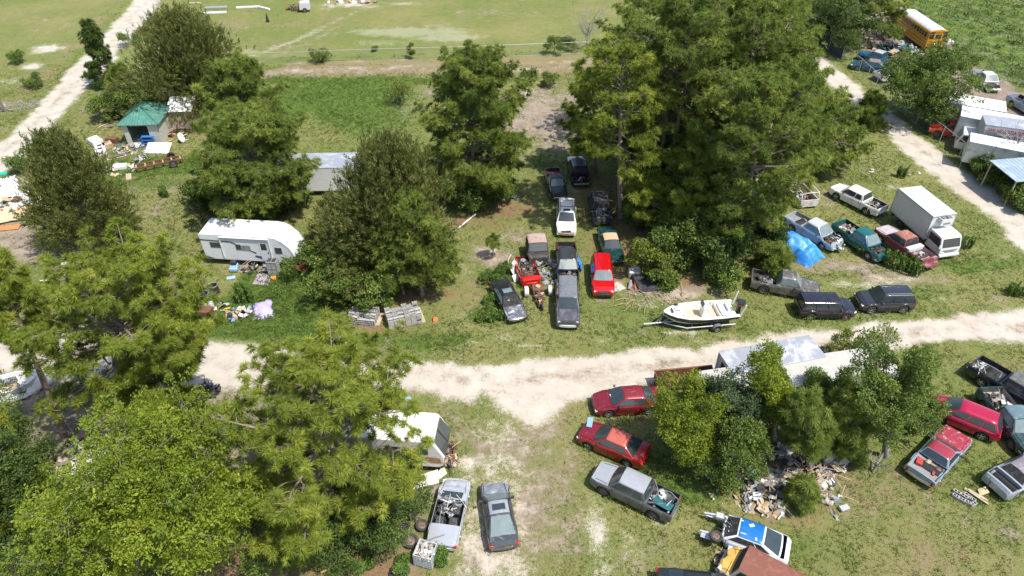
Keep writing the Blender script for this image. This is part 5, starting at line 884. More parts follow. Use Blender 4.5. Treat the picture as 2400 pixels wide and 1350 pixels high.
# box truck
def boxtruck(front, rear, L, label, wh, grp=None, boxL=4.6, bh=2.35, bz=.95, panelm=None, reefer=True, name='box_truck', roofrust=False, W=2.25):
    c, rz, ratio = placed(front, rear, L, .8); t = empty(name, c, rz, label, 'truck', grp); x1 = L/2; pm = panelm or wh
    b = MB(); x0 = -L/2; xb = x0+boxL; b.box(((x0+xb)/2, 0, bz+bh/2), (boxL, W, bh), 0); b.build('cargo_box', [pm], t, bevel=.05)
    e = MB()
    for y in (-1, 1):
        for z in (bz+.06, bz+bh-.05): e.box(((x0+xb)/2, y*(W/2+.015), z), (boxL+.04, .05, .12), 0)
    for x in (x0, xb): [e.box((x, y*(W/2), bz+bh/2), (.09, .09, bh+.03), 0) for y in (-1, 1)]
    e.box((xb+.01, 0, bz+bh-.04), (.05, W, .12), 0); e.build('edge_trim', [mat('trim_grey', (.50, .51, .52), .4, .3)], t, bevel=.015)
    if reefer: q = MB(); q.box((xb+.25, 0, bz+bh-.42), (.5, 1.15, .62), 0); q.box((xb+.25, 0, bz+bh-.10), (.40, 1.0, .02), 1); [q.cyl((xb+.25, y, bz+bh-.085), .16, .03, 2, 14) for y in (-.25, .25)]; q.box((xb+.505, 0, bz+bh-.55), (.02, .7, .2), 2); q.build('cooling_unit', [wh, BLKP, JG], t, bevel=.02)
    cb = MB(); xc = xb+.12; prof = [(xc, .55), (x1-.08, .55), (x1, .62), (x1, 1.05), (x1-.03, 1.22), (x1-.32, 2.02), (x1-.55, 2.13), (xc+.05, 2.17), (xc, 2.1)]
    def cab(w_, pr, mi): k = len(pr); vs = [(x, -w_, z) for x, z in pr]+[(x, w_, z) for x, z in pr]; cb.add(vs, [tuple(range(k))[::-1], tuple(range(k, 2*k))]+[(i, (i+1) % k, (i+1) % k+k, i+k) for i in range(k)], mi)
    cab(.97, prof, 0); cb.build('cab', [wh], t, bevel=.06, smooth=30)
    q = MB(); q.add([(x1-.035, -.84, 1.26), (x1-.035, .84, 1.26), (x1-.305, .80, 1.97), (x1-.305, -.80, 1.97)], [(0, 1, 2, 3)]); o = q.build('windshield', [GL], t, smooth=0); o.location = (.02, 0, .01)
    for sg in (1, -1):
        q = MB(); q.add([(x1-.16, sg*.985, 1.22), (xc+.15, sg*.985, 1.28), (xc+.15, sg*.985, 1.95), (x1-.42, sg*.985, 1.95)], [(0, 1, 2, 3)]); q.build('side_window', [GL], t, smooth=0)
        q = MB(); q.tube([(x1-.1, sg*1.0, 1.15), (x1+.05, sg*1.18, 1.25), (x1+.05, sg*1.18, 1.75), (x1-.2, sg*1.0, 1.9)], .014, 0); q.box((x1+.04, sg*1.2, 1.5), (.05, .18, .32), 0); q.build('mirror', [BLKP if sg > 0 else WHT], t)
        q = MB(); q.box((x1+.005, sg*.72, .78), (.04, .3, .16), 0); q.build('headlight', [HL], t, bevel=.02)
        q = MB(); q.box((xc+.1, sg*.978, 1.3), (.012, .01, 1.4), 0); q.box((x1-.35, sg*.978, 1.0), (.012, .01, .8), 0); q.build('door_gap', [SEAM], t)
    q = MB(); q.box((x1+.012, 0, .98), (.03, 1.35, .12), 0); q.box((x1+.012, 0, .80), (.03, .9, .05), 1); q.build('grille', [JG, SEAM], t)
    q = MB(); q.box((x1+.06, 0, .52), (.2, 1.9, .24), 0); q.build('bumper', [WHT], t, bevel=.04)
    q = MB(); q.box((0, -.4, .62), (L*.94, .10, .2), 0); q.box((0, .4, .62), (L*.94, .10, .2), 0); q.box((x0+.15, 0, .60), (.2, 1.7, .25), 0); q.box((xb-1.3, -.75, .62), (.8, .35, .35), 1); [q.box((x, 0, bz-.06), (.1, W-.1, .1), 0) for x in np.linspace(x0+.2, xb-.2, 8)]; q.build('frame_rails', [BLKP, GREYF], t)
    for x, kd in ((x1-1.0+.1, 'steel'), (x0+1.35, 'steel')): [wheel(t, x, y, .39, kd) for y in (.82, -.82)]
    q = MB(); [q.box((x1-.55, y, 2.175), (.05, .1, .04), 0) for y in (-.6, -.15, 0, .15, .6)]; q.build('marker_light', [AMB], t)
    if ratio < .85 or ratio > 1.2: print('RATIO', label[:30], ratio)
    return t
BW = paint('box_white', (.70, .70, .68), (.58, .58, .56), .25, .4, .2, 0, 1.5)
bt = boxtruck((2222, 588), (2112, 495), 6.6, 'white box truck with roof cooling unit standing beside the faded red pickup', BW, boxL=4.7)
# blue tarp over a car
c16 = empty('covered_car', P(1850, 583), R(-50), 'car completely wrapped in a bright blue tarp under the leaning pine', 'covered car')
q = MB(); r = np.random.RandomState(4); nx_, ny_ = 30, 16; vs = []
for i in range(nx_+1):
    for j in range(ny_+1):
        u, v = i/nx_*2-1, j/ny_*2-1; hb_ = min(1, (1-abs(u))*3.2)*min(1, (1-abs(v))*3.0); hz_ = .95*hb_**.6+.55*max(0, 1-(u*1.7)**2)*max(0, 1-(v*1.25)**2)
        x, y = u*2.6*(1+.05*math.sin(v*9)), v*1.3*(1+.05*math.sin(u*14)); nz = (vnoise(np.array([x+5]), np.array([y+9]), 2.2, 3)[0]-.5)*.22+(vnoise(np.array([x*.6+5]), np.array([y*3+9]), 2.5, 5)[0]-.5)*.14; vs.append((x, y, max(.02, hz_+nz*(.3+hb_))))
q.add(vs, [(i*(ny_+1)+j, (i+1)*(ny_+1)+j, (i+1)*(ny_+1)+j+1, i*(ny_+1)+j+1) for i in range(nx_) for j in range(ny_)]); q.build('tarp', [BLUE], c16, smooth=60)
# stripped white van shell
t = empty('van_shell', P(1868, 462), R(100), 'stripped white van shell without roof, half under the grove boughs', 'wreck'); q = MB()
for y in (-.9, .9): q.box((0, y, .55), (4.2, .06, .7), 0); q.tube([(-2.1, y, .9), (-1.9, y*.9, 1.6), (.4, y*.88, 1.65), (1.0, y, .95)], .05, 0); [q.tube([(x, y, .9), (x, y*.9, 1.62)], .04, 0) for x in (-1.0, .1)]
q.box((-2.1, 0, .6), (.06, 1.8, .75), 0); q.tube([(-1.9, -.8, 1.6), (-1.9, .8, 1.6)], .05, 0); q.tube([(.4, -.8, 1.65), (.4, .8, 1.65)], .05, 0); q.box((0, 0, .25), (4.1, 1.75, .08), 1); q.box((1.6, 0, .6), (.9, 1.6, .5), 0); q.build('shell', [JW, RUST], t, bevel=.01)
junk('van_scrap', 'rusty scrap and boards heaped inside the stripped white van shell', (0, 0), (3, 1.5), 50, [RUST, JW, JT, JG, RUSTL], .6, at=P(1868, 458), z=.3, rz=R(100), seed=3)
OLD = paint('weathered_steel', (.17, .16, .145), (.40, .38, .36), .4, .38, .2, .5, 2.6)
c17 = car('pickup_truck', 'weathered grey old pickup with round cab and patchy bonnet, above the boxy black car', 'pickup', (1910, 684), (1766, 658), OLD, 'pickup', L=5.2, h=.5, top=[(2.58, .80), (2.5, 1.05), (1.3, 1.14), (-.2, 1.12), (-2.6, 1.12)], gh=(1.15, .62, -.38, -.60, 1.1, 1.78, .82, .64), gl=GLL, bump=(None, None), wk='steel', lights=(0, 0), floorm=HOLE, wr=.40)
w_ = empty('loose_wheel', on(c17, -1.75, .05, .72), 0, 'dark spare wheel lying in the bed of the weathered grey pickup', 'wheel'); wheel(w_, 0, 0, .36, 'steel', z=.13, flat=True, name='tyre')
inbed(c17, 'scrap', 'shiny scrap sheets in the bed of the weathered grey pickup', [BLKP, ALU, BLKP, JG], 18, z=.72, w=1.2, seed=12, hgt=.2, sz=(.2, .7))
c18 = car('boxy_car', 'boxy black car with black rims parked at the road edge, left of the charcoal suv', 'car', (1992, 724), (1872, 722), paint('purple_black', (.020, .018, .030), (.045, .043, .06), .3, .25), 'box', L=4.25, h=.5, bump=(BLKP, BLKP), tailm=TLD, wk='steel')
c19 = car('suv', 'charcoal suv with silver rails and alloy wheels, farthest right at the road edge', 'suv', (2001, 706), (2142, 704), paint('charcoal_blue', (.030, .033, .040), None, 0, .25, .8), 'suv', L=4.25, h=.6, rack=1, top=[(2.3, .72), (2.22, .88), (1.9, 1.0), (1.05, 1.06), (-2.1, 1.08), (-2.3, 1.0)])
# ---- boat
def boat(px, rz):
    b = P(*px); t = empty('motor_boat', (b.x, b.y, .45), rz, 'white open fishing boat with dark blue hull side, centre console and black outboard', 'boat'); st = [(-2.75, .95, .28, .86), (-1.5, 1.02, .16, .86), (0, 1.04, .10, .88), (1.2, .92, .12, .93), (2.0, .66, .22, .99), (2.5, .38, .42, 1.04), (2.85, .06, .72, 1.08)]
    m = MB(); rows = []; X = []
    for x in np.linspace(-2.75, 2.85, 34): X += [x]
    for c_ in (-2.35, -1.35, 1.25): X += [c_-.002, c_+.002]
    X.sort()
    for x in X:
        w_, kz, g = (float(np.interp(x, [s[0] for s in st], [s[i] for s in st])) for i in (1, 2, 3)); w_ = max(w_, .03)
        fl = .42 if (-1.35 < x < 1.25) else (g-.10 if x > 1.25 else (g-.12 if x > -2.35 else .5)); iw = max(.01, w_-.16)
        hp = [(0, kz), (w_*.78, kz+.16), (w_*.93, kz+(g-kz)*.42), (w_*.985, g-.09), (w_+.03, g-.06), (w_+.02, g), (iw, g+.012), (iw*.98, min(fl, g)), (0, min(fl, g)+.02*(x > 1.25))]
        rows.append([(x, y, z) for y, z in hp]+[(x, -y, z) for y, z in hp[-2:0:-1]])
    kk = len(rows[0]); vs = [p for r_ in rows for p in r_]; fs = []; mi = []
    for i in range(len(rows)-1):
        for j in range(kk): jj = j if j < 8 else kk-1-j; a = i*kk+j; c_ = i*kk+(j+1) % kk; fs.append((a, c_, c_+kk, a+kk)); mi.append(1 if jj == 2 else (2 if jj == 7 and -1.35 < X[i] < 1.22 else 0))
    fs += [tuple(range(kk)), tuple(range(len(vs)-1, len(vs)-kk-1, -1))]; mi += [0, 0]; m.add(vs, fs, mi)
    GW = mat('gelcoat', (.82, .82, .80), .25, coat=.5, wear=(.70, .69, .66), amt=.2); m.build('hull', [GW, paint('navy_side', (.012, .014, .045)), mat('sandy_deck', (.60, .47, .31), .8, wear=(.70, .60, .46), amt=.5)], t, smooth=30)
    q = MB(); q.box((-.35, 0, .88), (.62, .72, .95), 0, taper=.85); q.box((-.18, 0, 1.40), (.32, .62, .16), 0); q.box((-.62, 0, 1.22), (.1, .5, .12), 1, ry=.4); q.build('console', [GW, BLKP], t, bevel=.03)
    q = MB(); q.add([(.02, -.32, 1.40), (.02, .32, 1.40), (-.12, .28, 1.72), (-.12, -.28, 1.72)], [(0, 1, 2, 3)]); q.build('windscreen', [GLL], t, smooth=0)
    q = MB(); q.tube([(-.66+.02*math.cos(a), .2*math.cos(a), 1.28+.2*math.sin(a)) for a in np.linspace(0, 6.28, 16)], .014, 0, 5); q.build('steering_wheel', [BLKP], t)
    for x, y, lx, ly in ((1.75, .42, .6, .22), (1.72, -.38, .42, .5), (-1.65, .55, .35, .28), (-1.65, -.55, .35, .28), (2.25, 0, .12, .42)):
        q = MB(); q.box((x, y, .905 if x > 0 else .79), (lx, ly, .02), 1); q.box((x, y, .918 if x > 0 else .80), (lx*.8, ly*.8, .014), 0); q.build('hatch', [GW, BLKP], t, bevel=.008)
    q = MB(); q.box((-1.7, 0, .80), (.5, .9, .26), 0); q.box((-2.0, 0, 1.0), (.1, .9, .35), 0); q.build('bench_seat', [GW], t, bevel=.03)
    q = MB(); q.box((-3.05, 0, 1.32), (.62, .40, .42), 0, ry=-.25); q.box((-3.0, 0, .85), (.28, .24, .7), 0); q.box((-3.02, 0, .42), (.36, .10, .3), 0); q.box((-3.05, 0, 1.14), (.64, .42, .04), 1, ry=-.25); q.build('outboard_motor', [paint('motor_black', (.008, .008, .014), None, 0, .12, 1), JR], t, bevel=.07)
    for y in (.75, -.75): q = MB(); q.tube([(-2.85, y, .6), (-3.1, y*1.12, 1.75)], .06, 0); q.build('guide_pole', [WHT], t)
    q = MB(); q.box((2.2, -.05, 1.06), (.12, .5, .06), 0); q.tube([(1.9, -.7, 1.05), (1.6, -.55, 1.12)], .05, 0); q.build('trolling_motor', [BLKP], t)
    tr = empty('boat_trailer', (b.x, b.y, 0), rz, 'galvanised trailer carrying the white fishing boat', 'trailer'); q = MB()
    for sg in (1, -1): q.tube([(-2.6, sg*.85, .42), (1.2, sg*.85, .42), (2.7, sg*.12, .42)], .05, 0, 4); q.tube([(-2.3, sg*.5, .55), (1.0, sg*.45, .5)], .05, 1, 4)
    q.tube([(1.6, 0, .42), (4.3, 0, .42)], .055, 0, 4); [q.tube([(x, -.85, .42), (x, .85, .42)], .04, 0, 4) for x in (-2.2, -.8, .7)]; q.tube([(3.1, 0, .45), (2.9, 0, 1.15), (3.0, 0, 1.3)], .04, 0, 5); q.tube([(3.4, 0, .45), (2.95, 0, 1.0)], .03, 0, 5); q.box((2.95, 0, 1.15), (.15, .3, .12), 1); q.build('frame', [mat('galvanised', (.45, .46, .48), .5, .4), BLKP], tr)
    for sg in (1, -1):
        wheel(tr, -1.1, sg*1.12, .31, 'alloy'); q = MB(); vs = []
        for i in range(9): a = math.pi*i/8; vs += [(-1.1+.42*math.cos(a), sg*.98, .34+.40*math.sin(a)), (-1.1+.42*math.cos(a), sg*1.28, .34+.40*math.sin(a))]
        q.add(vs, [(2*i, 2*i+1, 2*i+3, 2*i+2) for i in range(8)]); q.build('fender', [mat('trailer_fender', (.16, .16, .17), .5)], tr)
    q = MB(); q.tube([(4.3, 0, .42), (4.3, 0, .02)], .03, 0); q.build('jack_stand', [BLKP], tr)
boat((1635, 758), R(187))
def tomesh(o):
    bpy.context.view_layer.update(); me = bpy.data.meshes.new_from_object(o.evaluated_get(bpy.context.evaluated_depsgraph_get())); n = link('lettering', me); bpy.data.objects.remove(o); n.name = 'lettering'; return n
# ---- lower right
c20 = car('sedan', 'dark red sedan with faded roof and smashed side, nearest the sand road', 'car', (1390, 944), (1549, 934), paint('dark_red', (.20, .012, .020), (.26, .05, .055), .3, .25, .9), 'sedan', h=.6, L=4.6, roofm=paint('streaked_red', (.24, .022, .032), (.34, .12, .13), .3, .3), bump=(paint('dark_red', (0, 0, 0)), paint('dark_red', (0, 0, 0))), gl=GL)
q = MB(); q.box((1.0, -.2, 1.02), (.3, .3, .02), 0, rz=.3); q.tube([(.95, -.75, 1.0), (.75, -.88, 1.0), (.6, -.92, .8)], .07, 0); q.box((-.5, -.80, 1.28), (.4, .12, .1), 0); o = q.build('paper_and_airbag', [JW], c20); o.location = (0, .03, .0)
c20['label'] = 'dark red sedan with burst white airbags on its near side, nearest the sand road'
c21 = car('sedan', 'orange-red sedan with sun-faded roof and boot, between the dark red sedan and the grey pickup', 'car', (1364, 1006), (1514, 1071), paint('orange_red', (.30, .018, .016), (.36, .05, .035), .3, .25, .8), 'sedan', L=4.45, roofm=paint('faded_orange', (.50, .13, .085), (.40, .06, .045), .4, .35), hoodm=paint('dark_red_hood', (.22, .012, .02), (.3, .04, .04), .3, .25, .8), gl=GL, bump=(BLKP, paint('orange_red', (0, 0, 0))))
q = MB(); q.box((1.9, -.55, .88), (.35, .8, .05), 0, rz=.3); o = q.build('blue_cloth', [mat('pale_blue_cloth', (.22, .38, .62), .7)], c21)
GRP = paint('gunmetal', (.095, .098, .103), (.22, .22, .22), .3, .3, .6)
c22 = car('pickup_truck', 'gunmetal extended cab pickup with car doors piled in its bed, below the orange-red sedan', 'pickup', (1396, 1104), (1582, 1192), GRP, 'xcab', L=5.15, Wd=1.78, h=.75, hoodm=paint('pale_grey_hood', (.36, .38, .41), (.28, .29, .3), .4, .35), roofm=paint('pale_grey_hood', (0, 0, 0)), gl=GL, bump=(None, CHR), wk='steel', floorm=BLKP, lights=(0, 1))
q = MB(); q.plate([(0, 0, .0), (1.15, 0, .05), (1.2, .55, .12), (.1, .6, .1)], .06, 0); q.tube([(0, 0, .05), (-.1, -.35, .08), (.5, -.6, .12), (1.1, -.5, .1), (1.15, 0, .08)], .03, 1); o = q.build('car_door', [JT2, JG], bevel=.01); o.location = on(c22, -2.45, -.05, 1.0); o.rotation_euler = (0, 0, c22.rotation_euler[2]); tag(o, 'teal car door lying across the bed of the gunmetal pickup', 'door')
inbed(c22, 'scrap', 'bent panels and frames in the bed of the gunmetal pickup', [JG, JW, ALU, BLKP], 22, z=.78, w=1.2, seed=8, hgt=.28, sz=(.2, .8), x0=-1.1, x1=-2.3)
SIL = paint('bright_silver', (.56, .58, .61), (.46, .48, .50), .3, .25, .8, .4)
c23 = car('convertible', 'silver open-topped car, roof gone and interior torn, beside the caged tank', 'car', (1070, 1130), (1036, 1273), SIL, 'coupe', L=4.5, Wd=1.82, nogh=True, open_=[(.62, -1.05, .38)], floorm=HOLE, tailm=TL, lights=(0, 1), grille=False, bump=(paint('bright_silver', (0,)*3), paint('bright_silver', (0,)*3)), crumple=(1.3, 2.4, .12), nowheel=(0,), mirrors=False)
q = MB(); [q.box((x, y, .66), (.50, .5, .55), 0, ry=-.2) for x in (.0, -.75) for y in (.38, -.38)]; q.box((.55, 0, .78), (.3, 1.4, .2), 0); q.build('seat', [BLKP], c23, bevel=.06)
q = MB(); q.add([(1.15, -.62, .90), (1.15, .62, .90), (.70, .60, 1.0), (.70, -.60, 1.0)], [(0, 1, 2, 3)]); q.build('windshield', [GL], c23, smooth=0)
junk('torn_interior', 'torn airbags, wires and trim in the open silver wreck', (0, 0), (1.6, 1.1), 44, [JG, JW, BLKP, ALU], .3, at=on(c23, .25, 0), z=.78, rz=c23.rotation_euler[2], seed=4, sz=(.08, .45), tubesn=12)
c24 = car('coupe', 'grey coupe with black sunroof, big rear glass and crumpled nose beside the silver wreck', 'car', (1157, 1134), (1181, 1274), paint('mid_grey', (.075, .078, .082), (.20, .20, .205), .3, .25, .8), 'coupe', L=4.35, roofm=paint('faded_grey_roof', (.33, .34, .38), (.27, .28, .30), .4, .3), hoodm=paint('crumpled_grey', (.24, .26, .30), (.38, .39, .42), .4, .3), crumple=(1.15, 2.3, .16), sunroof=(.12, -.30, .74), gl=GLL, sgl=GL, lights=(0, 1), gh=(1.05, .35, -.50, -1.85, .90, 1.28, .80, .56), bump=(None, paint('mid_grey', (0,)*3)), grille=False)
q = MB(); q.box((-2.12, 0, .70), (.02, 1.1, .10), 0); q.build('white_strip', [JW], c24)
# blue-roofed shell
WHP = paint('gloss_white', (.74, .74, .78), None, 0, .25, .8, 0)
c25 = car('hatchback', 'stripped white hatchback shell with blue roof, nose cut away to bare frame rails', 'wreck', (1655, 1222), (1848, 1292), WHP, 'coupe', L=4.6, Wd=1.76, h=.7, top=[(1.25, .62), (1.2, .86), (-1.5, .95), (-1.95, .96), (-2.2, .80)], open_=[(-1.62, -2.05, .45)], roofm=paint('roof_blue', (.015, .17, .58), (.03, .24, .66), .3, .22, .8), noglass=('f', 's'), gl=GL, lights=(0, 0), grille=False, bump=(None, None), nowheel=(0, 1), mirrors=False, gh=(1.10, .45, -.75, -1.75, .90, 1.34, .81, .62), floorm=BLKP)
q = MB()
for y in (-.72, .72): q.tube([(1.2, y, .75), (1.7, y*.92, .72), (2.45, y*.86, .55)], .075, 0, 5); q.tube([(1.2, y*.9, .45), (2.35, y*.8, .45)], .06, 0, 5); q.box((1.6, y*.9, .72), (.42, .34, .18), 0, rz=.1)
q.plate([(1.6, .5, .68), (2.3, .55, .6), (2.35, .95, .5), (1.7, 1.0, .6)], .03, 0); q.build('frame_rails', [mat('primer_white', (.50, .52, .58), .5, wear=(.28, .29, .30), amt=.4)], c25, bevel=.01)
q = MB(); PM = [JW, mat('pale_green_paper', (.45, .75, .65), .7)]
for p, s, m_, a in (((.25, .25, 1.355), (.32, .34, .004), 0, .1), ((-.1, -.30, 1.362), (.28, .18, .004), 0, .6), ((-.45, .45, 1.355), (.10, .22, .004), 0, .2), ((.42, -.38, 1.35), (.13, .13, .004), 1, 0)): q = MB(); q.box(p, s, 0, rz=a); o = q.build('paper', [PM[m_]], c25); o.location = (0, 0, .016)
junk('cabin_scrap', 'seat frames and wiring inside the open front of the blue-roofed shell', (0, 0), (.7, 1.2), 22, [BLKP, JG, JW, BLKP], .2, at=on(c25, .9, 0), z=.86, rz=c25.rotation_euler[2], sz=(.1, .4), tubesn=6)
w_ = empty('loose_wheel', on(c25, 1.55, .85, .8), 0, 'worn tyre lying on the cut nose of the blue-roofed shell', 'wheel'); wheel(w_, 0, 0, .36, 'steel', z=.1, flat=True, name='tyre')
c26 = car('van', 'old van with rusty brown roof and yellow bonnet strip at the bottom edge', 'van', (1712, 1308), (1885, 1405), mat('grimy_cream', (.50, .45, .36), .7, wear=(.30, .25, .18), amt=.5), 'box', L=4.7, Wd=1.95, h=1.0, roofm=mat('brown_rust_roof', (.20, .075, .05), .8, wear=(.26, .11, .075), amt=.5), hoodm=mat('yellow_hood', (.66, .40, .09), .5, wear=(.5, .32, .1), amt=.3), bump=(ALU, None), gh=(1.45, 1.2, -1.92, -2.2, 1.0, 1.75, .92, .86), noglass=('f', 's'), crumple=(1.9, 2.6, .16), wk='steel')
junk('crushed_metal', 'grimy crushed metal and a wheel in front of the rusty brown van', (1700, 1315), (1.3, 1.0), 22, [JG, RUSTL, BLKP, JT], .55, seed=9, tubesn=5)
c27 = car('sedan', 'black sedan whose roof just shows at the bottom edge', 'car', (1735, 1392), (1555, 1372), paint('satin_black', (.02, .022, .026), (.05, .055, .06), .3, .25, .8), 'sedan', h=.6, L=4.7)
c28 = car('hatchback', 'crimson hatchback with torn front corner between the long red-bed pickup and the green pickup', 'car', (2197, 944), (2333, 1000), paint('crimson', (.42, .006, .045), None, 0, .22, 1), 'suv', L=4.2, h=.85, gl=GL, lights=(0, 1), grille=False, bump=(None, paint('crimson', (0,)*3)), top=[(2.3, .60), (2.2, .78), (1.9, .88), (1.2, 1.02), (-2.1, 1.06), (-2.3, .9)], gh=(1.35, .45, -1.75, -2.2, 1.02, 1.60, .84, .62))
c28['label'] = 'crimson hatchback with torn front corner, above the red and grey coupe utility'
junk('torn_bumper', 'torn black bumper and headlamp parts at the nose of the crimson hatchback', (0, 0), (.6, 1.5), 22, [BLKP, JG, JW], .5, at=on(c28, 2.2, -.1), z=.15, rz=c28.rotation_euler[2], sz=(.1, .45), tubesn=5)
RG = paint('worn_red', (.33, .03, .045), (.66, .55, .57), .26, .35, .4, .1, 4)
c29 = car('coupe_utility', 'low coupe utility with red cab and bonnet, grey bed sides and an open bed', 'pickup', (2246, 1016), (2158, 1112), paint('bed_grey', (.24, .30, .36), (.34, .38, .42), .4, .35, .4), 'pickup', L=5.2, Wd=1.92, h=.7, roofm=paint('red_roof', (.34, .035, .05), None, 0, .3, .6), hoodm=RG, top=[(2.58, .66), (2.5, .80), (1.0, .90), (-.6, .92), (-2.6, .92)], gh=(.95, .15, -.72, -1.0, .88, 1.32, .86, .66), noglass=(), gl=GL, floorm=mat('grey_bed_floor', (.24, .235, .24), .8, wear=(.30, .05, .05), amt=.25, wscale=1.5), bump=(CHR, CHR), tailm=TL)
w_ = empty('loose_wheel', on(c29, -1.35, -.55, .70), 0, 'small tyre lying in the bed of the low coupe utility', 'wheel'); wheel(w_, 0, 0, .22, 'steel', z=.1, flat=True, name='tyre')
q = MB(); q.box((0, 0, .1), (.5, .35, .2), 0, rz=.3); q.box((.1, -.9, .05), (.8, .14, .1), 0, rz=.2); o = q.build('red_case', [JR], bevel=.02); o.location = on(c29, -1.7, .50, .70); o.rotation_euler = (0, 0, c29.rotation_euler[2]); tag(o, 'red case and bar in the bed of the low coupe utility', 'case')
q = MB(); q.box((0, 0, .08), (.45, .3, .16), 0, rz=.6, taper=.7); o = q.build('sack', [JT], bevel=.05); o.location = on(c29, -1.25, .15, .70); tag(o, 'crumpled tan sack at the cab end of the coupe utility bed', 'sack')
c30 = car('pickup_truck', 'dark navy pickup with sleek bed holding a loop of pipe, entering at the right edge', 'pickup', (2462, 952), (2304, 860), paint('navy_black', (.014, .018, .030), (.06, .06, .07), .3, .25, .6), 'pickup', L=5.6, Wd=1.95, h=.9, floorm=BLKP, lights=(0, 0), bump=(BLKP, BLKP), roofm=paint('dusty_roof', (.12, .12, .11), (.2, .19, .16), .5), tailgate=0)
inbed(c30, 'bones_of_scrap', 'white broken plastic heaped at the tail of the dark navy pickup', [JW, JW, JG, JW], 22, x0=-2.2, x1=-2.6, z=.75, w=1.0, seed=14, hgt=.25, sz=(.1, .4))
q = MB(); q.tube([(-1.0, -.3, 0), (-1.0, -.3, .35), (-.9, .25, .38), (.2, .25, .38), (.3, -.3, .3), (.3, -.3, 0)], .03, 0); o = q.build('pipe_hoop', [GREYF]); o.location = on(c30, -1.3, 0, .72); o.rotation_euler = c30.rotation_euler; tag(o, 'bent grey pipe hoop standing in the dark navy pickup bed', 'pipe')
c31 = car('pickup_truck', 'dark green pickup with peeling roof and rocks in its bed, at the right edge', 'pickup', (2422, 1046), (2328, 922), paint('bottle_green', (.022, .055, .055), (.10, .17, .17), .35, .35, .4), 'pickup', L=5.2, h=.9, roofm=paint('peeling_roof', (.12, .19, .22), (.42, .36, .28), .3, .45), gl=GLL, floorm=mat('tan_bed', (.42, .34, .27), .8, wear=(.3, .24, .2), amt=.5), wk='steel', lights=(0, 0), tailgate=0)
inbed(c31, 'rocks_and_rags', 'rocks, black rags and a white tray in the bed of the dark green pickup', [JG, BLKP, JT, JW, BLKP], 30, z=.76, w=1.2, seed=15, hgt=.3, sz=(.12, .5))
c32 = car('sedan', 'silver-grey wreck with open boot holding a tyre, cut by the right edge', 'car', (2455, 1080), (2334, 1140), paint('dull_silver', (.33, .36, .39), (.24, .26, .28), .35, .35), 'sedan', L=4.8, Wd=1.85, h=.6, open_=[(-1.35, -2.15, .35)], floorm=HOLE, roofm=paint('blotched_roof', (.22, .20, .21), (.42, .40, .38), .5, .5), gh=(1.15, .3, -.7, -1.2, .96, 1.40, .83, .58), noglass=('r', 's'), lights=(0, 0), bump=(None, None))
w_ = empty('loose_wheel', on(c32, -1.75, .2, .40), 0, 'tyre lying in the open boot of the silver-grey wreck', 'wheel'); wheel(w_, 0, 0, .31, 'steel', z=.1, flat=True, name='tyre')
# ---- car lot, top right
LG = 'wrecks inside the fenced lot'
car('pickup_truck', 'blue pickup with pale cab roof and silver tailgate, in the fenced lot below the bus', 'pickup', (2014, 122), (2112, 152), paint('lot_blue', (.02, .12, .24), (.05, .18, .28), .4, .3), 'pickup', L=5.7, h=.8, roofm=paint('chalk_roof', (.50, .53, .52), (.38, .40, .40), .4), gl=GL, bump=(CHR, CHR), tailm=CHR, grp=LG, wk='steel')
car('sedan', 'blue-green car with rusted roof between the blue pickup and the fence', 'car', (2000, 148), (2080, 161), paint('lot_teal', (.02, .09, .13), (.10, .16, .18), .4, .4), 'sedan', L=4.7, h=.6, roofm=mat('brown_patch_roof', (.17, .12, .09), .8, wear=(.30, .24, .18), amt=.5), crumple=(1.0, 2.5, .2), grp=LG)
car('pickup_truck', 'white work pickup with grey rack and open bed along the fence, half behind the oak', 'pickup', (2150, 160), (2043, 180), paint('lot_white', (.66, .66, .65), (.4, .4, .4), .3, .4), 'pickup', L=5.6, h=.8, grp=LG, wk='steel')
car('pickup_truck', 'white pickup without front panels, bare axle showing, right of the oak', 'pickup', (2336, 206), (2288, 168), paint('lot_white2', (.70, .70, .69), (.5, .5, .5), .25, .4), 'pickup', L=5.0, h=.8, eng=True, gl=GLL, lights=(0, 0), grille=False, bump=(None, None), top=[(2.58, .52), (1.3, .66), (1.25, 1.08), (-.2, 1.12), (-2.6, 1.12)], open_=[(-.68, -2.52, .68)], wk='steel', grp=LG)
car('pickup_truck', 'light blue-grey pickup cut by the right edge of the picture above the trailers', 'pickup', (2452, 272), (2374, 226), paint('lot_silver', (.36, .42, .48), (.25, .28, .3), .3, .4), 'pickup', L=5.4, h=.8, grp=LG, wk='steel')
car('pickup_truck', 'orange-red pickup under the oak, nosed against the white truck cab', 'pickup', (2208, 300), (2262, 308), paint('lot_orange', (.62, .06, .015), None, 0, .3), 'pickup', L=5.0, h=.8, grp=LG, wk='steel')
car('sedan', 'white car under the trees at the far end of the fenced lot', 'car', (1895, 38), (1942, 30), paint('lot_white', (0,)*3), 'sedan', L=4.6, grp=LG)
car('hatchback', 'pale car roof showing through the boughs beside the torn motorhome', 'car', (770, 968), (855, 985), paint('chalky_white', (0,)*3), 'suv', L=4.4)
junk('lot_scrap', 'dark teal truck bed and twisted scrap behind the blue pickup', (2098, 118), (7, 4), 50, [BLKP, JT2, JT, JG], .9, seed=8, sz=(.4, 1.8))
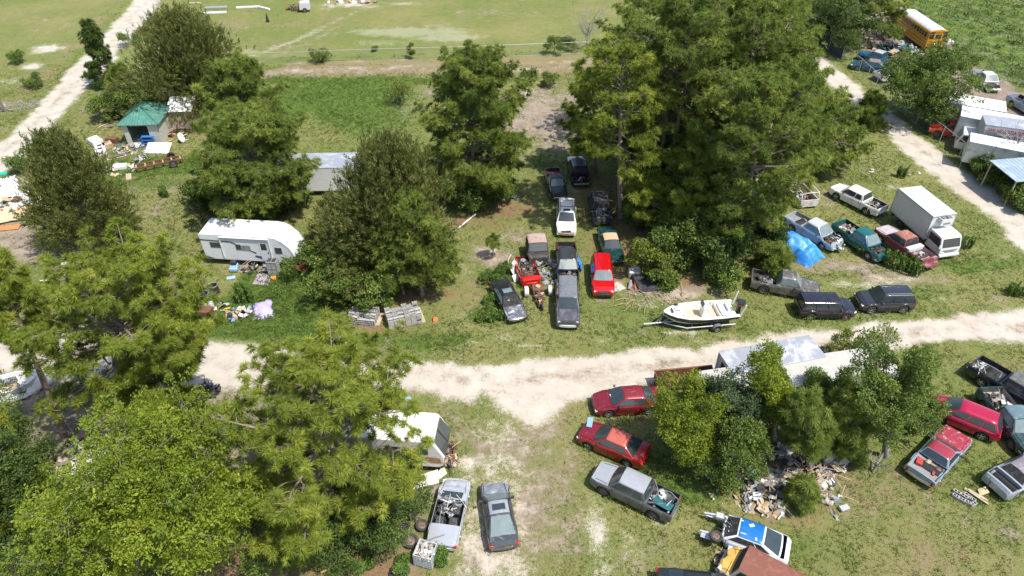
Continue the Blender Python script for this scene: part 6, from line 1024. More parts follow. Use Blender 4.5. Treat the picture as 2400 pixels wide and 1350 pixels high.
# school bus
def bus(front, rear, L, label):
    c, rz, ratio = placed(front, rear, L, 1.0); print('bus', ratio); t = empty('school_bus', c, rz, label, 'bus'); Y = mat('bus_yellow', (.72, .33, .015), .4, coat=.3, wear=(.60, .27, .03), amt=.3); W_ = 1.32; x0, x1 = -L/2, L/2-1.6
    m = MB(); hp = [(0, .55), (W_, .55), (W_, 1.9), (W_-.03, 2.6), (W_-.16, 2.9), (W_-.45, 3.08), (0, 3.16)]; rows = [[(x, y, z) for y, z in hp]+[(x, -y, z) for y, z in hp[-2:0:-1]] for x in (x0, x0+.15, (x0+x1)/2, x1)]; kk = len(rows[0]); fs = []; mi = []
    for i in range(3):
        for j in range(kk): fs.append((i*kk+j, i*kk+(j+1) % kk, (i+1)*kk+(j+1) % kk, (i+1)*kk+j)); jj = j if j < 6 else kk-1-j; mi.append(1 if jj >= 4 and i > 0 else 0)
    fs += [tuple(range(kk)), tuple(range(4*kk-1, 3*kk-1, -1))]; mi += [0, 0]; m.add([p for r_ in rows for p in r_], fs, mi); m.build('body', [Y, mat('bus_roof', (.50, .53, .57), .5, wear=(.64, .66, .68), amt=.5)], t, smooth=40)
    q = MB(); q.box((x1+.75, 0, 1.15), (1.5, 2.0, 1.1), 0, taper=.85); q.build('bonnet', [Y], t, bevel=.1)
    for sg in (1, -1):
        n = int((x1-x0-1.2)/.72)
        for i in range(n): q = MB(); x = x0+.9+i*.72; q.box((x, sg*(W_-.008), 2.28), (.56, .03, .62), 0); q.box((x, sg*(W_+.004), 2.3), (.56, .02, .025), 1); q.build('side_window', [GL, JG], t)
        q = MB(); [q.box(((x0+x1)/2, sg*(W_+.006), z), (x1-x0, .02, .05), 0) for z in (.95, 1.35, 1.75)]; q.build('rub_rail', [BLKP], t)
    q = MB(); xr_ = x0-.012; q.box((xr_, 0, 2.25), (.03, .78, .62), 0); q.box((xr_, 0, 1.12), (.03, .8, .32), 0); q.build('rear_door_window', [GL], t, bevel=.03)
    for y in (-.92, .92): q = MB(); q.box((xr_, y, 2.25), (.03, .62, .62), 0); q.build('rear_window', [GL], t, bevel=.03); q = MB(); q.box((xr_, y, 2.76), (.03, .55, .26), 0); q.build('light_panel', [BLKP], t); q = MB(); [q.cyl((xr_, y+d, 1.62), .085, .03, 0, 12, 'X') for d in (-.13, .13)]; q.build('taillight', [TLD], t); q = MB(); q.box((xr_, y, 1.28), (.02, .6, .05), 0); q.build('stripe', [BLKP], t)
    q = MB(); q.box((xr_-.06, 0, .58), (.2, 2.4, .26), 0); q.build('bumper', [BLKP], t, bevel=.02)
    cu = bpy.data.curves.new('lettering', 'FONT'); cu.body = 'SCHOOL BUS'; cu.size = .26; cu.align_x = 'CENTER'; cu.extrude = .004; o = bpy.data.objects.new('lettering', cu); cu.materials.append(BLKP); COL.objects.link(o); o = tomesh(o); o.parent = t; o.location = (x0-.02, 0, 2.70); o.rotation_euler = (R(90), 0, R(-90))
    for x in (x0+2.6, x1+.4): [wheel(t, x, y, .48, 'steel') for y in (1.1, -1.1)]
    return t
bus((2116, 54), (2181, 100), 10.5, 'yellow school bus with pale roof parked beside the crop field')
q = MB(); q.box((0, 0, .45), (2.2, 1.2, .12), 0, rx=.1); q.box((0, 0, .2), (1.8, .9, .3), 1); o = q.build('yellow_table', [mat('bus_yellow', (0,)*3), BLKP]); o.location = P(2092, 68); o.rotation_euler = (0, 0, R(-40)); tag(o, 'low yellow table standing left of the school bus', 'table')
# ---- boxes from three roof corners (photo points at height z): trailers
def boxfrom(name, label, cat, A, B, L, W_, z, z0, m, m2=None, grp=None, side=1, bevel=.03):
    "A->B is the edge nearest the camera at height z; the body extends away from it"
    a, b = P(*A, z), P(*B, z); d = (b-a).normalized(); n = Vector((-d.y, d.x, 0))*side; c = a+d*L/2+n*W_/2; t = empty(name, (c.x, c.y, 0), math.atan2(d.y, d.x), label, cat, grp)
    q = MB(); q.box((0, 0, (z+z0)/2), (L, W_, z-z0), 0); q.build('body', [m], t, bevel=bevel)
    q = MB(); q.box((0, 0, z+.012), (L+.06, W_+.06, .05), 0); q.build('roof', [m2 or m], t, bevel=.02); return t
RFW = mat('white_roof', (.74, .74, .73), .45, wear=(.60, .60, .60), amt=.4, wscale=.8); RFG = mat('ribbed_grey_roof', (.46, .45, .41), .6, wear=(.38, .37, .34), amt=.4, wscale=.7); SDG = mat('side_grey', (.48, .49, .50), .55, wear=(.34, .34, .33), amt=.4, wscale=1); RFS = mat('silver_roof', (.50, .51, .54), .35, .5, wear=(.74, .75, .77), amt=.55, wscale=.5)
t = boxfrom('box_trailer', 'white box trailer with bright patchy roof between the sand road and the long grey trailer', 'trailer', (1722, 876), (1935, 836), 6.6, 2.1, 3.2, .9, SDG, RFS)
q = MB(); q.box((-3.32, -.1, 2.0), (.03, 1.3, 1.5), 0); q.build('end_opening', [HOLE], t, bevel=.02); q = MB(); [q.box((-3.33, y, 2.05), (.07, .08, 2.3), 0) for y in (-1.02, 1.02)]; q.box((-3.33, 0, 3.17), (.07, 2.1, .08), 0); q.build('door_frame', [RFW], t); [wheel(t, x, y, .42, 'steel') for x in (1.9, -1.9) for y in (.85, -.85)]
t = boxfrom('semi_trailer', 'long ribbed grey trailer roof running behind the leafy clump', 'trailer', (1668, 936), (2098, 872), 13.0, 2.4, 3.1, 1.0, SDG, RFG)
q = MB(); [q.box((-6.3+i*.45, 0, 3.130), (.04, 2.42, .02), 0) for i in range(29)]; q.build('roof_rib', [RFG], t); [wheel(t, x, y, .48, 'steel') for x in (4.6, 5.7) for y in (1.0, -1.0)]
# rusty open container
a, b = P(1545, 895, 1.1), P(1680, 882, 1.1); d = (b-a).normalized(); t = empty('skip', (((a+b)/2)+Vector((-d.y, d.x, 0))*.5).to_tuple()[:2]+(0,), math.atan2(d.y, d.x), 'rusty open steel skip at the edge of the sand road', 'skip'); q = MB(); Ls = (b-a).length
for y in (-.5, .5): q.box((0, y, .7), (Ls, .07, .8), 0); q.box((0, y*1.04, 1.1), (Ls+.1, .12, .1), 0)
for x in (-Ls/2, Ls/2): q.box((x, 0, .7), (.07, .93, .8), 0)
q.box((0, 0, .33), (Ls-.1, .93, .06), 0); q.box((0, .3, .2), (Ls, .15, .25), 0); q.box((0, -.3, .2), (Ls, .15, .25), 0); q.build('tub', [RUST], t, bevel=.01)
# lot trailers
t = boxfrom('semi_trailer', 'silver trailer with red and dark lettering on its side behind the mouldy white box', 'trailer', (2311, 292), (2400, 304), 12, 2.5, 3.9, 1.1, SDG, RFS, 'trailers in the fenced lot', bevel=.12)
def letters(t, s, x, z, size, m, W_=1.25): cu = bpy.data.curves.new('lettering', 'FONT'); cu.body = s; cu.size = size; cu.extrude = .004; cu.offset = .012; o = bpy.data.objects.new('lettering', cu); cu.materials.append(m); COL.objects.link(o); o = tomesh(o); o.parent = t; o.scale = (.74, 1, 1); o.location = (x, -W_-.012, z); o.rotation_euler = (R(90), 0, 0)
letters(t, 'WE NEGOTIATE!!', -5.6, 3.22, .56, mat('sign_red', (.42, .05, .04), .6)); letters(t, 'Buy Here & Save Thousands', -5.2, 2.72, .40, mat('sign_green', (.03, .12, .12), .6))
q = MB(); q.box((-5.2, -1.262, 2.4), (1.0, .01, 1.9), 0); q.build('door_panel', [JG], t)
boxfrom('box_trailer', 'low white trailer behind the lettered silver one', 'trailer', (2252, 272), (2345, 290), 9.5, 3.0, 3.2, .9, SDG, RFW, 'trailers in the fenced lot')
boxfrom('box_trailer', 'white trailer end showing behind the oak, farthest up the fence', 'trailer', (2225, 240), (2282, 250), 5.5, 3.0, 3.2, .9, SDG, RFW, 'trailers in the fenced lot')
t = boxfrom('box_trailer', 'white mouldy box body with small window beside the fence', 'trailer', (2274, 332), (2400, 357), 11, 2.2, 3.0, .75, mat('mouldy_white', (.56, .57, .52), .7, wear=(.30, .31, .20), amt=.42, wscale=1.3), RFW, 'trailers in the fenced lot')
q = MB(); q.box((-1.3, -1.115, 1.7), (.6, .03, .5), 0); q.build('window', [GL], t, bevel=.04); q = MB(); [q.box((-3.2+2.6*i, -1.112, 2.0), (.06, .02, 2.4), 0) for i in range(3)]; q.build('seam_strip', [JG], t)
t = empty('truck_cab', P(2256, 352), t.rotation_euler[2]+R(180), 'white truck cab with rust-spotted roof in front of the mouldy box', 'truck'); q = MB(); prof = [(-1.0, .5), (1.0, .5), (1.05, 1.2), (.65, 2.2), (-1.0, 2.3)]; k = 5; q.add([(x, -1.05, z) for x, z in prof]+[(x, 1.05, z) for x, z in prof], [tuple(range(k))[::-1], tuple(range(k, 2*k))]+[(i, (i+1) % k, (i+1) % k+k, i+k) for i in range(k)]); q.build('cab', [mat('spotted_white', (.72, .71, .68), .4, wear=(.45, .25, .10), amt=.15, wscale=4)], t, bevel=.07)
q = MB(); q.add([(1.035, -.9, 1.3), (1.035, .9, 1.3), (.70, .85, 2.12), (.70, -.85, 2.12)], [(0, 1, 2, 3)]); q.build('windshield', [GLL], t, smooth=0)
for sg in (1, -1): q = MB(); q.add([(.85, sg*1.062, 1.3), (-.4, sg*1.062, 1.3), (-.4, sg*1.062, 2.05), (.55, sg*1.062, 2.05)], [(0, 1, 2, 3)]); q.build('side_window', [GL], t, smooth=0); wheel(t, .1, sg*.92, .42, 'steel')
# blue tin roof
a = P(2318, 378, 2.8); t = empty('lean_to', (a.x, a.y, 0), R(9), 'open shelter with pale blue sheet-metal roof behind the hedge', 'shelter'); q = MB(); q.box((4, -1.9, 2.8), (8, 3.8, .06), 0, rx=.05); [q.box((.3+.42*i, -1.9, 2.838), (.05, 3.8, .02), 0, rx=.05) for i in range(19)]; q.build('roof', [mat('blue_tin', (.36, .45, .58), .45, .3, wear=(.46, .53, .62), amt=.5, wscale=1)], t)
for x in (.2, 4, 7.8):
    for y in (-3.6, -.2): q = MB(); q.box((x, y, 1.38), (.1, .1, 2.74), 0); q.build('post', [WOOD], t)
# ---- fences
def fence(label, pts, h, step, posts=True, wires=6, m=None, toprail=True, tarp=False):
    w_ = [P(*p) for p in pts]; t = empty('chain_link_fence', (w_[0].x, w_[0].y, 0), 0, label, 'fence'); o0 = w_[0]; m = m or mat('galvanised', (.45, .46, .48), .5, .4); ms = MB(); rl = MB()
    for a, b in zip(w_, w_[1:]):
        L = (b-a).length; n = max(1, round(L/step)); d = (b-a)/L
        for i in range(n+(b is w_[-1])): p = a+d*L*i/n-o0; q = MB(); q.tube([(p.x, p.y, 0), (p.x, p.y, h+.08)], .04, 0, 6); q.build('post', [m], t)
        if toprail: rl.tube([a-o0+Vector((0, 0, h)), b-o0+Vector((0, 0, h))], .028, 0, 5)
        k = int(L/.35)
        for i in range(k):
            x = a-o0+d*(i*.35)
            for s in (1, -1): e = x+d*(h*.9)*s; ms.add([tuple(x+Vector((0, 0, .04))), tuple(x+d*.011+Vector((0, 0, .04))), tuple(e+d*.011+Vector((0, 0, h))), tuple(e+Vector((0, 0, h)))], [(0, 1, 2, 3)])
        for z in (.05, h*.98): ms.tube([a-o0+Vector((0, 0, z)), b-o0+Vector((0, 0, z))], .008, 0, 4)
        if tarp: q = MB(); q.box(((a+b)/2-o0+Vector((0, 0, h/2))), (L, .03, h), 0, rz=math.atan2(d.y, d.x)); q.build('privacy_screen', [mat('screen_black', (.05, .055, .06), .8)], t)
    ms.build('wire_mesh', [m], t, smooth=0)
    if toprail: rl.build('top_rail', [m], t)
    return t
fence('chain-link fence with leaning posts between the gravel lane and the lot', [(1975, 140), (2050, 208), (2120, 270), (2200, 335), (2245, 372), (2300, 392)], 1.9, 2.6)
fence('dark screened fence at the far end of the gravel lane', [(1830, -10), (1880, 55), (1912, 100), (1972, 138)], 2.0, 3, tarp=True)
fence('wire fence between the car lot and the crop field', [(2225, 108), (2290, 155), (2350, 195), (2440, 255)], 1.5, 2.6, toprail=False)
fence('low chain-link fence crossing the far field in front of the pale strip', [(620, 152), (860, 143), (1100, 136), (1300, 128), (1400, 124)], 1.6, 6.5)
fence('thin wire fence beside the left sand track', [(290, 122), (330, 75), (365, 30), (390, -10)], 1.4, 3, toprail=False)
t = empty('fence_gate', P(2248, 392), R(10), 'leaning chain-link gate panel in front of the mouldy white box', 'gate'); q = MB(); [q.tube(p, .03, 0, 5) for p in ([(0, 0, .05), (0, 0, 1.9)], [(3.4, 0, .05), (3.4, 0, 1.7)], [(0, 0, 1.9), (3.4, 0, 1.7)], [(0, 0, .1), (3.4, 0, .1)])]; [q.add([(x, 0, .1), (x+.012, 0, .1), (x+.9, 0, 1.75), (x+.89, 0, 1.75)], [(0, 1, 2, 3)]) for x in np.arange(0, 2.6, .16)]; q.build('frame', [mat('galvanised', (0,)*3)], t)
q = MB(); q.tube([(0, 0, 0), (0, 0, 5.2)], [.14, .11], 0, 8); q.box((0, .1, 3.2), (.12, .05, .5), 1); o = q.build('utility_pole', [mat('pole_wood', (.20, .17, .15), .9), ALU]); o.location = P(14, 262); o.rotation_euler = (0, R(-4), 0); tag(o, 'dark wooden utility pole at the left edge beside the sand track', 'pole')
# ---- travel trailer
def travel_trailer():
    a, b = P(484, 607, .55), P(697, 619, .55); d = (b-a).normalized(); n = Vector((-d.y, d.x, 0)); L = (b-a).length; W_ = 2.4; c = (a+b)/2+n*W_/2; t = empty('travel_trailer', (c.x, c.y, 0), math.atan2(d.y, d.x), 'white travel trailer with stained roof and curved nose in the left yard', 'camper')
    x0, x1 = -L/2, L/2; prof = [(x0, .6), (x0-.05, 3.05), (x0+.1, 3.15), (x1-2.0, 3.15), (x1-1.4, 3.05), (x1-.9, 2.75), (x1-.4, 2.2), (x1-.08, 1.5), (x1, .9), (x1-.05, .6)]
    k = len(prof); m = MB(); m.add([(x, -W_/2, z) for x, z in prof]+[(x, W_/2, z) for x, z in prof], [tuple(range(k))[::-1], tuple(range(k, 2*k))]+[(i, (i+1) % k, (i+1) % k+k, i+k) for i in range(k)], [0, 0]+[0, 0, 1, 1, 1, 0, 0, 0, 0, 0])
    m.build('body', [mat('camper_white', (.70, .72, .74), .4, wear=(.46, .47, .48), amt=.22, wscale=1.2), mat('stained_roof', (.76, .75, .75), .6, wear=(.40, .30, .24), amt=.22, wscale=.75)], t, bevel=.05, smooth=50)
    y = -W_/2-.012; S = mat('stripe_dark', (.07, .075, .10), .4); 
    q = MB(); q.plate([(x0+.02, y, 2.62), (x0+2.6, y, 2.52), (x0+4.6, y, 1.5), (x0+4.5, y, 1.42), (x0+2.55, y, 2.42), (x0+.02, y, 2.5)], .008, 0); q.plate([(x1-3.4, y, 1.25), (x1-2.0, y, .95), (x1-1.9, y, .75), (x1-2.7, y, .78), (x1-3.5, y, 1.1)], .008, 0); q.plate([(x1-1.3, y, 1.25), (x1-.2, y, .98), (x1-.12, y, .75), (x1-.8, y, .85)], .008, 0); q.plate([(x0+.02, y, .95), (x0+.8, y, .72), (x0+.02, y, .68)], .008, 0); q.build('stripe', [S], t, smooth=0)
    for x, z, w2, h2 in ((x0+1.25, 2.1, .95, .5), (x0+3.15, 2.0, .42, .5), (x1-2.55, 2.15, .46, .62), (x1-1.35, 1.85, .55, .55)): q = MB(); q.box((x, y-.005, z), (w2+.06, .02, h2+.06), 1); q.box((x, y-.012, z), (w2, .025, h2), 0); q.build('window', [GL, JG], t, bevel=.03)
    q = MB(); q.box((x0+3.75, y-.01, 1.95), (.8, .02, .5), 0); q.build('vent_panel', [JG], t); q = MB(); q.box((x1-2.55, y-.006, 1.75), (.72, .012, 1.95), 0); q.box((x1-2.25, y-.02, 1.6), (.05, .03, .2), 1); q.build('door', [mat('door_white', (.66, .68, .70), .4), BLKP], t)
    q = MB(); q.tube([(x0+1.7, y-.06, 2.95), (x1-2.0, y-.06, 2.95)], .06, 0); [q.box((x, y-.05, 1.95), (.07, .06, 2.1), 0) for x in (x0+1.72, x1-2.0)]; q.build('awning', [WHT], t)
    q = MB(); q.box((x0+3.2, .15, 3.27), (1.0, .75, .26), 0, taper=.85); q.build('air_conditioner', [WHT], t, bevel=.06)
    q = MB(); q.box((x0+4.1, -.75, 3.19), (.75, .45, .1), 0); q.build('roof_hatch', [WHT], t, bevel=.03); q = MB(); q.tube([(x0+2.3, -.1, 3.2), (x0+2.2, -.2, 3.75)], .025, 0); q.tube([(x0+1.8, -.2, 3.25), (x0+2.9, -.15, 3.25)], .02, 0); q.build('antenna', [BLKP], t)
    q = MB(); q.tube([(x1-1.1, y+.02, 2.75), (x1-.5, y+.02, 2.2), (x1+.02, y+.02, .9)], .03, 0); q.tube([(x1-1.1, -y-.02, 2.75), (x1-.3, -y-.02, 2.1), (x1+.1, -y-.02, 1.2)], .03, 0); q.build('trim', [ALU], t)
    q = MB(); q.tube([(x1-.1, -.7, .55), (x1+1.2, 0, .5)], .06, 0, 4); q.tube([(x1-.1, .7, .55), (x1+1.2, 0, .5)], .06, 0, 4); q.box((0, 0, .5), (L*.95, 1.6, .15), 0); q.build('chassis', [BLKP], t)
    for x in (.1, .95): [wheel(t, x, s*1.0, .34, 'steel') for s in (1, -1)]
    q = MB(); q.lathe([(0.001, .62), (.16, .62), (.19, .75), (.19, 1.05), (.12, 1.2), (.05, 1.28), (.001, 1.28)], 0, 14); o = q.build('gas_bottle', [WHT]); o.location = on(t, x1+.75, .0, -.1); o['label'] = 'white gas bottle on the hitch of the white travel trailer'; o['category'] = 'gas bottle'
    q = MB(); [q.box((x1-2.55, y-.3-.3*i, .42-.2*i), (.75, .3, .06), 0) for i in range(2)]; [q.box((x1-2.55+s*.33, y-.35, .25), (.04, .6, .4), 0) for s in (1, -1)]; o = q.build('step', [JG]); o.location = t.location; o.rotation_euler = t.rotation_euler; tag(o, 'grey folding step at the travel trailer door', 'step')
    return t, x1, y
TT, tx1, ty_ = travel_trailer()
# caged bin, barrels etc. beside the camper
t = empty('wire_crate', on(TT, tx1-1.75, ty_-.75), TT.rotation_euler[2], 'tall grey translucent storage crate standing at the camper door', 'crate'); q = MB(); q.box((0, 0, .75), (.78, .62, 1.3), 0); q.build('crate_body', [mat('frosted_grey', (.34, .36, .35), .4, wear=(.45, .46, .44), amt=.4)], t, bevel=.02)
q = MB(); [q.box((x*.4, y*.32, .75), (.05, .05, 1.35), 0) for x in (1, -1) for y in (1, -1)]; [q.box((0, y*.325, z), (.82, .03, .04), 0) for y in (1, -1) for z in (.12, .75, 1.38)]; q.box((0, -.325, .75), (.03, .03, 1.3), 0); q.build('crate_frame', [GREYF], t); q = MB(); q.box((-.19, 0, 1.42), (.32, .5, .02), 0); q.box((.19, 0, 1.42), (.32, .5, .02), 0); q.build('crate_lid', [BLKP], t)
q = MB(); q.box((0, 0, .35), (.6, .5, .35), 0); q.box((0, .05, .68), (.45, .4, .35), 1); q.box((0, -.25, .25), (.65, .4, .3), 2); o = q.build('generator', [mat('pale_blue_plastic', (.30, .48, .75), .5), BLKP, mat('pale_blue_plastic', (0,)*3)], bevel=.04); o.location = on(TT, -1.35, ty_-.5); tag(o, 'pale blue and black machine on the grass beside the camper', 'machine')
junk('camper_clutter', 'dark buckets, hoses and boxes heaped against the camper wheels', (0, 0), (2.0, .9), 34, [BLKP, JG, ENG, JT], .6, at=on(TT, .0, ty_-.55), seed=4, sz=(.15, .5))
q = MB(); q.plate([(0, 0, .03), (1.3, 0, .03), (1.2, 1.5, .03), (-.1, 1.4, .03)], .03, 0); o = q.build('door_mat', [mat('lilac_board', (.44, .34, .42), .8, wear=(.34, .30, .30), amt=.5)]); o.location = on(TT, tx1-3.1, ty_-2.3); o.rotation_euler = TT.rotation_euler; tag(o, 'lilac-stained board lying in front of the camper step', 'board')
q = MB(); q.cyl((0, 0, .12), .22, .2, 0, 14); o = q.build('orange_bucket', [mat('orange_plastic', (.75, .32, .04), .5)]); o.location = on(TT, tx1-1.6, ty_-1.45); tag(o, 'small orange tub below the grey storage crate', 'tub')
q = MB(); q.box((0, 0, .22), (.65, .45, .42), 0, rz=.4); q.box((.35, .25, .30), (.5, .4, .5), 0, rz=.9); o = q.build('red_bags', [mat('coral_plastic', (.75, .16, .09), .5)], bevel=.1); o.location = on(TT, tx1+.1, ty_-.1); tag(o, 'coral red bags under the nose of the travel trailer', 'bag')
q = MB(); q.box((0, 0, .08), (.7, .35, .14), 0, rz=.3); o = q.build('blue_tub', [mat('pale_blue_plastic', (0,)*3)], bevel=.04); o.location = P(542, 653); tag(o, 'flat blue tub in the grass left of the lilac board', 'tub')
# junk above the lilac heap
q = MB(); q.box((0, 0, .42), (1.55, .8, .75), 0); q.box((0, -.42, .1), (1.6, .05, .2), 1); o = q.build('steel_chest', [RUST, BLKP], bevel=.02); o.location = P(477, 742); o.rotation_euler = (0, 0, R(-4)); tag(o, 'rusty orange steel chest in the weeds left of the lilac heap', 'chest')
q = MB(); q.box((0, 0, .4), (1.3, .35, .5), 0); o = q.build('white_sink', [WHT], bevel=.02); o.location = P(482, 724); tag(o, 'white trough just behind the rusty steel chest', 'trough')
for (px, py, r_, mm, lb) in ((484, 707, .38, mat('navy_barrel', (.03, .05, .10), .4), 'open navy barrel with pale rim left of the tall weeds'), (505, 688, .38, BLKP, 'black barrel behind the open navy one'), (492, 690, .28, JG, 'grey drum beside the black barrel')):
    t = empty('barrel', P(px, py), 0, lb, 'barrel'); q = MB(); q.lathe([(r_*.9, .02), (r_, .25), (r_, .7), (r_*.92, .85), (r_*.84, .85), (r_*.84, .3), (.001, .3)], 0, 18); q.build('drum', [mm], t); q = MB(); q.lathe([(r_*.94, .82), (r_*1.02, .86), (r_*.94, .90), (r_*.86, .86), (r_*.94, .82)], 0, 18); q.build('rim', [JG], t)
junk('household_junk', 'grey sheets, bottles and a yellow ball beside the rusty chest', (508, 722), (2.2, 1.6), 26, [JG, JW, BLKP, mat('yellow_plastic', (.75, .55, .05), .5), JW], .35, seed=5)
junk('clothes_heap', 'white and tan clothes strewn left of the lilac sheet', (572, 738), (2.8, 1.8), 46, [JW, JT, mat('pale_lilac', (.50, .44, .66), .8), JW, mat('pale_blue_cloth', (0,)*3)], .4, seed=6, tubesn=0)
cloth('lilac_sheet', 'large lilac sheet spread over the rubbish heap in the green creepers', [P(598, 752), P(642, 742), P(636, 706), P(590, 716)], lambda u, v: .5*math.sin(math.pi*min(max(u, .0), 1))*math.sin(math.pi*v)+.12, mat('lilac_cloth', (.46, .38, .66), .8, wear=(.62, .58, .74), amt=.4), 'sheet', 5, .2)
q = MB(); q.box((0, 0, .3), (.5, .45, .55), 0, taper=.6); o = q.build('black_bag', [BLKP], bevel=.12); o.location = P(541, 746); tag(o, 'black rubbish bag left of the clothes heap', 'bag')
q = MB(); q.box((0, 0, .2), (.4, .35, .4), 0, taper=.7); o = q.build('tan_bag', [JT], bevel=.1); o.location = P(553, 748); tag(o, 'tan bag between the black bag and the clothes', 'bag')
# block pallets
BLOCK = mat('concrete_block', (.40, .385, .36), .9, wear=(.30, .29, .27), amt=.5, wscale=4)
def cblock(p, rz, rx=0, par=None, ry=0):
    q = MB(); q.box((0, 0, .095), (.40, .025, .19), 0); [q.box((x, 0, .095), (.03, .15, .19), 0) for x in (-.185, 0, .185)]
    q = MB(); [q.box((0, y, .1), (.40, .03, .2), 0) for y in (-.085, .085)]; [q.box((x, 0, .1), (.04, .14, .2), 0) for x in (-.18, 0, .18)]; q.box((0, 0, .03), (.36, .14, .02), 1)
    return q
_cb = cblock(0, 0).build('block', [BLOCK, HOLE]); CBM = _cb.data; bpy.data.objects.remove(_cb)
def blocks(name, label, spots, grp):
    for i, (p, rz, rx, lb) in enumerate(spots):
        o = link('concrete_block', CBM); o.location = p; o.rotation_euler = (rx, 0, rz); tag(o, lb, 'block', grp)
b0 = P(2268, 1166); sp = []
for i, (x, y, z, a, rx, w_) in enumerate(((-.55, .30, 0, -55, 0, 'topmost left'), (-.75, .0, 0, -55, 0, 'far left'), (-.52, -.22, 0, -50, 0, 'second from the left'), (-.25, .02, 0, -52, 0, 'middle one'), (-.02, .05, 0, -52, 0, 'right one'), (-.25, -.42, 0, -40, 0, 'lowest left'), (.02, -.52, 0, 20, 0, 'lowest right'), (.1, -.2, .0, -40, 0, 'one nearest the boards'))):
    sp.append(((b0.x+x, b0.y+y, z), R(a), rx, 'hollow grey block in the scattered group, %s of it' % w_))
blocks('x', '', sp, 'hollow blocks scattered in the grass')
for i, (x, y, a, w_, lb) in enumerate(((.45, .2, -50, .16, 'left weathered board beside the hollow blocks'), (.62, .12, -46, .14, 'middle weathered board beside the hollow blocks'), (.55, -.1, -52, .12, 'right weathered board beside the hollow blocks'))):
    q = MB(); q.box((0, 0, .05+.04*i), (1.1, w_, .05), 0); o = q.build('board', [WOOD]); o.location = (b0.x+x, b0.y+y, 0); o.rotation_euler = (0, 0, R(a)); tag(o, lb, 'board', 'boards by the blocks')
q = MB(); q.plate([(0, 0, .12), (.55, .1, .3), (.5, .5, .32), (.1, .45, .12)], .08, 0); o = q.build('stone_slab', [PLY]); o.location = (b0.x+.7, b0.y+.05, 0); tag(o, 'tan slab propped on the boards beside the blocks', 'slab')
q = MB(); q.tube([(0, 0, 0), (.15, .2, .9), (.05, .3, 1.0)], .03, 0); q.tube([(-.1, .2, 1.0), (.2, .35, 1.05)], .025, 0); q.box((0, 0, .08), (.3, .2, .16), 0); o = q.build('floor_jack', [BLKP]); o.location = P(2305, 1156); tag(o, 'black jack with upright handle beside the tan slab', 'jack')
def pallet(label, px, rz, nx_, ny_, nz, seed, grp='stacked concrete blocks by the road'):
    r = random.Random(seed); p0 = P(*px); t = empty('block_stack', p0, rz, label, 'block stack', grp); q = MB()
    for k in range(nz):
        for i in range(nx_):
            for j in range(ny_):
                if k == nz-1 and r.random() < .45: continue
                if r.random() < .05: continue
                o = link('block', CBM, t); o.location = ((i-nx_/2)*.43, (j-ny_/2)*.215, .12+k*.205); o.rotation_euler = (R(90) if (j+seed) % 2 else 0, 0, r.uniform(-.12, .12))
    q.box((0, 0, .06), (nx_*.44, ny_*.23, .10), 0); q.build('pallet', [WOOD], t)
pallet('tidy stack of grey concrete blocks, right one of the two by the road', (952, 748), R(20), 6, 8, 5, 2); pallet('broken stack of grey concrete blocks, left one half hidden by bushes', (862, 748), R(-8), 5, 6, 4, 3)
for px, py, lb in ((1018, 747, 'orange pot in the weeds right of the tidy block stack'), (868, 727, 'orange cap on top of the broken block stack'), (787, 764, 'faded orange piece in the grass left of the block stacks')):
    q = MB(); q.lathe([(.001, 0), (.16, .02), (.2, .35), (.001, .36)], 0, 10); o = q.build('orange_pot', [mat('orange_clay', (.70, .20, .07), .6)]); o.location = P(px, py, .0); o.location.z = .05 if py != 727 else 1.0; o.rotation_euler = (1.2, 0, .4); tag(o, lb, 'pot')
# ---- foreground: tank, tyres, motorhome
t = empty('caged_tank', P(1000, 1312), R(-16), 'caged plastic tank full of crumpled sheeting on a pallet', 'tank'); q = MB(); [q.box(p, s, 0) for p, s in (((0, -.48, .62), (1.0, .03, .95)), ((0, .48, .62), (1.0, .03, .95)), ((-.48, 0, .62), (.03, .96, .95)), ((.48, 0, .62), (.03, .96, .95)), ((0, 0, .16), (1.0, 1.0, .04)))]; q.build('plastic_tank', [mat('milky_plastic', (.66, .68, .68), .4, wear=(.5, .5, .48), amt=.3)], t, bevel=.02)
q = MB()
for z in (.2, .38, .56, .74, .92, 1.08): q.tube([(-.52, -.52, z), (.52, -.52, z), (.52, .52, z), (-.52, .52, z), (-.52, -.52, z)], .013, 0, 5)
for k in np.linspace(-.52, .52, 7): [q.tube([(k, y, .12), (k, y, 1.1)], .012, 0, 5) for y in (-.525, .525)]; [q.tube([(x, k, .12), (x, k, 1.1)], .012, 0, 5) for x in (-.525, .525)]
q.build('cage', [ALU], t); q = MB(); [q.box((x, 0, .06), (.1, 1.05, .1), 0) for x in (-.45, 0, .45)]; q.box((0, 0, .12), (1.05, 1.05, .02), 0); q.build('pallet', [WOOD], t); q = MB(); q.box((.50+.015, .1, .65), (.02, .35, .45), 0); q.build('label_plate', [mat('teal_label', (.25, .42, .44), .5)], t)
junk('crumpled_sheeting', 'crumpled grey-brown sheeting stuffed in the caged tank', (0, 0), (.95, .95), 40, [mat('brown_grey_film', (.30, .26, .23), .6), JG, JW], .3, at=P(1000, 1312), z=.90, sz=(.15, .5), tubesn=2)
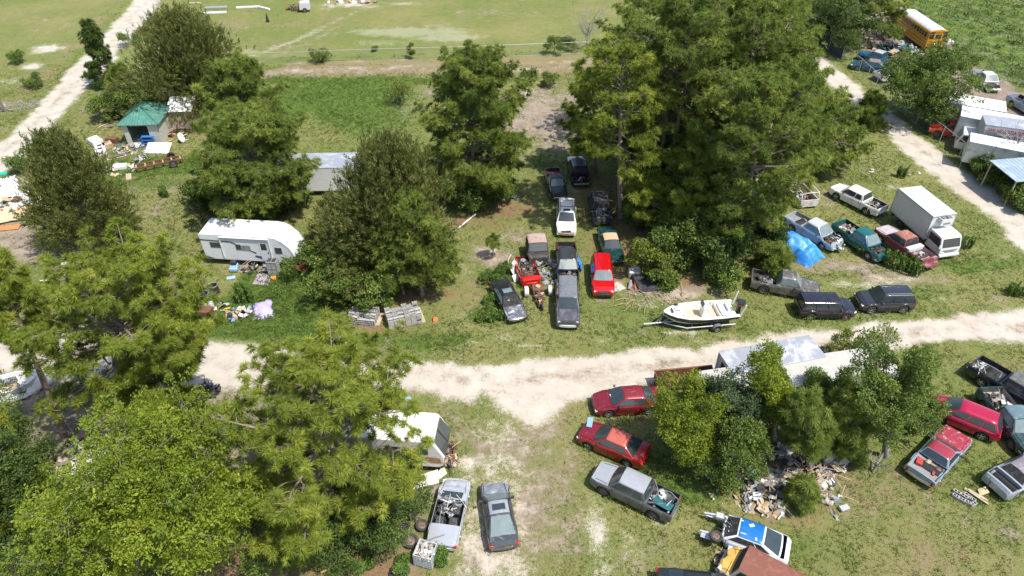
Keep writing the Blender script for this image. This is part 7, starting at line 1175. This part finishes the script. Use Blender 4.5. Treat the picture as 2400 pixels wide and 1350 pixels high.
for px, py, r_, tl, kd, lb in ((962, 1272, .44, 8, 'steel', 'large tyre with pale rim beside the caged tank'), (988, 1236, .38, 10, 'steel', 'bare dark tyre behind the large one, by the silver wreck'), (953, 1243, .30, 30, 'alloy', 'small wheel with bright white rim leaning behind the large tyre'), (932, 1266, .34, -12, 'alloy', 'alloy wheel half under the pine bough, leftmost of the tyres'), (950, 1208, .30, 70, 'steel', 'tyre standing under the boughs above the others')):
    t = empty('loose_wheel', P(px, py), 0, lb, 'wheel', 'tyres lying beside the caged tank'); t.rotation_euler = (R(tl), 0, px); wheel(t, 0, 0, r_, kd, z=.14+abs(math.sin(R(tl)))*r_*.7, flat=True, name='tyre', wd=.75)
q = MB(); q.cyl((0, 0, .12), .4, .24, 0, 20); o = q.build('black_drum', [BLKP], bevel=.02); o.location = P(930, 1350); tag(o, 'top of a black drum at the bottom edge', 'drum')
def stripes(label, px, rz, L, W_, z):
    q = MB(); q.plate([(0, 0, z), (L, .1, z+.05), (L*1.02, W_, z+.25), (.1, W_*.85, z+.1)], .04, 0); [q.plate([(L*.05, W_*f, z+.012+.15*f), (L*.98, W_*f+.1, z+.055+.17*f), (L*.98, W_*f+.14, z+.058+.175*f), (L*.05, W_*f+.04, z+.015+.155*f)], .006, 1) for f in (.35, .5)]
    o = q.build('wall_panel', [mat('cream_panel', (.70, .64, .54), .6, wear=(.55, .47, .38), amt=.4), mat('maroon_stripe', (.22, .08, .08), .6)], smooth=0); o.location = P(*px); o.rotation_euler = (0, 0, rz); tag(o, label, 'panel')
stripes('torn cream wall panel with maroon stripes below the motorhome', (968, 1148), R(12), 1.6, .95, .04); stripes('small torn cream panel propped beside the striped one', (1022, 1130), R(35), .85, .5, .06)
for (a_, b_, lb) in (((755, 1330), (838, 1338), 'right yellow board on the leaf litter'), ((752, 1342), (800, 1326), 'left yellow board on the leaf litter')):
    a, b = P(*a_), P(*b_); d = b-a; q = MB(); q.box((0, 0, .04), (d.length, .08, .05), 0); o = q.build('yellow_board', [mat('yellow_wood', (.70, .55, .18), .7)]); o.location = (a+b)/2; o.rotation_euler = (0, 0, math.atan2(d.y, d.x)); tag(o, lb, 'board')
def motorhome():
    c, rz, ratio = placed((1050, 1040), (850, 1018), 6.4, 1.2); rz = R(-5); fr = P(1052, 1046, 1.2); L = 6.6; c = fr-Vector((math.cos(rz), math.sin(rz), 0))*L/2; t = empty('motorhome', (c.x, c.y, 0), rz, 'white motorhome with its nose torn off, half hidden by the sparse pine', 'motorhome'); x1, x0 = L/2, -L/2; W_ = 2.3
    prof = [(x0, .6), (x0, 2.8), (x0+.1, 2.9), (x1-1.0, 2.9), (x1-.7, 2.82), (x1-.05, 1.5), (x1-.15, .75), (x1-.5, .55)]; k = len(prof); m = MB(); m.add([(x, -W_/2, z) for x, z in prof]+[(x, W_/2, z) for x, z in prof], [tuple(range(k))[::-1], tuple(range(k, 2*k))]+[(i, (i+1) % k, (i+1) % k+k, i+k) for i in range(k)], [0, 0, 0, 1, 1, 1, 0, 2, 2, 2])
    m.build('body', [mat('motorhome_white', (.60, .58, .55), .5, wear=(.40, .36, .33), amt=.35, wscale=1.5), mat('chalk_white_roof', (.80, .79, .76), .6, wear=(.68, .66, .62), amt=.3), ENG], t, bevel=.10, smooth=50)
    q = MB(); q.add([(x1-.05+.012, -1.02, 1.56), (x1-.05+.012, 1.02, 1.56), (x1-.66, .98, 2.72), (x1-.66, -.98, 2.72)], [(0, 1, 2, 3)]); o = q.build('windshield', [GL], t, smooth=0); o.location = (.03, 0, .015); q = MB(); q.box((x1-.35+.05, 0, 2.15), (.04, .05, 1.28), 0, ry=-.48); q.build('windshield_bar', [BLKP], t)
    y = -W_/2-.015
    for x, z, w2, h2 in ((x1-1.45, 2.0, .85, .55), (x1-2.8, 2.0, .8, .6)): q = MB(); q.box((x, y, z), (w2, .03, h2), 0); q.box((x, y-.01, z), (.04, .03, h2), 1); q.build('window', [GL, JG], t, bevel=.03)
    q = MB(); q.plate([(x1-1.75, y, 1.62), (x1-.35, y, 1.48), (x1-.25, y, 1.0), (x1-.9, y, 1.0), (x1-1.35, y, 1.35)], .012, 0); q.build('torn_skin', [mat('bare_plywood', (.34, .19, .09), .8, wear=(.20, .11, .06), amt=.5)], t, smooth=0); q = MB(); [q.box((x1-3.2, y-.002, z), (3.2, .01, .03), 0) for z in (1.42, 1.50)]; q.build('stripe', [mat('maroon_stripe', (0,)*3)], t)
    q = MB(); [q.tube([(x1-.5, s*.5, .6), (x1+.35, s*.5, .55)], .07, 0, 4) for s in (1, -1)]; q.box((x1+.3, 0, .55), (.1, 1.6, .1), 0); q.build('frame_rails', [RUST], t)
    for x in (x1-1.3, x0+1.8): [wheel(t, x, s*.95, .38, 'steel') for s in (1, -1)]
    q = MB(); q.cyl((-1.4, .2, 2.98), .3, .12, 0, 14); q.box((.4, 0, 2.96), (.5, .5, .1), 0); q.build('roof_vent', [WHT], t, bevel=.02)
    junk('nose_wreckage', 'tangled engine parts and wires hanging off the torn motorhome nose', (0, 0), (.8, 2.1), 46, [ENG, BLKP, JG, RUST, JT], .9, at=on(t, x1+.05, 0), z=.25, rz=rz, sz=(.1, .45), tubesn=18)
motorhome()
q = MB(); q.cyl((0, 0, .05), .25, .06, 0, 12); o = q.build('plastic_disc', [mat('pale_blue_plastic', (0,)*3)]); o.location = P(958, 938); tag(o, 'pale blue lid on the sandy ground above the motorhome', 'lid')
# left boat under tarp
t = empty('wrecked_boat', P(28, 916), R(22), 'small boat hull wrapped in torn white plastic at the left edge', 'boat'); q = MB(); rows = []
for x, w2, z in ((-2.2, .8, .75), (-1, 1.0, .75), (.4, 1.0, .8), (1.4, .7, .9), (2.1, .1, 1.05)): hp = [(0, .1), (w2*.8, .25), (w2, z), (w2-.12, z), (w2-.15, .4), (0, .4)]; rows.append([(x, y, z_) for y, z_ in hp]+[(x, -y, z_) for y, z_ in hp[-2:0:-1]])
kk = len(rows[0]); q.add([p for r_ in rows for p in r_], [(i*kk+j, i*kk+(j+1) % kk, (i+1)*kk+(j+1) % kk, (i+1)*kk+j) for i in range(4) for j in range(kk)]+[tuple(range(kk))]); q.build('hull', [WHT], t, smooth=40); q = MB(); q.box((-.6, .2, .65), (2.2, .5, .35), 0, rz=.05); q.box((.2, -.35, .55), (1.0, .5, .2), 1); q.build('bench_seat', [JG, JT], t, bevel=.02)
cloth('torn_plastic', 'torn white plastic sheeting draped over the bow of the left boat', [on(t, .9, -1.1), on(t, 2.5, -.6), on(t, 2.4, 1.0), on(t, .9, 1.2)], .95, mat('white_film', (.74, .76, .78), .4), 'plastic sheet', 6, .22); cloth('plastic_strip', 'strip of white plastic along the near side of the left boat', [on(t, -2.6, -1.3), on(t, 1.2, -1.25), on(t, 1.2, -.8), on(t, -2.6, -.8)], .55, mat('white_film', (0,)*3), 'plastic sheet', 7, .2)
# ---- sheds
EV = 2.45
A_, B_, C_ = P(272, 295, EV), P(371, 292, EV), P(397, 247, EV); d = (B_-A_).normalized(); n = Vector((-d.y, d.x, 0)); Ws = (B_-A_).length; Ds = 4.6; c = A_+d*Ws/2+n*Ds/2
t = empty('garden_shed', (c.x, c.y, 0), math.atan2(d.y, d.x), 'open-fronted pale shed with a green metal hip roof', 'shed'); ow, od = Ws/2, Ds/2; iw, idp = ow-.35, od-.35; SW = mat('shed_wall', (.50, .50, .44), .8, wear=(.38, .38, .33), amt=.4, wscale=1)
q = MB(); q.box((0, idp, EV/2), (iw*2, .1, EV), 0); q.box((-iw, 0, EV/2), (.1, idp*2-.1, EV), 0); q.box((iw, 0, EV/2), (.1, idp*2-.1, EV), 0); q.box((-iw+.3, -idp, EV/2), (.5, .1, EV), 0); q.box((iw-.55, -idp, EV/2), (1.0, .1, EV), 0); q.box((0, -idp, EV-.12), (iw*2-1.6, .09, .24), 0); q.box((0, 0, .05), (iw*2, idp*2, .1), 0); q.build('wall', [SW], t)
GR_ = mat('green_metal', (.09, .25, .20), .45, .2, wear=(.17, .33, .28), amt=.4, wscale=1.6); r1, r2 = -od+ow*.95, od-ow*.6; zt = EV+1.15; q = MB(); vs = [(-ow, -od, EV), (ow, -od, EV), (ow, od, EV), (-ow, od, EV), (0, r1, zt), (0, r2, zt)]; q.add(vs, [(0, 1, 4), (1, 2, 5, 4), (2, 3, 5), (3, 0, 4, 5), (0, 3, 2, 1)]); q.build('roof', [GR_], t, smooth=0)
q = MB(); RC = mat('dark_green_trim', (.04, .17, .12), .5); [q.tube([a, b], .09, 0, 5) for a, b in ((vs[0], vs[4]), (vs[1], vs[4]), (vs[4], vs[5]), (vs[2], vs[5]), (vs[3], vs[5]))]
for i in range(15): x = -ow+Ws*(i+.5)/15; f = 1-abs(x)/ow; q.tube([(x, -od, EV+.02), (x, -od+(r1+od)*f, EV+(zt-EV)*f+.02)], .018, 0, 4)
for i in range(18):
    y = -od+Ds*(i+.5)/18; f = min(1, (y+od)/(r1+od), (od-y)/(od-r2))
    for s in (1, -1): q.tube([(s*ow, y, EV+.02), (s*ow*(1-f), y, EV+(zt-EV)*f+.02)], .018, 0, 4)
q.build('roof_trim', [RC], t)
t2 = empty('blue_shelf', (Matrix.Translation(t.location) @ Matrix.Rotation(t.rotation_euler[2], 4, 'Z')) @ Vector((.55, -idp-.2, .1)), t.rotation_euler[2], 'bright blue metal shelf in the opening of the green-roofed shed', 'shelf'); q = MB(); [q.box((x, y, .5), (.06, .06, 1.0), 0) for x in (-.6, .6) for y in (-.2, .2)]; [q.box((0, 0, z), (1.25, .45, .05), 0) for z in (.2, .6, .95)]; q.build('shelf_frame', [JB], t2)
junk('shed_junk', 'dark clutter inside the open green-roofed shed', (0, 0), (2.4, 1.6), 30, [BLKP, JG, JT, JB], .9, at=t.location+n*0-n*.9, seed=3, sz=(.2, .6))
junk('shed_yard_junk', 'clutter wedged between the two sheds', (400, 316), (1.2, 1.6), 16, [JT, JR, BLKP, JW], .6, seed=3, sz=(.2, .5))
A_, B_ = P(388, 262, 2.3), P(448, 260, 2.3); d = (B_-A_).normalized(); n = Vector((-d.y, d.x, 0)); Wt = (B_-A_).length; c = A_+d*Wt/2+n*1.2; t = empty('tool_shed', (c.x, c.y, 0), math.atan2(d.y, d.x), 'small tan wooden shed with white sloping roof beside the green one', 'shed'); TW = mat('tan_boards', (.52, .42, .34), .8, wear=(.44, .35, .28), amt=.4)
q = MB(); w2 = Wt/2-.15; q.add([(-w2, -1.05, .1), (w2, -1.05, .1), (w2, 1.05, .1), (-w2, 1.05, .1), (-w2, -1.05, 2.25), (w2, -1.05, 2.25), (w2, 1.05, 2.8), (-w2, 1.05, 2.8)], [(0, 3, 2, 1), (4, 5, 6, 7), (0, 1, 5, 4), (1, 2, 6, 5), (2, 3, 7, 6), (3, 0, 4, 7)]); [q.box((-w2+2*w2*i/6, -1.055, 1.18), (.05, .03, 2.1), 0) for i in range(7)]; q.build('wall', [TW], t, smooth=0)
q = MB(); q.box((0, 0, 2.62), (Wt+.1, 2.7, .06), 0, rx=.255); q.build('roof', [RFW], t); q = MB(); q.box((-.25, -1.08, 1.15), (1.0, .04, 1.9), 0); q.build('door', [TW], t); q = MB(); [q.box((-.05, -1.11, z), (.35, .02, .06), 0) for z in (.55, 1.75)]; q.build('hinge', [BLKP], t); q = MB(); q.box((w2-.38, -1.08, 1.55), (.42, .04, .42), 0); q.build('window', [HOLE], t); q = MB(); q.box((w2-.38, -1.1, 1.27), (.6, .06, .08), 0); q.build('sill', [TW], t)
boxh = boxfrom('mobile_home', 'long white mobile home with ridged roof hidden between pine and cedar', 'mobile home', (640, 396), (850, 392), 9.5, 2.9, 3.1, .6, mat('ribbed_white_wall', (.66, .67, .68), .5, wear=(.55, .56, .57), amt=.3), RFS)
q = MB(); [q.box((0, -1.452, .8+.18*i), (9.5, .01, .02), 0) for i in range(13)]; q.build('siding_rib', [mat('rib_white', (.62, .63, .64), .5)], boxh); q = MB(); q.box((3.9, -1.47, 1.9), (.7, .03, .8), 0); q.build('window', [GL], boxh)
# ---- left yard junk (individual pieces then tangles)
def slab(name, label, px, size, m, rz=0, z=.05, tilt=(0, 0), cat='panel', holes=0):
    q = MB(); q.box((0, 0, size[2]/2), size, 0)
    for i in range(holes): q.box((size[0]*(-.25+.4*i), 0, size[2]+.004), (size[0]*.22, size[1]*.45, .01), 1)
    o = q.build(name, [m, HOLE], bevel=min(.02, size[2]*.3)); o.location = P(*px); o.location.z = z; o.rotation_euler = (*tilt, rz); return tag(o, label, cat)
slab('white_cabinet', 'white cabinet lying on its back left of the green-roofed shed', (226, 338), (1.5, 1.1, .6), WHT, R(-40), cat='cabinet'); slab('white_shell', 'white moulded shell with two dark openings below the white cabinet', (238, 356), (2.0, 1.0, .5), WHT, R(-62), holes=2, cat='shell')
slab('pale_box', 'pale box with one dark opening right of the white shell', (254, 346), (.9, .9, .5), JT, R(-50), holes=1, cat='box'); slab('white_board', 'large white board standing low in front of the shed', (373, 352), (2.6, 1.5, .06), mat('dull_white', (.62, .62, .63), .5), R(-2), z=.25, tilt=(.4, 0), cat='board')
slab('window_frame', 'long dark window frame lying in the grass below the white shell', (274, 370), (1.9, .5, .06), JT, R(32), holes=0, cat='window'); slab('window_pane', 'dark glass pane within the long frame in the grass', (274, 370), (1.6, .32, .09), GL, R(32), cat='glass')
slab('white_box', 'small white box by the right side of the broad cedar', (283, 395), (1.3, .8, .35), WHT, R(10), cat='box'); slab('wooden_rack', 'brown wooden rack on the ground by the broad cedar', (303, 418), (.5, 1.2, .2), WOOD, R(25), cat='rack'); slab('basket', 'rusty wire basket beside the pale box', (265, 333), (1.2, .7, .5), RUST, R(-8), cat='basket')
junk('shed_front_scrap', 'tangle of sticks, bottles and scrap in front of the shed', (310, 350), (4.6, 2.2), 70, [JT, JW, WOOD, JB, JG], .3, seed=7, tubesn=14, sz=(.12, .55)); junk('appliance_scrap', 'white appliance parts in the grass in front of the board', (328, 375), (1.2, 2.2), 20, [JW, JG, BLKP], .4, seed=8); junk('cedar_side_scrap', 'scrap scattered along the right side of the broad cedar', (268, 400), (5, 2.5), 40, [JW, JG, JT, JW], .3, seed=9)
t = empty('patio_table', P(428, 332), R(30), 'overturned round white table by the tan shed', 'table'); q = MB(); q.cyl((0, 0, 0), .55, .05, 0, 24); o = q.build('table_top', [WHT], t); o.location = (0, 0, .5); o.rotation_euler = (R(70), 0, R(60))
for a in (0, 1.57, 3.14, 4.71): q = MB(); q.tube([(.35*math.cos(a), .35*math.sin(a), 0), (.45*math.cos(a), .45*math.sin(a), .65)], .03, 0); l_ = q.build('leg', [WHT], t); l_.location = (0, 0, .5); l_.rotation_euler = (R(70), 0, R(60))
for (a_, b_, lb) in (((362, 345), (404, 330), 'pale plank leaning toward the tan shed'), ((300, 342), (345, 340), 'long pale plank across the shed front'), ((232, 300), (262, 288), 'weathered pole in the dry grass left of the shed'), ((1063, 545), (1115, 504), 'long white pipe on the litter right of the young pines'), ((1236, 210), (1228, 237), 'lower part of the bent white pipe in the grey dirt')):
    a, b = P(*a_), P(*b_); d = b-a; q = MB(); q.tube([(0, 0, .1), tuple(d+Vector((0, 0, .1)))], .07 if 'pipe' in lb else .06, 0, 8); q.tube([(0, 0, .1), (0, 0, .0)], .07, 0, 8); o = q.build('pipe' if 'pipe' in lb else 'plank', [WHT if 'pipe' in lb else WOOD]); o.location = a; tag(o, lb, 'pipe' if 'pipe' in lb else 'plank')
# rusty chassis
a, b = P(318, 402), P(430, 378); d = b-a; t = empty('truck_chassis', (a+b)/2, math.atan2(d.y, d.x), 'long rusty truck chassis with a dark wheel in the grass below the sheds', 'chassis'); q = MB(); Lc = d.length; [q.box((0, s*.42, .45), (Lc, .1, .2), 0) for s in (1, -1)]; [q.box((x, 0, .45), (.14, .78, .14), 1) for x in np.linspace(-Lc/2+.2, Lc/2-.2, 6)]; q.tube([(Lc/2-1.0, -1.0, .4), (Lc/2-1.0, 1.0, .4)], .08, 0); q.build('rail', [RUST, RUSTL], t)
wheel(t, Lc/2-1.0, .95, .42, 'steel', name='wheel'); wheel(t, Lc/2-1.0, -.95, .42, 'steel', name='wheel')
# debris pile at the left edge
for i, (px, sz_, m_, rz_, z_, tl_, lb) in enumerate((((30, 505), (4.2, 2.6, .05), PLY, 12, .25, (.02, .03), 'large tan plywood sheet on top of the debris pile'), ((10, 512), (3.0, 2.2, .05), PLY, 28, .18, (0, .04), 'second tan sheet sticking out left of the large one'), ((62, 498), (1.6, 1.4, .05), PLY, -20, .12, (.05, 0), 'broken tan sheet corner nearest the cedar'), ((50, 487), (1.9, .9, .05), WHT, 15, .45, (.1, -.1), 'white panel laid over the plywood sheets'), ((22, 535), (1.8, .8, .04), mat('orange_veneer', (.52, .22, .07), .6), 10, .06, (0, 0), 'orange veneer board at the foot of the debris pile'), ((58, 470), (2.2, .7, .08), WHT, -35, .5, (.2, .1), 'long white board leaning out of the debris pile'))):
    slab('plywood_sheet' if m_ is PLY else 'panel', lb, px, sz_, m_, R(rz_), z_, tl_)
cloth('white_siding', 'crumpled white siding draped over the debris pile', [P(8, 480), P(58, 478), P(46, 430), P(4, 436)], lambda u, v: .6+.4*v, mat('bright_siding', (.76, .76, .80), .4), 'siding', 9, .35)
junk('debris', 'mixed house debris heaped at the left edge', (20, 478), (7, 5), 120, [JW, PLY, JW, JT, JG, JR], .7, seed=10, sz=(.3, 1.4), tubesn=20); junk('debris_fringe', 'broken boards between the debris pile and the cedar', (100, 490), (4, 3.5), 40, [PLY, JW, JT], .25, seed=11, sz=(.3, .9)); slab('tarp_piece', 'small teal tarp piece on top of the debris pile', (18, 427), (.7, .5, .15), mat('teal_tarp', (.02, .42, .30), .5), .4, .9, cat='tarp')
slab('white_truck_cap', 'pale truck canopy between cedar and wide pine', (150, 556), (2.2, 1.6, .9), mat('pale_green_white', (.60, .64, .60), .5), R(-15), cat='canopy'); slab('tan_box', 'tan box beside the pale truck canopy', (180, 562), (1.2, 1.3, .7), JT, R(-15), cat='box'); slab('white_slab', 'white slab on the grass right of the wide pine', (293, 608), (1.1, .7, .2), WHT, .2, cat='slab')
junk('road_scrap', 'white and grey scrap seen through the wide pine', (200, 650), (8, 4), 40, [JW, JW, JG], .5, seed=12, sz=(.3, 1.2)); junk('road_scrap', 'white scrap lying behind the bright oak', (205, 1075), (3.5, 4), 50, [JW, JW, JG, JT], .8, seed=13, sz=(.3, 1.2))
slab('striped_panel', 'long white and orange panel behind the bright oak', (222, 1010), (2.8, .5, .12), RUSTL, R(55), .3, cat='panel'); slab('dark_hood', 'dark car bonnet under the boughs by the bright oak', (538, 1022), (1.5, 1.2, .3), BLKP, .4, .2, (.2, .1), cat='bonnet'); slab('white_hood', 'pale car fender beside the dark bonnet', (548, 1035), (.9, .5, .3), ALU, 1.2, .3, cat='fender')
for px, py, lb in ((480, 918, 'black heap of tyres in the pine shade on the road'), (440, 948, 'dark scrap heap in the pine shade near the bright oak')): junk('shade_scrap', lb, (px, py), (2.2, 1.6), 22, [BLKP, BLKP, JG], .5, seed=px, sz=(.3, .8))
# rubbish heap lower right
junk('rubbish_heap', 'large heap of white and grey rubbish around the little pine', (1790, 1148), (3.4, 4.0), 130, [JW, JG, BLKP, JT, WOOD, BLKP, JG], .5, seed=20, sz=(.15, .9), tubesn=26); junk('rubbish_heap', 'white and cream rubbish under the leaning young pine', (1880, 1085), (5.4, 2.8), 110, [JW, mat('cream_rubbish', (.50, .43, .33), .7), JG, WOOD, BLKP, BLKP], .7, seed=21, sz=(.2, 1.0), tubesn=22); junk('brush_heap', 'brown twigs and brush in the rubbish heap', (1900, 1120), (3.4, 4.0), 20, [WOOD, JT, RUSTL], .6, seed=22, tubesn=90); junk('rubbish_trail', 'trail of white rubbish and glass right of the brush', (1925, 1120), (1.6, 6.0), 56, [JW, JW, ALU, JG], .25, seed=23, sz=(.15, .8), tubesn=8); junk('litter_specks', 'small coloured litter in the grass left of the rubbish heap', (1712, 1145), (3.2, 2.6), 46, [JT, JW, mat('orange_clay', (0,)*3), JT], .08, seed=24, sz=(.06, .3), tubesn=2)
cloth('black_plastic', 'black plastic sheet dragged out on the left of the rubbish heap', [P(1700, 1140), P(1748, 1150), P(1750, 1118), P(1712, 1125)], .25, BLKP, 'plastic sheet', 11, .2, 10)
for (a_, b_, lb) in (((1784, 1212), (1812, 1182), 'white pipe crossing another at the foot of the rubbish heap'), ((1778, 1200), (1806, 1180), 'shorter white pipe crossing the long one'), ((1734, 1148), (1758, 1176), 'thin white stick on the left of the rubbish heap'), ((1822, 1190), (1844, 1168), 'white trim strip at the right foot of the heap'), ((1822, 1220), (1834, 1204), 'short white stick lying apart below the heap'), ((1690, 1095), (1718, 1096), 'pale stick in front of the leafy trees')):
    a, b = P(*a_), P(*b_); d = b-a; q = MB(); q.tube([(0, 0, .12), tuple(d+Vector((0, 0, .1)))], .045, 0, 6); o = q.build('white_pipe', [WHT]); o.location = a; tag(o, lb, 'pipe')
q = MB(); q.box((0, 0, .3), (.55, .5, .12), 0, rx=.5); o = q.build('seat_shell', [mat('pale_grey_plastic', (.45, .47, .50), .4)], bevel=.05); o.location = P(1772, 1170); tag(o, 'rounded grey seat shell low in the rubbish heap', 'seat'); q = MB(); q.lathe([(.001, 0), (.25, .1), (.3, .45), (.1, .6), (.001, .6)], 0, 12); o = q.build('blue_bag', [mat('teal_bag', (.06, .28, .42), .4)]); o.location = P(1756, 1116); tag(o, 'teal blue bag above the black plastic sheet', 'bag')
# far field bits
for i, (px, py, L_, w2, m_, lb) in enumerate(((507, 20, 3.4, .7, ALU, 'long pale canoe-like shell in the far field'), (505, 32, 3.4, .4, WHT, 'white beam below the pale shell in the far field'), (580, 19, 3.4, .4, WHT, 'left white board of the far field pair'), (618, 21, 2.6, .35, WHT, 'right tilted white board in the far field'), (458, 10, 1.8, .4, JT, 'short tan board at the top left of the far field'))):
    slab('far_board', lb, (px, py), (L_, w2, .25), m_, R(8 if i != 3 else -32), .03, cat='board')
q = MB(); q.box((0, 0, .7), (.5, .3, 1.4), 0, taper=.1); o = q.build('dark_bin', [BLKP]); o.location = P(628, 52); tag(o, 'narrow dark upright object alone in the far field', 'marker')
junk('far_machine', 'old motorbike and dark machine parts in the far field', (692, 22), (2.6, 1.8), 26, [BLKP, JG, RUST], 1.0, seed=30, sz=(.3, .9)); t = empty('small_trailer', P(716, 26), R(10), 'small pale two-wheeled cart beside the far machine parts', 'cart'); q = MB(); q.box((0, 0, .9), (1.6, 1.3, 1.1), 0); q.box((-.9, 0, .8), (.1, 1.5, 1.6), 1, ry=.3); q.build('cart_box', [mat('dull_white', (0,)*3), RUST], t, bevel=.03); [wheel(t, 0, s*.75, .35, 'steel') for s in (1, -1)]
junk('far_fire_scrap', 'bent white posts around the sandy spot at the top of the field', (820, 6), (9, 2.5), 14, [JW, JT], .3, seed=31, sz=(.4, 1.4), tubesn=14); junk('field_bits', 'white rubbish bits dotted in the right field', (2090, 405), (7, 2), 6, [JW], .05, seed=32, sz=(.2, .5), tubesn=0, heap=False)
junk('stick_pile', 'pile of grey sticks by the left utility pole', (42, 252), (5.5, 3), 10, [BK_DEAD], .4, seed=33, tubesn=90); junk('stick_pile', 'grey branches scattered left of the green-roofed shed', (235, 262), (6, 5), 4, [BK_DEAD], .2, seed=34, tubesn=40); junk('grove_litter', 'grey-white scraps on the litter beside the single pine', (1193, 462), (1.8, 1.8), 30, [JW, JG, JT], .35, seed=35, sz=(.15, .6)); junk('boat_litter', 'pale sticks and leaves behind the boat bow', (1540, 700), (6, 2.4), 30, [JT, BK_DEAD], .1, seed=36, sz=(.1, .3), tubesn=70)
slab('teal_toy', 'turquoise plastic piece at the foot of the fence', (2262, 380), (1.0, .5, .25), mat('turquoise', (.03, .50, .50), .4), R(-30), cat='toy'); slab('yellow_toy', 'yellow plastic piece in the hedge by the blue roof', (2298, 388), (.8, .5, .4), mat('yellow_plastic', (0,)*3), .3, .3, cat='toy')
q = MB(); q.box((0, 0, .3), (2.0, 1.2, .5), 0); o = q.build('far_silver_box', [mat('dull_white', (0,)*3)], bevel=.05); o.location = P(2212, 103); tag(o, 'pale tank lying between bus and crop field', 'tank')

groundcover()
